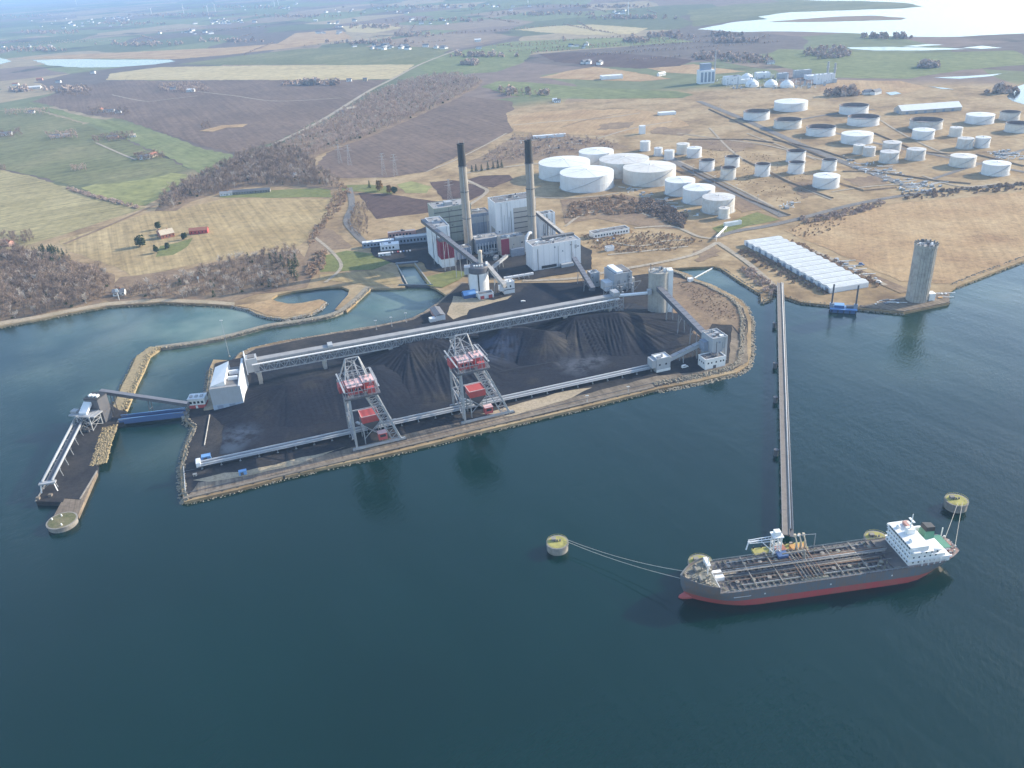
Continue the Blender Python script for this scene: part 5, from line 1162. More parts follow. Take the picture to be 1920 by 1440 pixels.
gallery('inclined_gallery', 'short grey conveyor gallery from junction tower up to transfer house', (a.x - 2, a.y + 3, 9.5), (b.x + 1, b.y + 8, 16.5), 3.6, 3.0, 'grey_clad', 'roof_grey', 2)

# silo with stair tower
t = thing('coal_silo', 'fat pale concrete silo at the right end of the truss bridge', 'silo', (SC.x, SC.y, LZ), 0)
MB().lathe([(9, -0.5), (9, 39), (9.3, 39), (9.3, 40.2), (8.7, 40.2), (8.7, 39.4)], 40).build('shell', M['concrete'], t, False)
MB().box(7.2, 12.2, -4.5, 3.5, -0.5, 41).build('stair_tower', M['white'], t); MB().box(12.2, 12.25, -1.0, -0.3, 2, 38).build('window_strip', M['glass'], t)
MB().box(7.3, 7.9, -4.55, -4.5, 0, 38).build('stair_joint', M['dark_steel'], t)
rl_ = MB()
for k in range(24):
    a = k * 6.283 / 24; rl_.beam((9.1 * math.cos(a), 9.1 * math.sin(a), 40.2), (9.1 * math.cos(a), 9.1 * math.sin(a), 41.5), 0.12)
    a2 = (k + 1) * 6.283 / 24; rl_.beam((9.1 * math.cos(a), 9.1 * math.sin(a), 41.4), (9.1 * math.cos(a2), 9.1 * math.sin(a2), 41.4), 0.12)
rl_.build('railing', M['steel'], t)
for k, (x, y) in enumerate(((-5, 2), (-2, -3), (2, 3), (4, -2), (0, 0))): MB().box(x, x + 1.8, y, y + 1.6, 39.3, 41 + .5 * k).build('roof_unit', M[['white', 'steel', 'dark_steel'][k % 3]], t)
MB().tube((-7, 1, 39), (-7, 1, 46), 0.4, 8).build('vent_pipe', M['dark_steel'], t)
# crusher building with roof monitor
A = G(1152, 547, LZ)
t = bld('crusher_house', 'grey ribbed crusher house with a bright raised roof light', 'house', A, SITE, 19, 24, 17, 'grey_clad', 'roof_grey', units=3, seed=4)
MB().box(3, 9.5, 0.6, 23.4, 17.1, 19.6).build('roof_light', M['white_clad'], t); MB().box(11, 17.5, 3, 23, 17.1, 18.2).build('roof_monitor', M['roof_dark'], t)
MB().box(-8, 0, 3, 15, -0.5, 9).build('annex', M['white_clad'], t); MB().box(2, 8, -0.1, 0, 0, 5).build('door', M['dark_steel'], t); MB().box(19, 24, 4, 16, -0.5, 9).build('annex', M['beige_grey'], t)
t = bld('sampling_tower', 'small bluish grey tower where the steep conveyor lands', 'tower', G(1108, 541, LZ), SITE, 9.5, 9, 15, 'grey_clad', 'white_clad', units=4, seed=5)
pr = MB()
for k in range(9):
    x, y = rng.uniform(-2, 26), rng.uniform(-12, -2); pr.box(x, x + rng.uniform(1, 3), y, y + rng.uniform(1, 3), -.3, rng.uniform(2, 7))
pt = thing('pipe_rack', 'cluttered steel platforms between the truss bridge and crusher house', 'steelwork', (A.x, A.y, LZ), SITE)
tag(pr.build('platform', M['steel'], pt), kind='stuff')
ft = MB()
for k in range(5): ft.beam((-14 + 8 * k, -6, 0), (-14 + 8 * k, -6, 9), .4); ft.beam((-14 + 8 * k, -6, 9), (-6 + 8 * k, -6, 9), .4); ft.beam((-14 + 8 * k, -6, 0), (-6 + 8 * k, -6, 9), .25)
ft.build('frame', M['steel'], pt)

# ------------------------------------------------------------------ power station
def topc(px, py, H): p = G(px, py, LZ + H); return Vector((p.x, p.y, 0))
def chimney(px, py, H, label):
    p = topc(px, py, H); t = thing('chimney', label, 'chimney', (p.x, p.y, LZ), 0, 'power station chimneys')
    MB().lathe([(5.3, -0.5), (5.0, 12), (4.3, H - 24)], 40).build('shaft', M['chimney'], t, False)
    MB().lathe([(4.33, H - 24), (3.9, H - 1.2), (4.25, H - 1.2), (4.25, H), (3.2, H), (3.2, H - 2)], 40).build('black_top', M['black'], t)
    for z in (40, 70, H - 24.4): MB().lathe([(5.2 - z * .007, z), (5.7 - z * .007, z + .1), (5.7 - z * .007, z + .8), (4.6, z + .9)], 32).build('gallery_ring', M['dark_steel'], t)
    MB().box(-0.35, 0.35, -5.6, -4.2, 2, H - 24).build('ladder', M['steel'], t)
    for k in range(3): a = 2.1 * k; MB().tube((3.6 * math.cos(a), 3.6 * math.sin(a), H), (3.6 * math.cos(a), 3.6 * math.sin(a), H + 3.2), 0.12, 5).build('lightning_rod', M['steel'], t)
    return p
c1 = chimney(863.5, 269, 122, 'tall concrete chimney with black top beside the striped grey green boiler house')
c2 = chimney(990, 263, 122, 'tall concrete chimney with black top in front of the big white boiler house')
PS = SITE
# striped boiler house
A = topc(813, 393, 42); t = bld('boiler_house', 'grey green boiler house with horizontal stripes behind the left chimney', 'boiler house', A, PS, 45, 30, 42, 'green_grey', 'roof_grey', units=10, seed=11)
for k in range(5): MB().box(0.5, 44.5, -0.5, -0.02, 37 - 6.5 * k, 37.9 - 6.5 * k).build('cladding_band', M['dark_steel'], t)
MB().box(16, 25, 8, 18, 42.1, 46).build('roof_house', M['steel'], t)
# white boiler house
A = topc(928, 382, 48); t = bld('boiler_house', 'big white boiler house with a grey louvred front half', 'boiler house', A, PS, 49, 28, 48, 'white_clad', 'roof_dark', units=12, seed=12)
MB().box(21.5, 49.1, -0.3, -0.02, 6, 39.5).build('louvre_panel', M['beige_grey'], t)
for k in range(5): MB().box(21.6, 49.0, -0.75, -0.3, 34 - 6.2 * k, 34.9 - 6.2 * k).build('louvre_band', M['dark_steel'], t)
for x in (7, 14): MB().box(x, x + .5, -0.25, 0, 2, 47).build('downpipe', M['grey_clad'], t)
A = topc(881, 404, 30); bld('turbine_hall', 'low blue grey hall between the two boiler houses', 'hall', A, PS, 25, 22, 30, 'steel_blue', 'roof_dark', units=6, seed=13, bands=[(0.5, 24.5, 16, 27, 'blue_light')] and [(0.5, 24.5, 20, 27, 'grey_clad')])
# left white bunker
A = topc(814, 428, 41); t = bld('coal_bunker', 'tall white windowless bunker at the left end of the power station', 'bunker', A, PS, 17, 42, 41, 'white_clad', 'roof_grey', units=5, seed=14)
for x in (1.4,): MB().box(x, x + 1.0, -0.3, 0, 6, 40).build('joint_strip', M['dark_steel'], t)
MB().box(-0.3, 0, 12, 12.8, 4, 40).build('joint_strip', M['grey_clad'], t)
MB().box(1, 16.0, -15.5, -0.5, 10, 29).build('filter_block', M['red_dark'], t)
for k in range(7): MB().box(1.2 + 2.1 * k, 1.6 + 2.1 * k, -15.8, -15.5, 10, 28.6).build('filter_rib', M['red_dark'], t)
MB().box(1.2, 15.6, -15.2, -0.8, -0.5, 10).build('filter_base', M['white'], t)
MB().box(1.5, 15.5, -15, -1, 29, 30.2).build('filter_roof', M['dark_steel'], t)
LB = A
# filter houses in front of the boilers
c = topc(892, 455, 14); t = bld('filter_house', 'low grey filter house with tall window slits in front of the boilers', 'house', c, PS, 30, 20, 16, 'steel_blue', 'roof_grey', units=8, seed=15, windows=[(2 + 3.4 * k, 3.4 + 3.4 * k, 2, 9) for k in range(8)], bands=[(1.0 + 3.4 * k, 1.5 + 3.4 * k, 1, 12, 'white') for k in range(9)])
c = topc(940, 449, 21); t = bld('duct_house', 'grey house with a dark red end beside the right chimney', 'house', c, PS, 27, 16, 21, 'beige_grey', 'roof_grey', units=9, seed=16)
MB().box(-0.6, 8.6, -0.6, -0.02, 3, 20.8).build('red_panel', M['red_dark'], t)
MB().box(9.5, 25, -4, -0.05, 0, 9).build('lean_to', M['steel_blue'], t)
c = topc(928, 432, 15); bld('switch_hall', 'flat roofed grey hall directly below the white boiler house', 'hall', c, PS, 46, 14, 16, 'beige_grey', 'roof_grey', units=12, seed=17, windows=[(2 + 5 * k, 4 + 5 * k, 6, 10) for k in range(8)])
c = topc(848, 470, 12); t = bld('ash_house', 'low slate coloured ash house under the dark conveyor', 'house', c, PS, 22, 14, 12, 'steel_blue', 'roof_dark', units=7, seed=18, bands=[(1 + 5 * k, 1.5 + 5 * k, 0, 12, 'white') for k in range(5)])
# flue bend to the right chimney
t = thing('flue_duct', 'thick pale flue pipe bending towards the right chimney', 'duct', (c2.x, c2.y, LZ), PS)
pts = smooth_path([(-11, -8, 2), (-10.5, -8, 16), (-7, -7, 22), (-3, -4, 22), (0, -1, 18)], 6); fm = MB().path(pts, 1.7, 12); fm.build('pipe', M['white_clad'], t, True)
MB().box(-13, -9, -10, -6, -.3, 2.5).build('pipe_base', M['concrete'], t)
# steelwork clutter in the dark court
t = thing('court_steelwork', 'pipes and steel frames in the shaded court between the chimneys', 'steelwork', (c1.x, c1.y, LZ), PS)
fm = MB(); pm = MB()
for k in range(26):
    x = rng.uniform(2, 66); y = rng.uniform(-42, -12); h = rng.uniform(3, 9)
    for dx in (0, 4): fm.beam((x + dx, y, -.3), (x + dx, y, h), .4)
    fm.beam((x, y, h), (x + 4, y, h), .4); fm.beam((x, y, 0), (x + 4, y, h), .25)
    if k % 2: pm.tube((x, y, h * .8), (x + rng.uniform(8, 22), y + rng.uniform(-4, 4), h * .8), .7, 8)
    else: pm.box(x, x + rng.uniform(3, 6), y, y + rng.uniform(3, 6), -.3, h * .7)
tag(fm.build('frame', M['steel'], t), kind='stuff'); tag(pm.build('pipework', M['grey_clad'], t), kind='stuff')
# white right bunker
A = G(1001, 509, LZ); t = bld('coal_bunker', 'wide white windowless bunker building at the front of the power station', 'bunker', A, PS, 54, 23, 26.5, 'white_clad', 'roof_grey', units=22, seed=19, bands=[(47, 49.5, 18, 22, 'grey_clad')])
MB().box(9, 26, -0.3, -0.02, 1.5, 4.5).build('opening', M['black'], t); MB().box(30, 44, -5, -0.05, -0.3, 4).build('lean_to', M['grey_clad'], t)
MB().box(18, 54, 17, 22.4, 26.6, 29).build('roof_house', M['roof_dark'], t)
RB = A
# white pylons of the second bunker behind, with dark incline
c = topc(1010, 404, 33); t = bld('bunker_tower', 'narrow white ribbed bunker under the dark incline behind the wide bunker', 'bunker', c, PS, 20, 12, 33, 'white_clad', 'roof_dark', units=3, seed=20)
MB().box(9.5, 10.5, -.3, 0, 0, 33).build('joint_strip', M['dark_steel'], t)
gallery('inclined_gallery', 'steep dark conveyor gallery behind the wide white bunker', (c.x - 2, c.y + 3, 39), (c.x + 38, c.y - 28, 9), 4.5, 3.5, 'dark_steel', 'roof_grey', 2)
# dark galleries
P0 = LB + Vector((0, 0, 0)); a0 = topc(792, 409, 46); a1 = topc(903, 495, 30)
gallery('inclined_gallery', 'long dark conveyor gallery falling from the left white bunker to the round silo', (a0.x, a0.y, 47), (a1.x, a1.y, 31), 4.5, 3.6, 'dark_steel', 'gal_roof', 4)
a0 = topc(912, 490, 31); a1 = topc(946, 528, 16)
gallery('inclined_gallery', 'short grey conveyor gallery from the round silo to the white transfer hut', (a0.x, a0.y, 31), (a1.x, a1.y, 15), 4.0, 3.2, 'beige_grey', 'roof_grey', 1)
a0 = topc(1076, 480, 22); a1 = topc(1112, 536, 14)
gallery('inclined_gallery', 'dark conveyor gallery falling from the wide white bunker to the sampling tower', (a0.x, a0.y, 23), (a1.x, a1.y, 14), 4.2, 3.4, 'dark_steel', 'gal_roof', 2)
a0 = topc(950, 478, 9); a1 = topc(917, 505, 9)
gallery('pipe_bridge', 'low grey pipe bridge crossing the court to the round silo', (a0.x, a0.y, 11), (a1.x, a1.y, 11), 3, 2.4, 'grey_clad', 'roof_grey', 2)
a0 = G(945, 522, 6); a1 = G(1000, 513, 6)
gallery('pipe_bridge', 'pale straight pipe bridge in front of the wide white bunker', (a0.x, a0.y, 7), (a1.x, a1.y, 7), 2, 1.6, 'white_clad', 'white_clad', 5)
# round silo
p = G(900, 554, LZ); p = p + Vector((p.x, p.y, 0)).normalized() * 9.6
t = thing('round_silo', 'white round silo with dark glazed cap and central slit', 'silo', (p.x, p.y, LZ), 0)
MB().lathe([(9.8, -.5), (9.8, 22), (9.9, 22)], 40).build('drum', M['white'], t); MB().lathe([(10.1, 22), (10.4, 22.3), (10.4, 27.4), (9.6, 28.2), (0.3, 29.2)], 40).build('cap', M['dark_steel'], t)
MB().box(-0.6, 0.6, -10.3, -9.0, 0, 22).build('slit', M['black'], t)
MB().box(-13.5, -7.5, -5, 3, 21, 28.5).build('hood', M['grey_clad'], t); MB().box(8.0, 9.8, -3, 5, 18, 30).build('lift_shaft', M['white_clad'], t)
for k in range(4): MB().box(-4 + 2.6 * k, -2.4 + 2.6 * k, -6, -4, 28.0, 30).build('roof_unit', M['white'], t)
MB().tube((3, 3, 28), (3, 3, 41), 2.0, 16).build('vent_stack', M['beige_grey'], t); MB().lathe([(2.3, 40.5), (2.3, 42), (0.2, 43)], 16, (3, 3)).build('stack_cap', M['cream'], t)
SIL = p
t = bld('garage', 'low white garage with two red doors in front of the round silo', 'garage', G(899, 563, LZ), SITE, 15, 8, 5, 'white', 'roof_dark', seed=21)
for x in (1.2, 9.6): MB().box(x, x + 4, -.12, 0, 0, 3.9).build('door', M['red'], t)
t = thing('tent_shed', 'blue and white ridged shed beside the round silo', 'shed', (*G(871, 562, LZ).xy, LZ), SITE)
MB().box(0, 12, 0, 9, -.3, 4).build('wall', M['blue'], t); MB().gable(0, 12, 0, 9, 4, 7.2).build('roof', M['blue_light'], t); MB().box(12, 15, 0.5, 8.5, -.3, 5).build('porch', M['white'], t)
# transfer hut
t = bld('transfer_hut', 'white two storey transfer hut beside the coal ground', 'hut', G(946, 553, LZ), SITE, 11, 8, 12, 'white', 'white_clad', units=3, seed=22, windows=[(1.5, 3, 7, 9), (6, 7.5, 7, 9)])
MB().box(-4, 0, 1, 7, 4, 9).build('hood', M['white_clad'], t); MB().box(0.2, 10.8, -.3, 0, 4.6, 5.4).build('canopy', M['dark_steel'], t)
# workshop house
A = G(818, 603, LZ); t = thing('workshop', 'long workshop with dark roof and pale red side wall by the channel', 'workshop', (A.x, A.y, LZ), SITE)
MB().box(0, 9, 0, 22, -.4, 5).build('wall', M['pink'], t); MB().gable(0, 9, 0, 22, 5, 6.5, along='y').build('roof', M['slate'], t); MB().box(0, 9, -.2, -.01, -.3, 5.4).build('gable_wall', M['white'], t)
for k in range(5): MB().box(9, 9.1, 2 + 4 * k, 4 + 4 * k, 1.5, 3.4).build('window', M['glass'], t)
MB().box(-6, -.3, -1, 4, -.4, 4).build('annex', M['white'], t)
# office sheds on the left of the power station
for k, (a, w, d, h, mt, rf, lb) in enumerate((((680, 466), 38, 9, 6, 'steel_blue', 'white_clad', 'low shed with pale roof furthest left by the power station'), ((714, 472), 22, 12, 7, 'white_clad', 'white_clad', 'pale flat roofed shed between the dark yard and the canal head'), ((742, 460), 46, 10, 8, 'steel_blue', 'grey_clad', 'long blue grey shed against the left white bunker'), ((728, 448), 34, 7, 7, 'pink', 'roof_grey', 'pinkish office row behind the long blue grey shed'), ((710, 482), 14, 4, 3.5, 'white', 'white', 'tiny white hut on the grass by the canal head'))):
    bld('office_shed', lb, 'shed', G(*a, LZ), math.radians(8), w, d, h, mt, rf, units=3 if w > 20 else 0, seed=30 + k, par=0.3, windows=[(2 + 4 * j, 4 + 4 * j, h * .35, h * .7) for j in range(int(w / 4) - 1)])
t = thing('canal_weir', 'dark weir beam across the mouth of the intake canal', 'weir', (*G(748, 539, 0).xy, 0), frame((748, 539), (812, 539), 0)[1])
wl_ = frame((748, 539), (812, 539), 0)[2]; MB().box(0, wl_, 0, 2.5, -1, 2.6).build('beam', M['dark_steel'], t); MB().box(0, wl_, 0.4, 0.5, 2.6, 3.7).build('railing', M['steel'], t)
t = thing('canal_bridge', 'small dark bridge over the head of the intake canal', 'bridge', (*G(744, 500, 0).xy, 0), frame((744, 500), (780, 497), 0)[1])
MB().box(-1, 24, 0, 5, 2.2, 3.4).build('deck', M['dark_steel'], t); MB().box(-1, 24, 0, .3, 3.4, 4.4).build('parapet', M['steel_blue'], t)
for (a, b) in (((744, 499), (764, 537)), ((778, 497), (808, 537))):
    A_, an, L_ = frame(a, b, 0); w = thing('canal_wall', 'pale retaining wall along the %s bank of the intake canal' % ('grassy left' if a[0] < 760 else 'right'), 'wall', (A_.x, A_.y, 0), an); MB().box(0, L_, -.4, .4, -1, 2.7).build('wall', M['concrete'], w); MB().box(0, L_, -.6, .6, 2.7, 2.9).build('coping', M['concrete'], w)
# long white hut and small tanks right of the station
t = bld('long_hut', 'long low white hut with dark flat roof on the dry grass', 'hut', G(1113, 448, LZ), SITE, 46, 13, 5.5, 'white', 'roof_dark', units=4, seed=40, windows=[(2 + 3.6 * k, 4 + 3.6 * k, 2, 4) for k in range(12)])
bld('meter_hut', 'small pale hut on the weedy ground below the long white hut', 'hut', G(1138, 472, LZ), SITE, 9, 6, 4, 'white_clad', 'roof_grey', seed=41)
t = bld('gatehouse', 'small white gatehouse with red stripe beside the inlet road', 'hut', G(1360, 426, LZ), SITE, 22, 4, 4, 'white', 'white_clad', seed=42)
t = thing('pipe_arch', 'pale pipe gantry crossing the road to the tank farm', 'pipe gantry', (*G(1344, 452, LZ).xy, LZ), math.radians(60))
L_ = (G(1344, 452) - G(1356, 432)).length; MB().tube((0, 0, 5), (L_, 0, 5), .6, 8).tube((0, 1.4, 5), (L_, 1.4, 5), .5, 8).build('pipe', M['white'], t)
for k in range(4): MB().beam((L_ * k / 3, .7, -.3), (L_ * k / 3, .7, 5), .5).build('post', M['white'], t)
bld('intake_hut', 'small white hut at the tip of the grass beside the inlet', 'hut', G(1292, 530, LZ), SITE, 5, 4, 3.5, 'white', 'white', seed=43, par=.2)
A_, an, L_ = frame((1302, 520), (1337, 501), 1)
t = thing('boom_walkway', 'thin white floating walkway across the head of the inlet', 'walkway', (A_.x, A_.y, 0), an); MB().box(0, L_, -.6, .6, .1, .7).build('deck', M['white'], t)
for k in range(6): MB().box(L_ * k / 6, L_ * k / 6 + 1.4, -1.1, 1.1, -.4, .4).build('float', M['concrete'], t)
# ------------------------------------------------------------------ storage tanks
def tank(xl, xr, yb, hpx, kind, label, group, stairs=True, h=None):
    """white storage tank from its outline: left, right, lowest wall pixel and wall height in pixels"""
    p = G((xl + xr) / 2, yb, LZ); v = Vector((p.x, p.y, 0)); dist = math.hypot(v.length, CAMH)
    r = (G(xr, yb, LZ) - G(xl, yb, LZ)).length / 2
    r = r * (1 + r / max(1, v.length))
    c = p + v.normalized() * r
    if h is None:
        lo, hi = 2.0, 60.0
        for _ in range(40):
            mid = (lo + hi) / 2; q = ROT.T @ (np.array([p.x, p.y, LZ + mid]) - np.array([0, 0, CAMH])); yy = 720 + FPX * q[1] / q[2]
            if yy > yb - hpx: lo = mid
            else: hi = mid
        h = lo
    t = thing('storage_tank', label, 'storage tank', (c.x, c.y, LZ), rng.uniform(-.3, .3), group); n = 56 if r > 20 else 40; tw = M[rng.choice(['tank_a', 'tank_a', 'tank_b', 'tank_c'])]
    if kind == 'cone':
        MB().lathe([(r, -.4), (r, h)], n).build('wall', tw, t); rf0 = MB().lathe([(r + .15, h), (r + .15, h + .3), (r * .5, h + .3 + r * .035), (0.3, h + .3 + r * .07)], n).build('roof', tw, t)
        m_ = MB()
        for k in range(8):
            a = k * .785 + .3; m_.beam((r * .98 * math.cos(a), r * .98 * math.sin(a), h + .34), (r * .1 * math.cos(a), r * .1 * math.sin(a), h + .36 + r * .064), .25, .16)
        m_.build('roof_rib', M['grey_clad'], rf0); MB().tube((0, 0, h + r * .06), (0, 0, h + r * .07 + 1.2), .6, 8).build('vent', M['steel'], rf0)
    else:
        MB().lathe([(r, -.4), (r, h), (r - .25, h)], n, cap=False).build('wall', tw, t)
        MB().lathe([(r - .27, h - .02), (r - .3, h - 6.4)], n).build('inner_wall', M['orange_dark'], t)
        MB().lathe([(r - .32, h - 6.3), (r * .9, h - 6.0), (.3, h - 5.9)], n).build('floating_roof', M['orange_dark'], t)
        MB().lathe([(r + .02, h - 1.0), (r + .9, h - .9), (r + .9, h - .75), (r + .02, h - .7)], n, cap=False).build('wind_girder', M['dark_steel'], t)
    MB().lathe([(r + .05, h * .48), (r + .25, h * .49), (r + .05, h * .5)], n).build('stiffener', tw, t)
    if stairs:
        m_ = MB(); ns = 14
        for k in range(ns):
            a = -2.5 + k * 1.5 / ns; m_.beam(((r + .5) * math.cos(a), (r + .5) * math.sin(a), h * k / ns), ((r + .5) * math.cos(a + 1.5 / ns), (r + .5) * math.sin(a + 1.5 / ns), h * (k + 1) / ns), .9, .25)
        m_.build('stairs', M['steel'], t)
    MB().lathe([(r + 1.6, -.4), (r + 1.6, .25), (r, .3)], n).build('foundation', M['concrete'], t)
    return t
M['orange_dark'] = paint('rusty_deck', (0.22, 0.175, 0.155), 0.85, 0.5, 0.3, (0.08, 0.06, 0.055), streak=False)
def tanks(group, specs):
    for a, kind, lb in specs: tank(*a, kind, lb, group if len(specs) > 1 else None, stairs=(a[1] - a[0] > 26))
tanks('huge white tanks behind the power station', (
 ((1012, 1106, 341, 27), 'cone', 'huge white tank of the block of four nearest the conifer row'), ((1051, 1150, 362, 28), 'cone', 'huge white tank of the block of four nearest the power station'),
 ((1124, 1216, 335, 27), 'cone', 'huge white tank of the block of four nearest the loose trio of little tanks'), ((1168, 1266, 351, 27), 'cone', 'huge white tank of the block of four beside the row of three')))
tanks(None, (((1086, 1150, 314, 24), 'cone', 'grey white tank half hidden behind the block of four huge tanks'),))
tanks('diagonal row of three white tanks', (((1246, 1302, 369, 25), 'cone', 'medium white tank of the row of three touching the huge tanks'), ((1279, 1339, 385, 26), 'cone', 'medium white tank in the middle of the row of three'), ((1315, 1376, 403, 26), 'cone', 'medium white tank of the row of three with a little tank at its foot')))
tanks(None, (((1346, 1367, 411, 18), 'cone', 'little white tank at the foot of the row of three'),))
tanks('broad white roofed tanks', (
 ((1450, 1513, 210, 15), 'cone', 'broad white roofed tank nearest the distant refinery works'), ((1575, 1635, 272, 16), 'cone', 'broad white roofed tank just behind a pair of tiny tanks'),
 ((1708, 1750, 263, 16), 'cone', 'white roofed tank tucked against an open tank below the long warehouse'), ((1808, 1862, 234, 15), 'cone', 'broad white roofed tank just past the gable of the long warehouse'),
 ((1778, 1827, 315, 18), 'cone', 'broad white roofed tank between the cross road and the pump station'), ((1838, 1890, 331, 20), 'cone', 'broad white roofed tank next to the hedge of the shore road'),
 ((1522, 1572, 355, 20), 'cone', 'single white tank on bare grass with no other tank beside it')))
tanks('broad open topped tanks', (
 ((1393, 1442, 227, 15), 'open', 'dark rimmed open tank at the refinery end of the diagonal road'), ((1450, 1502, 243, 15), 'open', 'dark rimmed open tank second from the refinery along the diagonal road'), ((1510, 1565, 257, 15), 'open', 'dark rimmed open tank third from the refinery along the diagonal road'),
 ((1572, 1627, 216, 15), 'open', 'dark rimmed open tank overlapped by its twin beside the long warehouse'), ((1587, 1647, 238, 15), 'open', 'dark rimmed open tank overlapping its twin beside the long warehouse'), ((1703, 1765, 245, 16), 'open', 'dark rimmed open tank below the middle of the long warehouse'),
 ((1872, 1910, 227, 15), 'open', 'dark rimmed open tank nearest the small inlet lake'), ((1882, 1930, 250, 16), 'open', 'dark rimmed open tank overlapping the one nearest the inlet lake')))
tanks('small white roofed tanks', (
 ((1778, 1803, 257, 16), 'cone', 'small white tank between the long warehouse and a close pair'), ((1792, 1823, 280, 18), 'cone', 'small white tank of an equal close pair on the right of the tank farm'), ((1825, 1854, 278, 18), 'cone', 'small white tank of an equal close pair on the right of the tank farm'),
 ((1598, 1620, 290, 16), 'cone', 'tiny white tank of the pair before a broad white roofed tank'), ((1617, 1640, 294, 16), 'cone', 'tiny white tank of the pair before a broad white roofed tank'),
 ((1653, 1688, 286, 16), 'cone', 'small white tank mostly hidden by another above the pump station'), ((1647, 1683, 307, 19), 'cone', 'small white tank hiding another beside the pump station'), ((1697, 1733, 302, 19), 'cone', 'small white tank standing free beside the pump station'),
 ((1287, 1315, 297, 17), 'cone', 'small white tank overlapping its twin by the tan grass'), ((1268, 1292, 290, 18), 'cone', 'small white tank overlapped by its twin by the tan grass'),
 ((1200, 1219, 284, 17), 'cone', 'little white tank in the loose trio beyond the huge tanks'), ((1226, 1242, 293, 14), 'cone', 'little white tank in the loose trio beyond the huge tanks'), ((1245, 1264, 301, 17), 'cone', 'little white tank in the loose trio beyond the huge tanks')))
tanks('small open topped tanks', (
 ((1539, 1567, 322, 20), 'open', 'small dark rimmed tank behind the single tank on bare grass'), ((1473, 1509, 306, 20), 'open', 'small dark rimmed tank hidden by a narrower one beside the diagonal road'), ((1476, 1507, 327, 20), 'open', 'small dark rimmed tank hiding a wider one beside the diagonal road'),
 ((1414, 1443, 332, 22), 'open', 'small dark rimmed tank alone between two overlapping pairs'), ((1358, 1386, 315, 19), 'open', 'small dark rimmed tank behind its twin above the asphalt road'), ((1350, 1379, 338, 21), 'open', 'small dark rimmed tank in front of its twin above the asphalt road'), ((1310, 1339, 322, 19), 'open', 'small dark rimmed tank nearest the huge white tanks')))
# earth bunds between the tanks
def bund(pts, k):
    P = pxpoly(pts); m_ = MB(); n = len(P)
    for i in range(n):
        d = (P[min(i + 1, n - 1)] - P[max(i - 1, 0)]).normalized(); a = Vector((-d.y, d.x, 0))
        for off, z in ((3, LZ), (.7, LZ + 1.6), (-.7, LZ + 1.6), (-3, LZ)): q = P[i] + a * off; m_.v.append((q.x, q.y, z))
    for i in range(n - 1):
        for j in range(3): m_.f.append((4 * i + j, 4 * i + j + 1, 4 * i + 5 + j, 4 * i + 4 + j))
    tag(m_.build('earth_bund', M['scrub']), kind='structure')
for k, pts in enumerate((((1330, 205), (1420, 246), (1520, 286), (1560, 302)), ((1450, 262), (1540, 282), (1600, 302)), ((1395, 300), (1480, 342), (1560, 372)), ((1560, 340), (1620, 358), (1680, 352)), ((1290, 262), (1400, 262), (1450, 268)), ((1640, 250), (1720, 284), (1800, 292)), ((1280, 312), (1400, 372), (1480, 404)), ((1580, 322), (1640, 322), (1760, 340), (1820, 345)), ((1830, 290), (1920, 312)), ((1205, 310), (1260, 318), (1300, 330)))): bund(pts, k)
# long white warehouse behind the tank farm
A = G(1690, 215, LZ); t = thing('long_warehouse', 'long low white warehouse with pitched roof behind the tank farm', 'warehouse', (A.x, A.y, LZ), math.radians(2))
MB().box(0, 112, 0, 30, -.4, 6).build('wall', M['beige_grey'], t); MB().gable(0, 112, 0, 30, 6, 14, .6, .3, 'x').build('roof', M['white'], t)
for k in range(6): MB().box(8 + 17 * k, 13 + 17 * k, -.1, 0, 0, 4.5).build('door', M['steel_blue'], t)
MB().box(-.12, 0, 10, 20, 0, 5).build('end_door', M['steel_blue'], t)
MB().extrude_xz([(0, 0), (1, 0), (1, 0.1)], 0, 1)
for x in (-.02, 112.02): MB().add([(x, 0, 6), (x, 30, 6), (x, 15, 13.9)], [(0, 1, 2)]).build('gable_end', M['beige_grey'], t)
# pump plots and vehicles among the tanks
def clutter(name, label, pts, n, seed, hmax=3.0, mt='steel'):
    P = pxpoly(pts); c = sum(P, Vector()) / len(P); t = thing(name, label, 'pipework', (c.x, c.y, LZ), 0); r = random.Random(seed); m_ = MB(); m2 = MB()
    for (x, y) in scatter(P, n, seed, 3):
        x -= c.x; y -= c.y; h = r.uniform(.8, hmax); k = r.random()
        if k < .45: m_.box(x, x + r.uniform(1.5, 5), y, y + r.uniform(1.5, 4), -.2, h)
        elif k < .75: m2.tube((x, y, h * .6), (x + r.uniform(6, 22), y + r.uniform(-6, 3), h * .6), .35, 6); m2.beam((x, y, -.2), (x, y, h * .6), .3)
        else: m2.tube((x, y, -.2), (x, y, h), r.uniform(.5, 1.2), 8)
    tag(m_.build('equipment', M[mt], t), kind='stuff'); tag(m2.build('pipework', M['white'], t), kind='stuff')
clutter('pump_station', 'pale pump station clutter in the middle of the tank farm', [(1580, 300), (1640, 305), (1700, 330), (1720, 352), (1660, 342), (1600, 318)], 60, 1)
clutter('pump_station', 'pump plot and parked gear beside the shore road', [(1680, 348), (1740, 342), (1770, 350), (1730, 362), (1690, 362)], 40, 2)
clutter('pump_station', 'jumble of pale machinery at the right of the tank farm', [(1850, 285), (1900, 282), (1925, 298), (1890, 302), (1850, 296)], 40, 3)
clutter('pipe_manifold', 'pipe manifold at the foot of the huge white tanks', [(1150, 350), (1180, 352), (1250, 372), (1300, 400), (1330, 410), (1290, 405), (1200, 375)], 40, 4, 2.0)
clutter('pump_station', 'small white pump plot where the tank farm road meets the shore road', [(1460, 384), (1480, 380), (1488, 388), (1470, 393)], 14, 5)
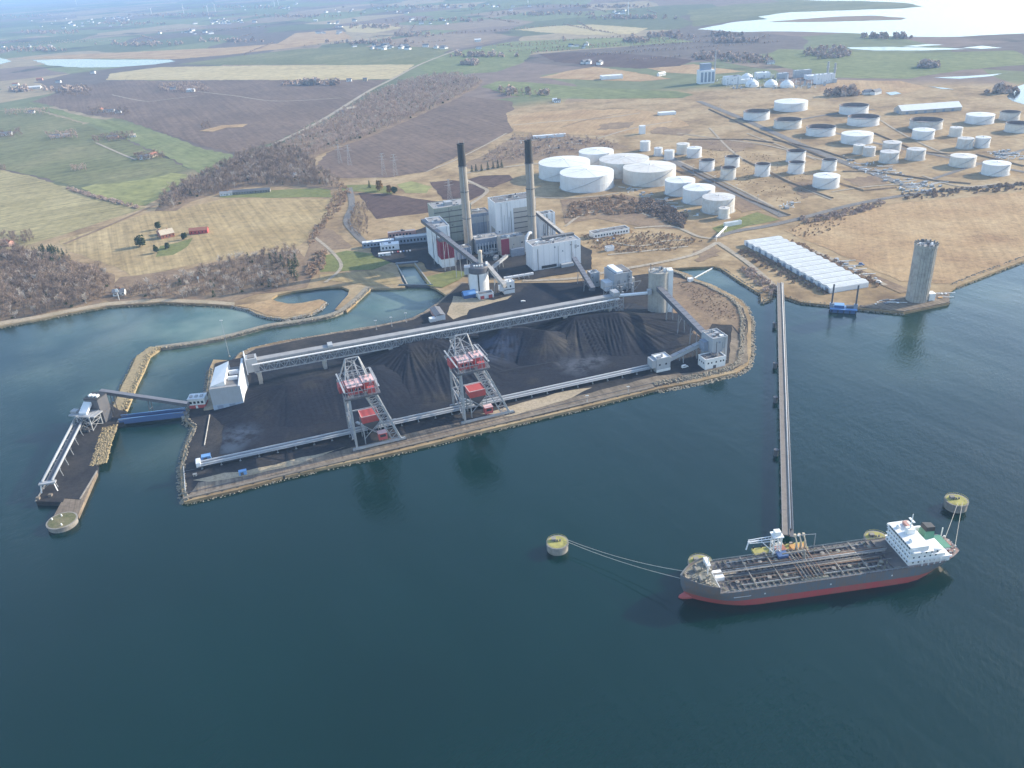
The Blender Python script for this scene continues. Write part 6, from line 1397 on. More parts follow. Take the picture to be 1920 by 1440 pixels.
clutter('scrap_plot', 'cluttered plot in the scrub behind the chimneys', [(960, 262), (1060, 258), (1100, 268), (1040, 282), (970, 286)], 26, 6, 3.0, 'dark_steel')
clutter('yard_machinery', 'small machines and crates left of the barrel roofed warehouse road', [(1560, 482), (1620, 508), (1650, 530), (1610, 520), (1550, 492)], 22, 7, 2.4)
for k, (x, y, w, d, h, lb) in enumerate(((1236, 217, 34, 14, 5, 'pale flat building on the tan grass beyond the huge tanks'), (1200, 252, 10, 9, 14, 'small pale tower behind the little tanks'), (1000, 261, 60, 8, 5, 'long pale shed in the scrub behind the chimneys'))):
    bld('outbuilding', lb, 'building', G(x, y, LZ), math.radians(4), w, d, h, 'white_clad', 'white_clad', seed=60 + k, par=.2)
# refinery works far behind
R0 = (1315, 158)
works = thing('refinery_block', 'tall pale blue process block with chimney at the distant refinery works', 'refinery', (*G(1312, 158, LZ).xy, LZ), math.radians(6))
MB().box(0, 36, 0, 24, -.3, 30).build('process_hall', M['white_clad'], works); MB().box(6, 30, 8, 24, 30, 44).build('upper_hall', M['steel_blue'], works); MB().tube((40, 12, 0), (40, 12, 70), 2, 10, 1.4).build('stack', M['steel'], works)
for k in range(4): MB().box(2 + 9 * k, 8 + 9 * k, -.2, 0, 4, 26).build('panel', M['steel_blue'], works)
wk = random.Random(5)
for k, (x, y, kind) in enumerate(((1360, 160, 'b'), (1385, 158, 'b'), (1410, 162, 'd'), (1445, 162, 'd'), (1475, 163, 'd'), (1420, 148, 'b'), (1460, 148, 'b'), (1490, 146, 'b'), (1515, 150, 'b'), (1400, 150, 'd'), (1530, 158, 'b'), (1550, 152, 't'), (1563, 155, 't'))):
    p = G(x, y, LZ)
    if kind == 'd':
        o = thing('domed_store', 'white domed store in the row at the distant refinery works', 'store', p, 0, 'domed stores at the refinery works'); MB().lathe([(15, -.3), (15, 5), (11, 11), (4, 15), (.3, 15.5)], 24).build('dome', M['white'], o, False); MB().tube((0, 0, 15), (0, 0, 18), 1.2, 8).build('vent', M['steel'], o)
    elif kind == 'b':
        bld('works_building', 'flat roofed pale building at the distant refinery works', 'building', p, math.radians(5), wk.uniform(24, 46), wk.uniform(12, 24), wk.uniform(8, 20), wk.choice(['white_clad', 'grey_clad']), wk.choice(['white_clad', 'steel_blue']), 'flat buildings at the refinery works', units=4, seed=k)
    else:
        o = thing('cooling_tower' if k < 0 else 'process_tower', 'slim process tower at the right end of the distant refinery works', 'tower', p, 0, 'process towers at the refinery works'); MB().tube((0, 0, -.3), (0, 0, 42), 2.6, 12, 2.2).build('column', M['steel'], o); MB().lathe([(3.6, 30), (4, 30.2), (4, 31), (2.6, 31.2)], 12).build('platform', M['steel'], o); MB().box(-5, 5, -5, 5, -.3, 9).build('base', M['grey_clad'], o)
clutter('works_pipework', 'dense pipework among the distant refinery buildings', [(1340, 152), (1500, 142), (1560, 158), (1520, 168), (1370, 168)], 90, 9, 12, 'grey_clad')
bld('white_store', 'bright white store alone on the tan land left of the refinery', 'store', G(1128, 150, LZ), math.radians(3), 56, 26, 8, 'white', 'white', seed=71)
# ------------------------------------------------------------------ barrel roofed warehouse
A = G(1556, 550, LZ); WA = math.radians(13)
t = thing('bay_warehouse', 'white warehouse of many parallel pitched roof bays beside the pier root', 'warehouse', (A.x, A.y, LZ), WA)
nb, bd, ww = 13, 12.3, 41.0
for k in range(nb):
    y0 = k * bd; dx = 0 if k < 11 else -1.5
    MB().box(dx, dx + ww, y0 + .05, y0 + bd - .05, -.4, 4.6).build('bay_wall', M['white_clad'], t)
    MB().gable(dx, dx + ww, y0 + .7, y0 + bd - .7, 4.6, 5.9, .3, .25, 'x').build('bay_roof', M['bay_roof'], t)
    MB().box(dx - .2, dx + ww + .2, y0 + bd - .45, y0 + bd + .45, 4.62, 4.8).build('valley_gutter', M['dark_steel'], t)
    for s, x in ((-1, dx), (1, dx + ww)): MB().add([(x + s * .02, y0 + .5, 4.6), (x + s * .02, y0 + bd - .5, 4.6), (x + s * .02, y0 + bd / 2, 5.85)], [(0, 1, 2)]).build('bay_gable', M['white_clad'], t)
    MB().box(dx - .12, dx, y0 + 3.5, y0 + 8, 0, 4).build('bay_door', M['steel_blue'], t)
    for j in range(3): MB().box(dx + 8 + 11 * j, dx + 10 + 11 * j, y0 + 3.0, y0 + 4.4, 5.0, 5.75).build('skylight', M['white'], t)

# ------------------------------------------------------------------ shore silo tower on its quay
p = G(1717, 570, LZ); sc = p + Vector((p.x, p.y, 0)).normalized() * 9.4
t = thing('shore_silo', 'tall weathered concrete silo tower standing alone on the right shore', 'silo', (sc.x, sc.y, LZ), 0)
MB().lathe([(9.3, -.5), (9.3, 51), (9.8, 51.3), (9.8, 53.5), (9.3, 53.5), (9.3, 52)], 44).build('shell', M['silo'] if 'silo' in M else M['old_concrete'], t)
MB().lathe([(9.25, 51.5), (6, 52.0), (.3, 52.2)], 40).build('roof', M['roof_grey'], t)
for k in range(16):
    a = k * 6.283 / 16; MB().box(9.35 * math.cos(a) - .5, 9.35 * math.cos(a) + .5, 9.35 * math.sin(a) - .5, 9.35 * math.sin(a) + .5, 53.4, 54.7).build('merlon', M['old_concrete'], t)
for k in range(7): a = k * .9; MB().box(5 * math.cos(a) - .8, 5 * math.cos(a) + .8, 5 * math.sin(a) - .8, 5 * math.sin(a) + .8, 52, 54 + k % 3).build('roof_unit', M[['white', 'steel', 'dark_steel'][k % 3]], t)
for k in range(10): a = -2.3 + k * .28; MB().box(9.32 * math.cos(a) - .12, 9.32 * math.cos(a) + .12, 9.32 * math.sin(a) - .12, 9.32 * math.sin(a) + .12, 0, 51).build('pour_joint', M['old_concrete'], t)
MB().box(8.5, 14, -5, 2, -.4, 7).build('base_house', M['white'], t); MB().box(8.3, 14.2, -5.2, 2.2, 7, 7.4).build('base_roof', M['white_clad'], t)
QP = [(1611, 576), (1695, 585), (1779, 568), (1779, 548), (1700, 556)]
q = slab('silo_quay', [G(x, y, LZ) for x, y in QP], -1.5, 2.9, 'apron'); tag(q, 'dark edged concrete quay below the shore silo tower', 'quay')
fm = MB()
a_, b_, c_ = G(1612, 577, 0), G(1695, 586, 0), G(1780, 569, 0)
fm.beam((a_.x, a_.y, 1.2), (b_.x, b_.y, 1.2), .8, 2.6).beam((b_.x, b_.y, 1.2), (c_.x, c_.y, 1.2), .8, 2.6); tag(fm.build('fender_wall', M['dark_steel']), 'dark timber fender wall along the silo quay edge', 'fender')
clutter('quay_gear', 'bollards and gear lying on the silo quay', [(1640, 572), (1695, 578), (1690, 566), (1650, 562)], 16, 12, 2.0, 'dark_steel')
clutter('quay_gear', 'pale crates and rust at the right end of the silo quay', [(1735, 566), (1775, 560), (1775, 552), (1740, 552)], 12, 13, 2.0, 'orange')

# ------------------------------------------------------------------ jack-up barge
A_, an, L_ = frame((1555, 586), (1607, 589), 0)
t = thing('work_barge', 'blue work barge with two tall spud legs moored by the warehouse', 'barge', (A_.x, A_.y, 0), an)
MB().hexa([(1.5, .3, -.8), (L_ - 1.5, .3, -.8), (L_ - 1.5, 10.7, -.8), (1.5, 10.7, -.8)], [(0, 0, 3.2), (L_, 0, 3.2), (L_, 11, 3.2), (0, 11, 3.2)]).build('hull', M['blue'], t)
MB().box(.2, L_ - .2, .2, 10.8, 3.2, 3.35).build('deck', M['blue_light'], t); MB().box(4, 12, 3, 9, 3.35, 6).build('deckhouse', M['blue'], t); MB().box(3.8, 12.2, 2.8, 9.2, 6, 6.25).build('deckhouse_roof', M['blue_light'], t)
MB().box(14, 20, 4, 8, 3.35, 5.4).build('winch', M['dark_steel'], t)
for x in (1.5, L_ - 1.5):
    MB().tube((x, 5.5, -2), (x, 5.5, 25), .75, 10).build('spud_leg', M['dark_steel'], t); MB().box(x - 1.6, x + 1.6, 3.9, 7.1, 3.35, 7.2).build('spud_frame', M['steel_blue'], t)
for k in range(5): MB().tube((2 + 5 * k, -.25, .4), (2 + 5 * k, -.25, 2.8), .4, 8).build('tyre_fender', M['black'], t)

# ------------------------------------------------------------------ oil pier
A = G(1461, 530, 6); B = G(1474, 1003, 6); d = B - A; PL = d.length; pang = math.atan2(d.y, d.x)
t = thing('oil_pier', 'long narrow pipeline pier on piles running out to the tanker', 'pier', (A.x, A.y, 0), pang)
nd = 33; dk = None
for k in range(nd):
    L1 = PL / nd
    if dk is None: dk = MB().box(.04, L1 - .04, -2.1, 1.6, 5.3, 6.0).build('deck_slab', M['pier_deck'], t)
    else: share(dk, t, (k * L1, 0, rng.uniform(-.03, .03)))
# heading is towards the ship: local +y is the photo's right
MB().box(0, PL, 1.65, 1.95, 5.4, 6.4).build('kerb', M['old_concrete'], t)
MB().tube((0, 2.4, 6.4), (PL - 6, 2.4, 6.4), .36, 10).build('pipe', M['tank_b'], t, True)
MB().tube((0, 3.2, 6.0), (PL - 6, 3.2, 6.0), .3, 8).build('pipe', M['dark_steel'], t, True); MB().tube((0, 3.8, 6.0), (PL - 6, 3.8, 6.0), .22, 8).build('pipe', M['steel'], t, True)
MB().box(0, PL, 1.6, 4.2, 4.9, 5.25).build('pipe_bed', M['brown'] if 'brown' in M else M['dark_steel'], t)
rm = MB()
for k in range(int(PL / 5)): rm.beam((k * 5, -2.0, 6), (k * 5, -2.0, 7.1), .1)
rm.beam((0, -2.0, 7.1), (PL, -2.0, 7.1), .12); rm.build('railing', M['steel'], t)
bent = None
for k in range(1, 28):
    x = k * PL / 28
    if bent is None:
        bent = MB().tube((0, -2.2, -3), (0, -1.8, 5), .45, 8).tube((0, 4.2, -3), (0, 3.8, 5), .4, 8).beam((0, -2.5, 5.0), (0, 4.4, 5.0), .8, .5).build('pile_bent', M['dark_steel'], t); bent.location.x = x
    else: share(bent, t, (x, 0, 0))
for k, x in enumerate((95, 175, 232, 305)):
    for y in (-4.4,):
        MB().lathe([(1.5, -2), (1.5, 4.0), (1.7, 4.0), (1.7, 4.5), (.2, 4.55)], 16, (x + (6 if y > 0 else 0), y)).build('fender_dolphin', M['dark_steel'], t)
# loading platform
PC = G(1478, 1040, 7); t = thing('loading_platform', 'cluttered loading platform with orange base and cream arms at the pier end', 'platform', (PC.x, PC.y, 0), math.radians(6))
MB().box(-17, 13, -4.5, 9, 5.4, 6.8).build('deck', M['yellow'], t)
pm = None
for x in (-15, -8, -1, 6, 11):
    for y in (-3, 3, 7.5):
        if pm is None: pm = MB().tube((0, 0, -3), (0, 0, 5.4), .7, 10).build('pile', M['dark_steel'], t); pm.location = (x, y, 0)
        else: share(pm, t, (x, y, 0))
MB().box(2.5, 10.5, -3, 5, 6.8, 9.5).build('arm_base', M['orange'], t)
arms = [MB() for _ in range(3)]
for k, mm in enumerate(arms):
    x = 3.8 + 2.4 * k; mm.tube((x, 0, 9.5), (x, 0, 15), .5, 8).tube((x, 0, 15), (x, 2.5, 17.5), .35, 8).tube((x, 2.5, 17.5), (x + .2, -2.8, 11), .3, 8).box(x - .6, x + .6, 1.8, 3.2, 16.6, 18); mm.build('loading_arm', M['cream'], t)
MB().box(-6, -1, 1, 5, 6.8, 9.6).build('hut', M['pink'], t); MB().box(-6.3, -.7, .7, 5.3, 9.6, 9.9).build('hut_roof', M['brick'], t)
MB().box(-4, 0, 5.6, 8.6, 6.8, 9).build('hut', M['cream'], t)
cl = MB(); cr = random.Random(4)
for k in range(26): x = cr.uniform(-15, 12); y = cr.uniform(-4, 8); cl.box(x, x + cr.uniform(.5, 1.6), y, y + cr.uniform(.5, 1.6), 6.8, 6.8 + cr.uniform(.5, 2))
tag(cl.build('deck_gear', M['old_concrete'], t), kind='stuff')
for k in range(6): MB().tube((-16 + 4.5 * k, 8.6, 6.8), (-16 + 4.5 * k, 8.6, 8.4), .35, 8).build('bollard', M['black'], t)
# white gangway tower with arm
GT = G(1452, 1046, 7); t = thing('gangway_tower', 'white lattice gangway tower with a long arm beside the tanker', 'gangway tower', (GT.x, GT.y, 0), math.radians(4))
lg = MB()
for x in (-2, 2):
    for y in (-2, 2): MB().beam((x, y, 6.5), (x, y, 22), .5).build('leg', M['white'], t)
for z in (7, 12, 17):
    for (a, b) in (((-2, -2), (2, -2)), ((2, -2), (2, 2)), ((2, 2), (-2, 2)), ((-2, 2), (-2, -2))): lg.beam((*a, z), (*b, z + 5), .25); lg.beam((*a, z + 5), (*b, z + 5), .3)
lg.build('bracing', M['white'], t)
MB().box(-2.8, 2.8, -2.8, 2.8, 22, 22.6).build('platform', M['white_clad'], t); MB().box(-1.6, 1.6, -1.6, 1.6, 22.6, 25).build('winch_cabin', M['white'], t)
am = MB()
for y in (-.9, .9): am.beam((-2, y, 21), (-15, y, 20), .35); am.beam((-2, y, 19), (-15, y, 19.2), .3)
for k in range(7): am.beam((-2 - 1.9 * k, -.9, 21 - .15 * k), (-3.9 - 1.9 * k, .9, 19.1), .2); am.beam((-2 - 1.9 * k, .9, 20.9 - .15 * k), (-2 - 1.9 * k, .9, 19), .2)
am.beam((-15, 0, 20), (-16.5, -1, 15.5), .5); am.beam((-2, 0, 12), (-8, 0, 19), .4); am.build('arm', M['white_clad'], t)
MB().box(-7, 4, -3.6, 3.6, 5.2, 6.5).build('base', M['yellow'], t)
for x in (-6, 3):
    for y in (-3, 3): MB().tube((x, y, -3), (x, y, 5.2), .6, 8).build('pile', M['dark_steel'], t)
LPp = G(1524, 1040, 5); t = thing('lamp_post', 'slim grey lamp post with long arm beside the loading platform', 'lamp post', (LPp.x, LPp.y, 0), 0)
MB().tube((0, 0, -2), (0, 0, 19), .3, 8, .18).build('pole', M['steel'], t); MB().beam((0, 0, 18.8), (-9, .5, 18.4), .22).build('arm', M['steel'], t); MB().box(-9.4, -8.4, .1, .9, 18, 18.5).build('lamp_head', M['white'], t)

# ------------------------------------------------------------------ mooring dolphins
def dolphin(px, py, r, h, label, deckmt='yellow'):
    p = G(px, py, 0); v = Vector((p.x, p.y, 0)).normalized(); c = p + v * r
    t = thing('mooring_dolphin', label, 'dolphin', (c.x, c.y, 0), 0)
    MB().lathe([(r - .3, -2.5), (r - .3, h - 1.2), (r, h - 1.2), (r, h), (r - .7, h)], 36).build('shaft', M['old_concrete'], t)
    MB().lathe([(r - .71, h - .05), (r - .9, h + .06), (.3, h + .15)], 30).build('deck', M[deckmt], t)
    m_ = MB(); n = 18
    for k in range(n):
        a = k * 6.283 / n; b = (k + 1) * 6.283 / n; m_.beam(((r - .4) * math.cos(a), (r - .4) * math.sin(a), h), ((r - .4) * math.cos(a), (r - .4) * math.sin(a), h + 1.1), .1); m_.beam(((r - .4) * math.cos(a), (r - .4) * math.sin(a), h + 1.1), ((r - .4) * math.cos(b), (r - .4) * math.sin(b), h + 1.1), .1)
    m_.build('railing', M['yellow'], t)
    for k in range(3): MB().tube((1.6 * (k - 1), .6, h), (1.6 * (k - 1), .6, h + 1.2), .4, 8, .5).build('mooring_hook', M['dark_steel'], t)
    MB().box(-r * .5, -r * .1, r * .1, r * .45, h + .1, h + 1.6).build('locker', M['old_concrete'], t)
    return Vector((c.x, c.y, h))
D1 = dolphin(1046, 1043, 6.3, 5.0, 'round mooring dolphin alone in the water left of the tanker')
D2 = dolphin(1788, 962, 6.4, 5.2, 'round yellowish mooring dolphin behind the tanker stern')
D3 = dolphin(1311, 1090, 6.6, 7.5, 'round yellow topped dolphin half hidden behind the tanker bow')
D4 = dolphin(1637, 1042, 6.4, 7.5, 'yellow topped dolphin tucked in beside the tanker bridge', 'yellow')

# ------------------------------------------------------------------ tanker
SX, SY, SA = 79.5, 328.2, math.radians(6.2); SL, HB = 150.0, 12.75
M['hull_grey'] = paint('hull_grey', (0.115, 0.145, 0.175), 0.5, 1.0, 0.11, (0.21, 0.125, 0.08))
M['hull_red'] = paint('boot_top_red', (0.40, 0.065, 0.065), 0.5, 0.8, 0.07, (0.26, 0.12, 0.08))
M['deck_dark'] = paint('tanker_deck', (0.105, 0.10, 0.10), 0.7, 0.8, 0.3, (0.20, 0.155, 0.125), streak=False)
M['deck_fore'] = paint('foredeck', (0.17, 0.17, 0.14), 0.75, 0.8, 0.5, (0.30, 0.27, 0.20), streak=False)
M['deck_red'] = paint('poop_deck', (0.22, 0.13, 0.11), 0.75, 0.7, 0.4, (0.32, 0.28, 0.25), streak=False)
M['funnel_green'] = paint('funnel_green', (0.09, 0.26, 0.17), 0.5, 0.3, 0.4)
ship = thing('oil_tanker', 'grey oil tanker with red boot top and white stern bridge at the pier', 'ship', (SX, SY, 0), SA)
def half(x, z):
    """half breadth of the hull"""
    f = min(1.0, max(0.0, z / 10.0))
    x0 = 3.5 * (1 - f); ue = 34 - 9 * f
    bow = 1.0 if x > x0 + ue else max(0.0, 1 - ((x0 + ue - x) / ue) ** (1.9 + .7 * f)) if x > x0 else 0.0
    xs0 = 112 + 14 * f; end = 141 + 9 * f; fin = .06 + .32 * f
    st = 1.0 if x < xs0 else 1 - (1 - fin) * min(1, (x - xs0) / (end - xs0)) ** 2.6
    return HB * bow * st
def deckz(x): return 10.0 + (3.0 if x < 17 else 0) + max(0, (26 - x) / 26) ** 2 * 1.2
xs_ = [0, .6, 1.6, 3, 5, 8, 11, 14, 16.99, 17.01, 20, 25, 30, 38, 50, 62, 74, 86, 98, 110, 118, 124, 130, 136, 141, 145, 148, 150]
def loft(z_of, name, mt):
    m_ = MB(); nz = len(z_of(0))
    for sgn in (-1, 1):
        o = len(m_.v)
        for x in xs_:
            for z in z_of(x):
                lo = 3.5 * (1 - min(1, max(0, z / 10))); hi = 141 + 9 * min(1, max(0, z / 10)); xx = min(max(x, lo), hi)
                m_.v.append((xx, sgn * half(xx, z), z))
        for i in range(len(xs_) - 1):
            for j in range(nz - 1): m_.f.append((o + i * nz + j, o + (i + 1) * nz + j, o + (i + 1) * nz + j + 1, o + i * nz + j + 1))
    n1 = len(xs_) * nz; e = (len(xs_) - 1) * nz
    for j in range(nz - 1): m_.f.append((e + j, n1 + e + j, n1 + e + j + 1, e + j + 1))
    return m_.build(name, M[mt], ship, True)
loft(lambda x: [-1.5, 0, 1.5, 3.0, 4.0], 'boot_top', 'hull_red')
loft(lambda x: [4.0, 5.5, 7, 8.5, deckz(x)], 'hull_side', 'hull_grey')
# bulbous bow
bm = bmesh.new(); bmesh.ops.create_uvsphere(bm, u_segments=16, v_segments=10, radius=1)
for v in bm.verts: v.co = Vector((v.co.x * 6 + 5.5, v.co.y * 2.1, v.co.z * 2.4 + .3))
me = bpy.data.meshes.new('bulb'); bm.to_mesh(me); bm.free(); me.materials.append(M['hull_red']); me.polygons.foreach_set('use_smooth', [True] * len(me.polygons)); o = bpy.data.objects.new('bulbous_bow', me); col.objects.link(o); o.parent = ship
def deck_part(x0, x1, z, mt, name, inset=.25):
    xl = [x0 + (x1 - x0) * k / 18 for k in range(19)]
    poly = [(x, -max(.02, half(x, 10) - inset)) for x in xl] + [(x, max(.02, half(x, 10) - inset)) for x in xl[::-1]]
    m_ = MB(); m_.prism(poly, z - .15, z); return m_.build(name, M[mt], ship)
deck_part(17.2, 117.5, 9.9, 'deck_dark', 'main_deck'); deck_part(.6, 17.2, 12.9, 'deck_fore', 'forecastle_deck'); deck_part(117.5, 149.6, 9.9, 'deck_red', 'poop_deck')
MB().box(16.9, 17.2, -half(17, 10) + .3, half(17, 10) - .3, 9.8, 13).build('forecastle_bulkhead', M['white'], ship)
# bulwark and rails
bw = MB()
for sgn in (-1, 1):
    for i in range(len(xs_) - 1):
        a, b = xs_[i], xs_[i + 1]
        if b <= 17: 
            for s2 in (0,): bw.beam((a, sgn * max(.05, half(a, 10)), deckz(a) + .5), (b, sgn * max(.05, half(b, 10)), deckz(b) + .45), .12, .9)
bw.build('bulwark', M['hull_grey'], ship)
rm = MB()
for sgn in (-1, 1):
    px_ = None
    for k in range(45):
        x = 18 + k * 2.9; y = sgn * (half(x, 10) - .15); rm.beam((x, y, 9.9), (x, y, 11.0), .09)
        if px_: rm.beam((px_[0], px_[1], 11.0), (x, y, 11.0), .1); rm.beam((px_[0], px_[1], 10.5), (x, y, 10.5), .07)
        px_ = (x, y)
tag(rm.build('railing', M['steel'], ship), kind='stuff')
# transverse deck girders
rib = None
for k in range(29):
    x = 24 + k * 3.05
    if rib is None: rib = MB().box(-.18, .18, -11.6, 11.6, 9.9, 10.6).build('deck_girder', M['deck_dark'], ship); rib.location.x = x
    elif not 60 < x < 74: share(rib, ship, (x, 0, 0))
# pipes, catwalk and manifold
sr = random.Random(9)
for k, y in enumerate((-3.4, -2.5, -1.7, -.9, .9, 1.7, 2.6, 3.5, 4.4)):
    x0 = sr.uniform(20, 34); x1 = sr.uniform(100, 115); MB().tube((x0, y, 11.3), (x1, y, 11.3), sr.uniform(.18, .34), 8).build('cargo_pipe', M[sr.choice(['rust', 'steel', 'old_concrete', 'dark_steel', 'rust'])], ship, True)
MB().box(17.5, 111, -.45, .45, 12.4, 12.55).build('catwalk', M['old_concrete'], ship); cwm = MB()
for k in range(24): x = 18 + k * 4; cwm.beam((x, -.5, 9.9), (x, -.5, 13.5), .12).beam((x, .5, 9.9), (x, .5, 13.5), .12)
for y in (-.55, .55): cwm.beam((17.5, y, 13.5), (111, y, 13.5), .1)
cwm.build('catwalk_rail', M['steel'], ship)
for k in range(7):
    x = 61 + k * 1.9; MB().tube((x, -11, 11.4), (x, 11.3, 11.4), .3, 8).build('manifold_pipe', M[['rust', 'old_concrete', 'deck_dark'][k % 3]], ship, True)
for s in (-1, 1):
    MB().box(60, 74.5, s * 10.9 - .6, s * 10.9 + .6, 9.9, 10.7).build('drip_tray', M['deck_fore'], ship)
    MB().box(44, 92, s * 8.0 - .12, s * 8.0 + .12, 9.9, 11.2).build('stringer', M['deck_dark'], ship)
cl = MB(); c2_ = MB(); c3_ = MB()
for k in range(150):
    x = sr.uniform(19, 110); y = sr.uniform(-11.5, 11.5); z = 9.9; w = sr.uniform(.3, 1.0); h = sr.uniform(.5, 1.9); q = sr.random()
    if q < .35: cl.box(x, x + w, y, y + w, z, z + h)
    elif q < .65: c2_.tube((x, y, z), (x, y, z + h + .6), .22, 6).box(x - .4, x + .4, y - .4, y + .4, z + h * .6, z + h * .6 + .25)
    else: c3_.tube((x, y, z + .7), (x + sr.uniform(2, 7), y, z + .7), .16, 6)
[tag(o_, kind='stuff') for o_ in (cl.build('deck_lockers', M['deck_fore'], ship), c2_.build('vent_posts', M['deck_fore'], ship), c3_.build('small_pipes', M['dark_steel'], ship))]
for k in range(10):
    x = 28 + 8.6 * k
    for y in (-6.2, 6.2): MB().lathe([(1.0, 9.9), (1.0, 10.9), (1.15, 10.9), (1.15, 11.1), (.1, 11.2)], 14, (x, y)).build('tank_hatch', M[['old_concrete', 'deck_fore'][k % 2]], ship)
for s in (-1, 1):
    for j, y in enumerate((5.0, 5.6, 8.9, 9.6)): MB().tube((22 + 3 * j, s * y, 10.95), (112 - 4 * j, s * y, 10.95), .16 + .05 * (j % 2), 6).build('side_pipe', M[['old_concrete', 'rust', 'tank_b', 'deck_fore'][j]], ship)
    MB().box(20, 114, s * 10.8 - .3, s * 10.8 + .3, 9.9, 10.0).build('deck_walkway', M['deck_fore'], ship)
for x in (36, 50, 82, 96): MB().box(x, x + .5, -11.4, 11.4, 11.2, 11.5).build('cross_walkway', M['old_concrete'], ship)
# hose crane
MB().tube((68, 3.5, 9.9), (68, 3.5, 17), .8, 10, .6).build('crane_post', M['old_concrete'], ship); MB().beam((68, 3.5, 16.6), (56, 4.2, 15.8), .6, .6).build('crane_jib', M['old_concrete'], ship)
MB().box(55.5, 61, 6.2, 10.5, 9.9, 12.4).build('hose_cover', M['blue'], ship)
# forecastle gear
for s in (-1, 1):
    MB().box(9, 12, s * 3.6 - 1.2, s * 3.6 + 1.2, 12.9, 14.6).build('windlass', M['deck_fore'], ship); MB().tube((9.5, s * 3.6 - 1.6, 13.8), (9.5, s * 3.6 + 1.6, 13.8), .9, 10).build('winch_drum', M['old_concrete'], ship)
    MB().box(3.6 if s > 0 else 4.2, 5.2, s * 2.2 - .3, s * 2.2 + .3, 12.9, 13.7).build('bollard', M['dark_steel'], ship)
MB().tube((14.5, 0, 12.9), (14.5, 0, 24), .35, 8, .2).build('foremast', M['white'], ship); MB().box(13.6, 15.4, -1.5, 1.5, 19.5, 19.8).build('mast_platform', M['white'], ship)
MB().box(18, 22.5, -3, 3, 9.9, 12.2).build('deck_house', M['white_clad'], ship); MB().box(22, 30, -1.6, 1.6, 10, 10.9).build('fore_hatch', M['cream'], ship)
MB().box(15.5, 17.5, 5, 10, 12.9, 15.8).build('store', M['white'], ship)
fg = MB(); fg2 = MB()
for k in range(70):
    x = sr.uniform(2.5, 16.5); y = sr.uniform(-1, 1) * (half(x, 10) - 1.2); w = sr.uniform(.2, .8)
    if k % 3: fg.box(x, x + w, y, y + w, 12.9, 12.9 + sr.uniform(.3, 1.4))
    else: fg2.tube((x, y, 13.2), (x + sr.uniform(-2, 2), y + sr.uniform(-2, 2), 13.2), .14, 5)
tag(fg.build('forecastle_fittings', M['cream'], ship), kind='stuff'); tag(fg2.build('chains', M['dark_steel'], ship), kind='stuff')
# superstructure
WHT = M['white']
for k, (x0, x1, yy, z0, z1) in enumerate(((117.5, 140, 11.0, 9.9, 12.7), (117.7, 137.5, 10.6, 12.7, 15.4), (117.9, 129.5, 11.0, 15.4, 18.0))):
    acc = MB().box(x0, x1, -yy, yy, z0, z1).build('accommodation', WHT, ship)
    MB().box(x0 - .5, x1 + .6, -yy - .5, yy + .5, z1 - .12, z1 + .06).build('deck_edge', M['white_clad'], acc)
    for j in range(9):
        y = -yy + 1.6 + j * (2 * yy - 3.2) / 8; MB().box(x0 - .06, x0, y - .4, y + .4, z0 + 1.2, z0 + 2.1).build('window', M['glass'], acc)
    for s in (-1, 1):
        for j in range(5): x = x0 + 2 + j * 3; MB().box(x, x + .8, s * yy - .05, s * yy + .05, z0 + 1.2, z0 + 2.1).build('window', M['glass'], acc)
whs = MB().box(117.7, 127.5, -10.6, 10.6, 18.1, 20.9).build('wheelhouse', WHT, ship); MB().box(118.2, 122, -13.0, 13.0, 18.1, 19.3).build('bridge_wing', WHT, ship)
for j in range(11): y = -9 + j * 1.8; MB().box(117.62, 117.7, y - .7, y + .7, 19.3, 20.3).build('bridge_window', M['glass'], whs)
MB().box(117.3, 127.9, -11, 11, 20.9, 21.2).build('wheelhouse_roof', WHT, whs)
MB().box(121.5, 125.5, -.6, 2.6, 21.2, 24.2).build('mast_base', WHT, ship); MB().tube((123.5, 1, 24.2), (123.5, 1, 33), .4, 8, .2).build('mast', WHT, ship)
for z, w in ((26, 3.2), (29, 2.2)): MB().box(122.9, 124.1, 1 - w, 1 + w, z, z + .3).build('radar_arm', WHT, ship)
for y in (-6, 6): MB().lathe([(1.0, 21.2), (1.1, 22.0), (.7, 22.8), (.1, 23.1)], 12, (120.0, y)).build('radome', WHT, ship)
MB().box(124.0, 127.0, 4, 9, 21.2, 22.8).build('roof_house', M['pink'], ship)
fnl = MB().hexa([(131, 0.2, 12.9), (138, 0.6, 12.9), (138, 5.6, 12.9), (131, 6.2, 12.9)], [(132.5, .6, 21), (137.6, 1.0, 20.4), (137.6, 5.0, 20.4), (132.5, 5.4, 21)]).build('funnel', M['funnel_green'], ship)
MB().hexa([(132.4, .5, 20.6), (137.8, .9, 20.0), (137.8, 5.1, 20.0), (132.4, 5.5, 20.6)], [(132.7, .6, 23.2), (137.6, 1.0, 22.6), (137.6, 5.0, 22.6), (132.7, 5.4, 23.2)]).build('funnel_top', M['black'], fnl)
MB().box(140.2, 144, -5, 5, 9.9, 13.0).build('engine_casing', M['white_clad'], ship); MB().box(140.2, 144.3, -5.3, 5.3, 13.0, 13.3).build('casing_top', M['funnel_green'], ship)
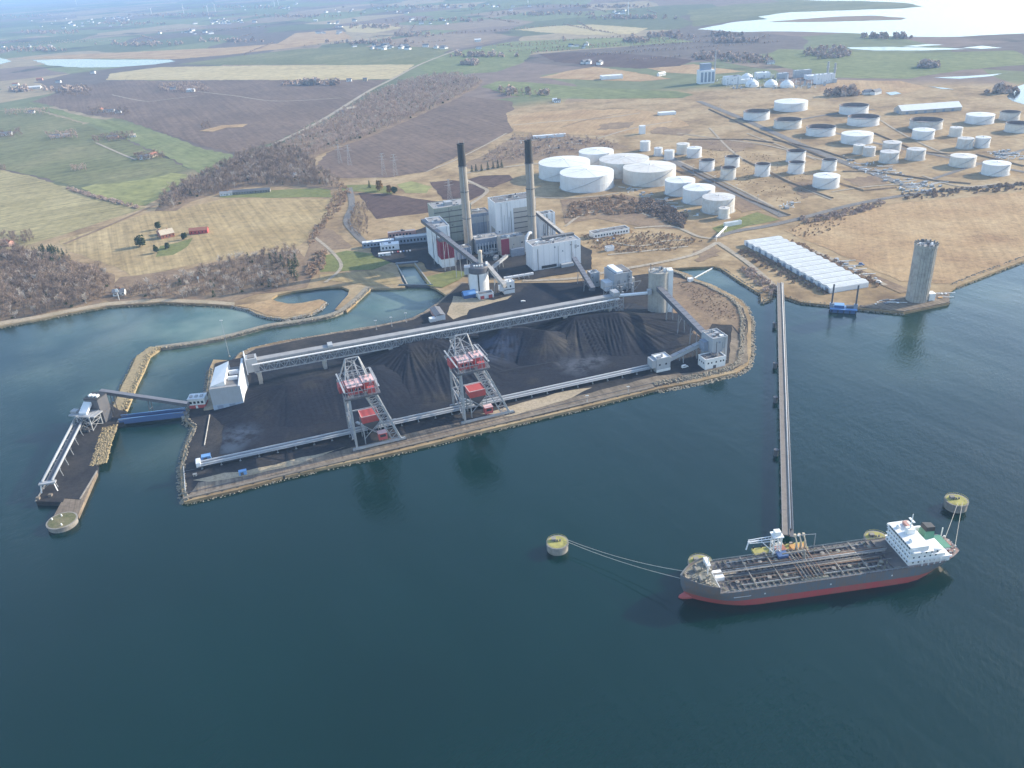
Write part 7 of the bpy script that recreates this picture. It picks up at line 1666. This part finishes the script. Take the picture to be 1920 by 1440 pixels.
for s in (-1, 1):
    for j in range(5): x = 124 + 3.4 * j; MB().box(x, x + .5, s * (half(x, 10) - .4) - .2, s * (half(x, 10) - .4) + .2, 9.9, 13).build('side_pillar', WHT, ship)
    MB().box(124, 141, s * 10.9 - .4, s * 10.9 + .4, 12.9, 13.3).build('boat_deck', WHT, ship)
    lb = bmesh.new(); bmesh.ops.create_uvsphere(lb, u_segments=12, v_segments=8, radius=1)
    for v in lb.verts: v.co = Vector((v.co.x * 3.4 + 133, v.co.y * 1.1 + s * 9.2, v.co.z * 1.1 + 16.6))
    me = bpy.data.meshes.new('lifeboat'); lb.to_mesh(me); lb.free(); me.materials.append(M['white']); o = bpy.data.objects.new('lifeboat', me); col.objects.link(o); o.parent = ship
for k, (x, y) in enumerate(((143.5, -4), (143.5, 4), (146.5, 0), (140.5, -9), (140.5, 9))): MB().box(x - 1, x + 1, y - 1.3, y + 1.3, 9.9, 11.6).build('mooring_winch', M['deck_red'], ship); MB().tube((x, y - 1.7, 11), (x, y + 1.7, 11), .7, 8).build('winch_drum', M['pink'], ship)
MB().tube((146, 6, 9.9), (146, 6, 17), .3, 8).build('stern_post', WHT, ship)
MB().hexa([(3.5, -2.6, 9.2), (5.5, -4.2, 9.2), (5.5, -4.0, 10.8), (3.5, -2.4, 10.8)], [(3.4, -3.0, 9.2), (5.4, -4.6, 9.2), (5.4, -4.4, 10.8), (3.4, -2.8, 10.8)]).build('anchor', M['white'], ship)
MB().hexa([(24, -12.9, 6.6), (33, -13.0, 6.6), (33, -12.6, 6.6), (24, -12.5, 6.6)], [(24, -12.9, 6.66), (33, -13.0, 6.66), (33, -12.6, 6.66), (24, -12.5, 6.66)]).build('rubbing_strake', WHT, ship)
for x in (40, 75, 108): MB().box(x, x + .7, -HB - .06, -HB + .1, 6.2, 7.0).build('draught_mark', WHT, ship)
pg = MB()
for k in range(60):
    x = sr.uniform(136, 148.5); y = sr.uniform(-1, 1) * max(.5, half(x, 10) - 1.0); w = sr.uniform(.2, .9)
    if abs(y) > 6.9 or x > 142.5: pg.box(x, x + w, y, y + w, 9.9, 9.9 + sr.uniform(.4, 1.8))
tag(pg.build('poop_fittings', M['tank_b'], ship), kind='stuff')
# mooring ropes
def rope(label, a, b, sag=1.0):
    a = Vector(a); b = Vector(b); pts = [a.lerp(b, k / 12) - Vector((0, 0, sag * 4 * (k / 12) * (1 - k / 12))) for k in range(13)]
    o_ = MB().path([p - a for p in pts], .14, 5).build('mooring_rope', M['concrete']); o_.location = a; return tag(o_, label, 'rope')
def S(x, y, z): c, s = math.cos(SA), math.sin(SA); return Vector((SX + x * c - y * s, SY + x * s + y * c, z))
rope('pale mooring rope from the lone dolphin to the near side of the bow', D1 + Vector((5, -1, .8)), S(2.5, -2.2, 13.3), 2.0)
rope('pale mooring rope from the lone dolphin to the far side of the bow', D1 + Vector((5, 1, .8)), S(4, 4, 13.3), 2.5)
rope('left mooring rope from the ship stern to the yellowish dolphin', S(147, 4, 11.4), D2 + Vector((-1.5, -4, .8)), .8)
rope('right mooring rope from the ship stern to the yellowish dolphin', S(149, -2, 11.4), D2 + Vector((1.2, -4, .8)), .8)
# ------------------------------------------------------------------ farms and houses
def house(px, py, w, d, h, rz, wall, roof, label, group=None, ridge=3.0, chim=True, name='house'):
    p = G(px, py, LZ); t = thing(name, label, 'house' if name == 'house' else name.split('_')[-1], p, math.radians(rz), group)
    wl0 = MB().box(-w / 2, w / 2, -d / 2, d / 2, -.4, h).build('wall', M[wall], t); rf0 = MB().gable(-w / 2, w / 2, -d / 2, d / 2, h, h + ridge, .5, .3).build('roof', M[roof], t)
    for s in (-1, 1): MB().add([(s * w / 2 * 1.001, -d / 2, h), (s * w / 2 * 1.001, d / 2, h), (s * w / 2 * 1.001, 0, h + ridge)], [(0, 1, 2)]).build('gable_end', M[wall], t)
    if chim: MB().box(w * .1, w * .1 + 1, -.5, .5, h + ridge * .6, h + ridge + 1.2).build('chimney', M['brick'], rf0)
    for k in range(max(2, int(w / 4))): x = -w / 2 + (k + .6) * w / max(2, int(w / 4)); MB().box(x - .6, x + .6, -d / 2 - .06, -d / 2, h * .35, h * .8).build('window', M['glass'], wl0)
    MB().box(w * .02, w * .02 + 1.1, -d / 2 - .08, -d / 2, 0, 2.1).build('door', M['dark_steel'], wl0)
    return t
t = house(313, 444, 17, 13, 5, 35, 'brick', 'cream', 'brick farmhouse with cream roof among dark evergreens', ridge=5)
t2 = house(301, 440, 12, 7, 3.4, 120, 'brick', 'tile', 'low brick wing behind the cream roofed farmhouse', ridge=2.6)
house(374, 437, 23, 9, 4.6, 6, 'red', 'tile', 'long bright red barn beside the cream roofed farmhouse', name='red_barn', chim=False)
house(14, 460, 16, 9, 4, -20, 'pink', 'tile', 'lone pinkish house at the edge of the bare shore wood')
for k, (x, y, w, d, h, rz, wl_, rf, lb) in enumerate((
 (205, 210, 26, 9, 4, 5, 'white', 'slate', 'pale farmhouse with yard trees on the ploughed field edge'), (190, 208, 18, 8, 4, 95, 'cream', 'tile', 'farm wing left of the pale farmhouse on the ploughed field'), (222, 212, 14, 8, 4, 10, 'white', 'slate', 'little white outhouse right of the pale farmhouse'),
 (104, 258, 18, 8, 4, 10, 'white_clad', 'slate', 'white roofed cottage in trees on the dull green field'), (124, 256, 16, 8, 4, 15, 'white', 'roof_grey', 'second cottage in trees on the dull green field'),
 (212, 260, 22, 8, 4, 12, 'pink', 'slate', 'long low house in the dark hedge on the green field'), (250, 257, 12, 8, 4, 20, 'white', 'cream', 'pale house at the end of the dark hedge'),
 (272, 298, 18, 9, 5, 8, 'white', 'slate', 'white house with blue grey roof by the green field track'), (288, 294, 14, 8, 5, 60, 'cream', 'tile', 'cream house beside the white house by the green field track'),
 (58, 167, 66, 14, 6, 6, 'white', 'white', 'very long white roofed barn at the far left'), (75, 151, 20, 10, 6, 10, 'pink', 'tile', 'red roofed farmhouse above the very long white barn'), (110, 155, 18, 9, 5, -5, 'white', 'slate', 'grey roofed farm building beside the red roofed farmhouse'), (30, 160, 20, 9, 5, 0, 'white', 'tile', 'farm building at the left end of the very long white barn'),
 (175, 138, 16, 10, 7, 0, 'white', 'slate', 'tall white house beside the inland lake'), (358, 172, 24, 10, 6, 0, 'white', 'white', 'white gabled barn amid bare trees in the ploughed field'), (325, 168, 20, 9, 5, 0, 'white_clad', 'slate', 'grey roofed farm beside the white gabled barn'),
 (10, 254, 30, 9, 5, 10, 'white', 'slate', 'long white house at the far left of the green fields'), (60, 212, 16, 8, 4, 0, 'white', 'slate', 'small cottage left of the green strip'), (896, 78, 26, 16, 8, 0, 'white', 'white', 'bright white store in the far green fields'), (898, 92, 22, 12, 6, 0, 'white_clad', 'slate', 'grey store just below the bright white store'),
 (655, 153, 14, 8, 6, 0, 'white', 'slate', 'small white house at the end of the ploughed field'), (685, 152, 12, 8, 6, 0, 'cream', 'slate', 'small cream house at the end of the ploughed field'), (660, 207, 26, 10, 5, 25, 'cream', 'cream', 'pale shed beside the straight track'),
 (1040, 190, 10, 8, 4, 0, 'white', 'white', 'tiny white hut on the tan grass'), (1045, 192, 14, 7, 4, 0, 'white_clad', 'slate', 'low hut beside the tiny white hut'), (592, 40, 24, 12, 8, 0, 'white', 'white', 'lone white farm on the far plain'), (552, 333, 8, 6, 5, 0, 'white', 'white', 'little white tower house inside the dense bare wood'),
 (1445, 120, 20, 10, 6, 0, 'white', 'slate', 'white house beyond the refinery works'), (1240, 142, 26, 8, 6, 40, 'white', 'white', 'narrow white building beside the refinery fields'), (470, 362, 60, 7, 3.4, 3, 'old_concrete', 'roof_dark', 'long low nursery shed on the lawn below the wood'), (425, 366, 18, 7, 3, 5, 'white_clad', 'roof_grey', 'small nursery shed on the lawn below the wood'), (225, 553, 12, 7, 4, 8, 'white', 'slate', 'small blue grey boathouse behind the beach'))):
    house(x, y, w, d, h, rz, wl_, rf, lb, chim=(w < 20))
# villages and farms of the far plain
hp = random.Random(3); far_houses = []
proto = None
for (cx_, cy_, sx, sy, n) in ((140, 45, 110, 12, 26), (420, 42, 60, 8, 26), (220, 33, 60, 8, 10), (700, 20, 120, 10, 16), (720, 90, 80, 6, 14), (650, 44, 60, 12, 8), (800, 43, 60, 6, 6), (900, 14, 160, 8, 12), (1170, 24, 60, 6, 5), (520, 14, 130, 8, 14), (60, 90, 60, 6, 4), (1080, 90, 60, 5, 4), (1110, 118, 40, 4, 3), (620, 62, 60, 6, 5), (1640, 176, 50, 4, 3), (820, 92, 50, 4, 5), (330, 62, 120, 8, 8)):
    for k in range(n):
        x = cx_ + hp.gauss(0, .4) * sx; y = max(6, cy_ + hp.gauss(0, .4) * sy); p = G(x, y, LZ)
        if p.length > 15000: continue
        s = hp.uniform(.8, 1.6); far_houses.append((p, s, hp.uniform(0, 180)))
for p, s, a in far_houses:
    if proto is None:
        proto = thing('distant_house', 'white house in a village on the hazy far plain', 'house', p, math.radians(a), 'houses on the far plain')
        pw = MB().box(-9, 9, -5, 5, -.4, 5).build('wall', M['white'], proto); prf = MB().gable(-9, 9, -5, 5, 5, 9, .5, .3).build('roof', M['slate'], proto); prf2 = None
        proto.scale = (s, s, s)
    else:
        c = proto.copy(); col.objects.link(c); c.location = p; c.rotation_euler = (0, 0, math.radians(a)); c.scale = (s, s, s)
        for ch in (pw, prf):
            d_ = ch.copy(); col.objects.link(d_); d_.parent = c
# trees round the farms
for k, (pts, dens, mt, sm, sx, nm, lb, n) in enumerate((
 ([(165, 206), (240, 204), (245, 218), (170, 218)], .02, 'twig', .8, 1.3, 'farm_trees', 'bare trees sheltering the pale farmhouse on the ploughed field', 90),
 ([(85, 252), (140, 248), (150, 260), (95, 264)], .03, 'twig_grey', .8, 1.2, 'farm_trees', 'bare trees round the cottages on the dull green field', 90),
 ([(170, 258), (250, 248), (254, 262), (180, 270)], .06, 'twig', .7, 1.1, 'farm_trees', 'dark bare hedge round the long low house', 140),
 ([(250, 292), (305, 286), (312, 298), (262, 304)], .04, 'twig', .7, 1.2, 'farm_trees', 'bare trees round the white house by the green field track', 90),
 ([(100, 168), (160, 162), (178, 172), (170, 182), (110, 182)], .01, 'twig', .9, 1.4, 'farm_trees', 'dark copse on the edge of the ploughed field', 110),
 ([(0, 250), (40, 244), (42, 258), (0, 262)], .03, 'twig', .8, 1.2, 'farm_trees', 'bare trees by the long white house at the far left', 60),
 ([(10, 208), (90, 205), (95, 216), (10, 218)], .02, 'twig_grey', .8, 1.2, 'farm_trees', 'thin bare trees round the small cottage', 70),
 ([(375, 234), (392, 230), (395, 242), (380, 244)], .02, 'twig', .6, 1.0, 'farm_trees', 'small copse by the pale patch in the ploughed field', 30),
 ([(-20, 316), (12, 312), (12, 322), (-20, 326)], .03, 'twig', .8, 1.2, 'farm_trees', 'dark bushes at the left edge of the stubble field', 30),
 ([(130, 312), (160, 310), (165, 320), (135, 322)], .04, 'twig_grey', .5, .9, 'farm_trees', 'small copse in the dull green field', 40),
 ([(0, 440), (60, 438), (66, 455), (0, 462)], .03, 'twig', .7, 1.1, 'farm_trees', 'bare trees round the lone pinkish house', 60),
 ([(400, 352), (430, 350), (430, 364), (400, 366)], .05, 'twig', .6, 1.0, 'farm_trees', 'bare trees at the left end of the nursery lawn', 60),
 ([(205, 545), (265, 540), (270, 556), (210, 562)], .03, 'twig', .4, .8, 'farm_trees', 'low bare bushes round the boathouse', 40))):
    P = pxpoly(pts); tag(place(nm, BARE, scatter(P, min(n, int(poly_area(P) * dens)), 200 + k, 2), M[mt], sm, sx, seed=300 + k), lb, 'trees')
# power pylons
def pylon(px, py, h, label):
    p = G(px, py, LZ); t = thing('power_pylon', label, 'pylon', p, math.radians(25), 'pylons behind the power station'); lg = MB(); b = h * .09
    for x in (-1, 1):
        for y in (-1, 1): MB().beam((x * b, y * b, -.3), (x * .5, y * .5, h), .2).build('leg', M['steel'], t)
    for k in range(7):
        f = k / 7; g = (k + 1) / 7; w0 = b + (.5 - b) * f; w1 = b + (.5 - b) * g
        for y in (-1, 1): lg.beam((-w0, y * w0, h * f), (w1, y * w1, h * g), .1); lg.beam((w0, y * w0, h * f), (-w1, y * w1, h * g), .1)
    lg.build('bracing', M['steel'], t)
    for z, w in ((h * .72, 7), (h * .86, 5.5), (h * .98, 4)): MB().beam((-w, 0, z), (w, 0, z), .3, .35).build('cross_arm', M['steel'], t)
for a in ((720, 328, 34, ), (742, 330, 34), (656, 310, 34), (844, 376, 30), (638, 306, 32)): pylon(*a, 'slim grey lattice pylon on the ploughed land behind the power station')
# wind turbines on the horizon plain
def turbine(px, py, h, a0):
    p = G(px, py, LZ); t = thing('wind_turbine', 'tiny white wind turbine on the hazy far plain', 'wind turbine', p, math.radians(-10), 'wind turbines on the far plain')
    MB().tube((0, 0, -.5), (0, 0, h), 2.2, 8, 1.4).build('tower', M['white'], t); MB().box(-1.6, 1.6, -3, 5, h - 1.4, h + 2).build('nacelle', M['white'], t)
    for k in range(3):
        a = a0 + k * 2.094; e = Vector((math.cos(a) * h * .55, -3.4, h + math.sin(a) * h * .55)); MB().beam((0, -3.4, h), e, 1.8, .6).build('blade', M['white'], t)
for k, (x, y) in enumerate(((515, 12), (522, 10), (345, 26), (404, 22), (285, 29), (1178, 28), (144, 10), (390, 24), (990, 6))): turbine(x, y, 70 if k < 2 else 55, k * .7)
# pilot light and signs on the beach
p = G(224, 563, LZ); t = thing('beacon_post', 'thin white beacon post on the left beach', 'beacon', p, 0); MB().tube((0, 0, -.3), (0, 0, 13), .35, 8, .25).build('pole', M['white'], t); MB().box(-1.6, 1.6, -.2, .2, 9.5, 12.5).build('board', M['white'], t)
p = G(373, 530, LZ); t = thing('beacon_post', 'short white beacon post in the thin bank wood', 'beacon', p, 0); MB().tube((0, 0, -.3), (0, 0, 7), .35, 8, .25).build('pole', M['white'], t); MB().box(-.9, .9, -.2, .2, 4.5, 7).build('board', M['white'], t)
# parked cars and vans in the yards
def car(px, py, rz, mt, label, van=False, group=None):
    p = G(px, py, LZ + .6); t = thing('parked_van' if van else 'parked_car', label, 'van' if van else 'car', p, math.radians(rz), group); L_, w, h = (5.6, 2.0, 2.3) if van else (4.4, 1.8, 1.45)
    MB().extrude_xz([(-L_ / 2, .35), (L_ / 2, .35), (L_ / 2, .9), (L_ * .28, 1.0), (L_ * .16, h), (-L_ * .42, h), (-L_ / 2, 1.0)], -w / 2, w / 2).build('body', M[mt], t)
    MB().box(-L_ * .36, L_ * .1, -w / 2 - .02, w / 2 + .02, h * .66, h * .9).build('side_window', M['glass'], t)
    for x in (-L_ * .32, L_ * .32):
        for y in (-w / 2, w / 2): MB().tube((x, y - .12, .33), (x, y + .12, .33), .33, 12).build('wheel', M['black'], t)
car(1284, 689, 20, 'white', 'white van parked beside the white control house', True)
for k, (x, y, m_, a) in enumerate(((736, 474, 'white', 10), (741, 474, 'dark_steel', 10), (746, 473, 'red', 12), (751, 473, 'white', 10), (757, 472, 'blue', 9), (763, 472, 'steel', 11), (769, 471, 'white', 10))):
    car(x, y, a + 90, m_, 'small car parked in the row behind the long blue grey shed', group='cars in the power station car park')
for k, (x, y, m_) in enumerate(((1120, 452, 'white'), (1132, 451, 'dark_steel'), (1150, 448, 'blue'))):
    car(x, y, 100, m_, 'small car parked along the front of the long white hut', group='cars by the long white hut')
for x, y in ((1300, 324), (1340, 344), (1380, 362), (1420, 382), (1460, 402)): mast(x, y, 11, 'tall light post along the asphalt road by the row of three tanks', 'light posts on the tank farm road')
for x, y in ((1350, 208), (1420, 238), (1500, 272), (1580, 306), (1660, 336)): mast(x, y, 11, 'tall light post along the diagonal road through the tank farm', 'light posts on the diagonal road')
car(981, 566, 10, 'white', 'white car on the coal dusted ground by the transfer hut')
car(1648, 530, -30, 'white', 'white van on the lane behind the bay warehouse', True)
car(1690, 355, 10, 'white', 'white van by the shore road pump plot', True)
car(1615, 497, -30, 'blue', 'blue van on the lane behind the bay warehouse', True)

# ------------------------------------------------------------------ hazy air round the whole place
m = MB().box(-33500, 33500, -1400, 41500, -6, 306)
hz = m.build('haze', bpy.data.materials.new('haze'))
hm = hz.data.materials[0]; hm.use_nodes = True; hn = hm.node_tree.nodes; hn.clear()
out = hn.new('ShaderNodeOutputMaterial'); pv = hn.new('ShaderNodeVolumePrincipled')
pv.inputs['Color'].default_value = (0.40, 0.64, 1.0, 1); pv.inputs['Density'].default_value = HAZE_DENSITY; pv.inputs['Anisotropy'].default_value = 0.0
hm.node_tree.links.new(pv.outputs[0], out.inputs['Volume'])
hz['kind'] = 'stuff'
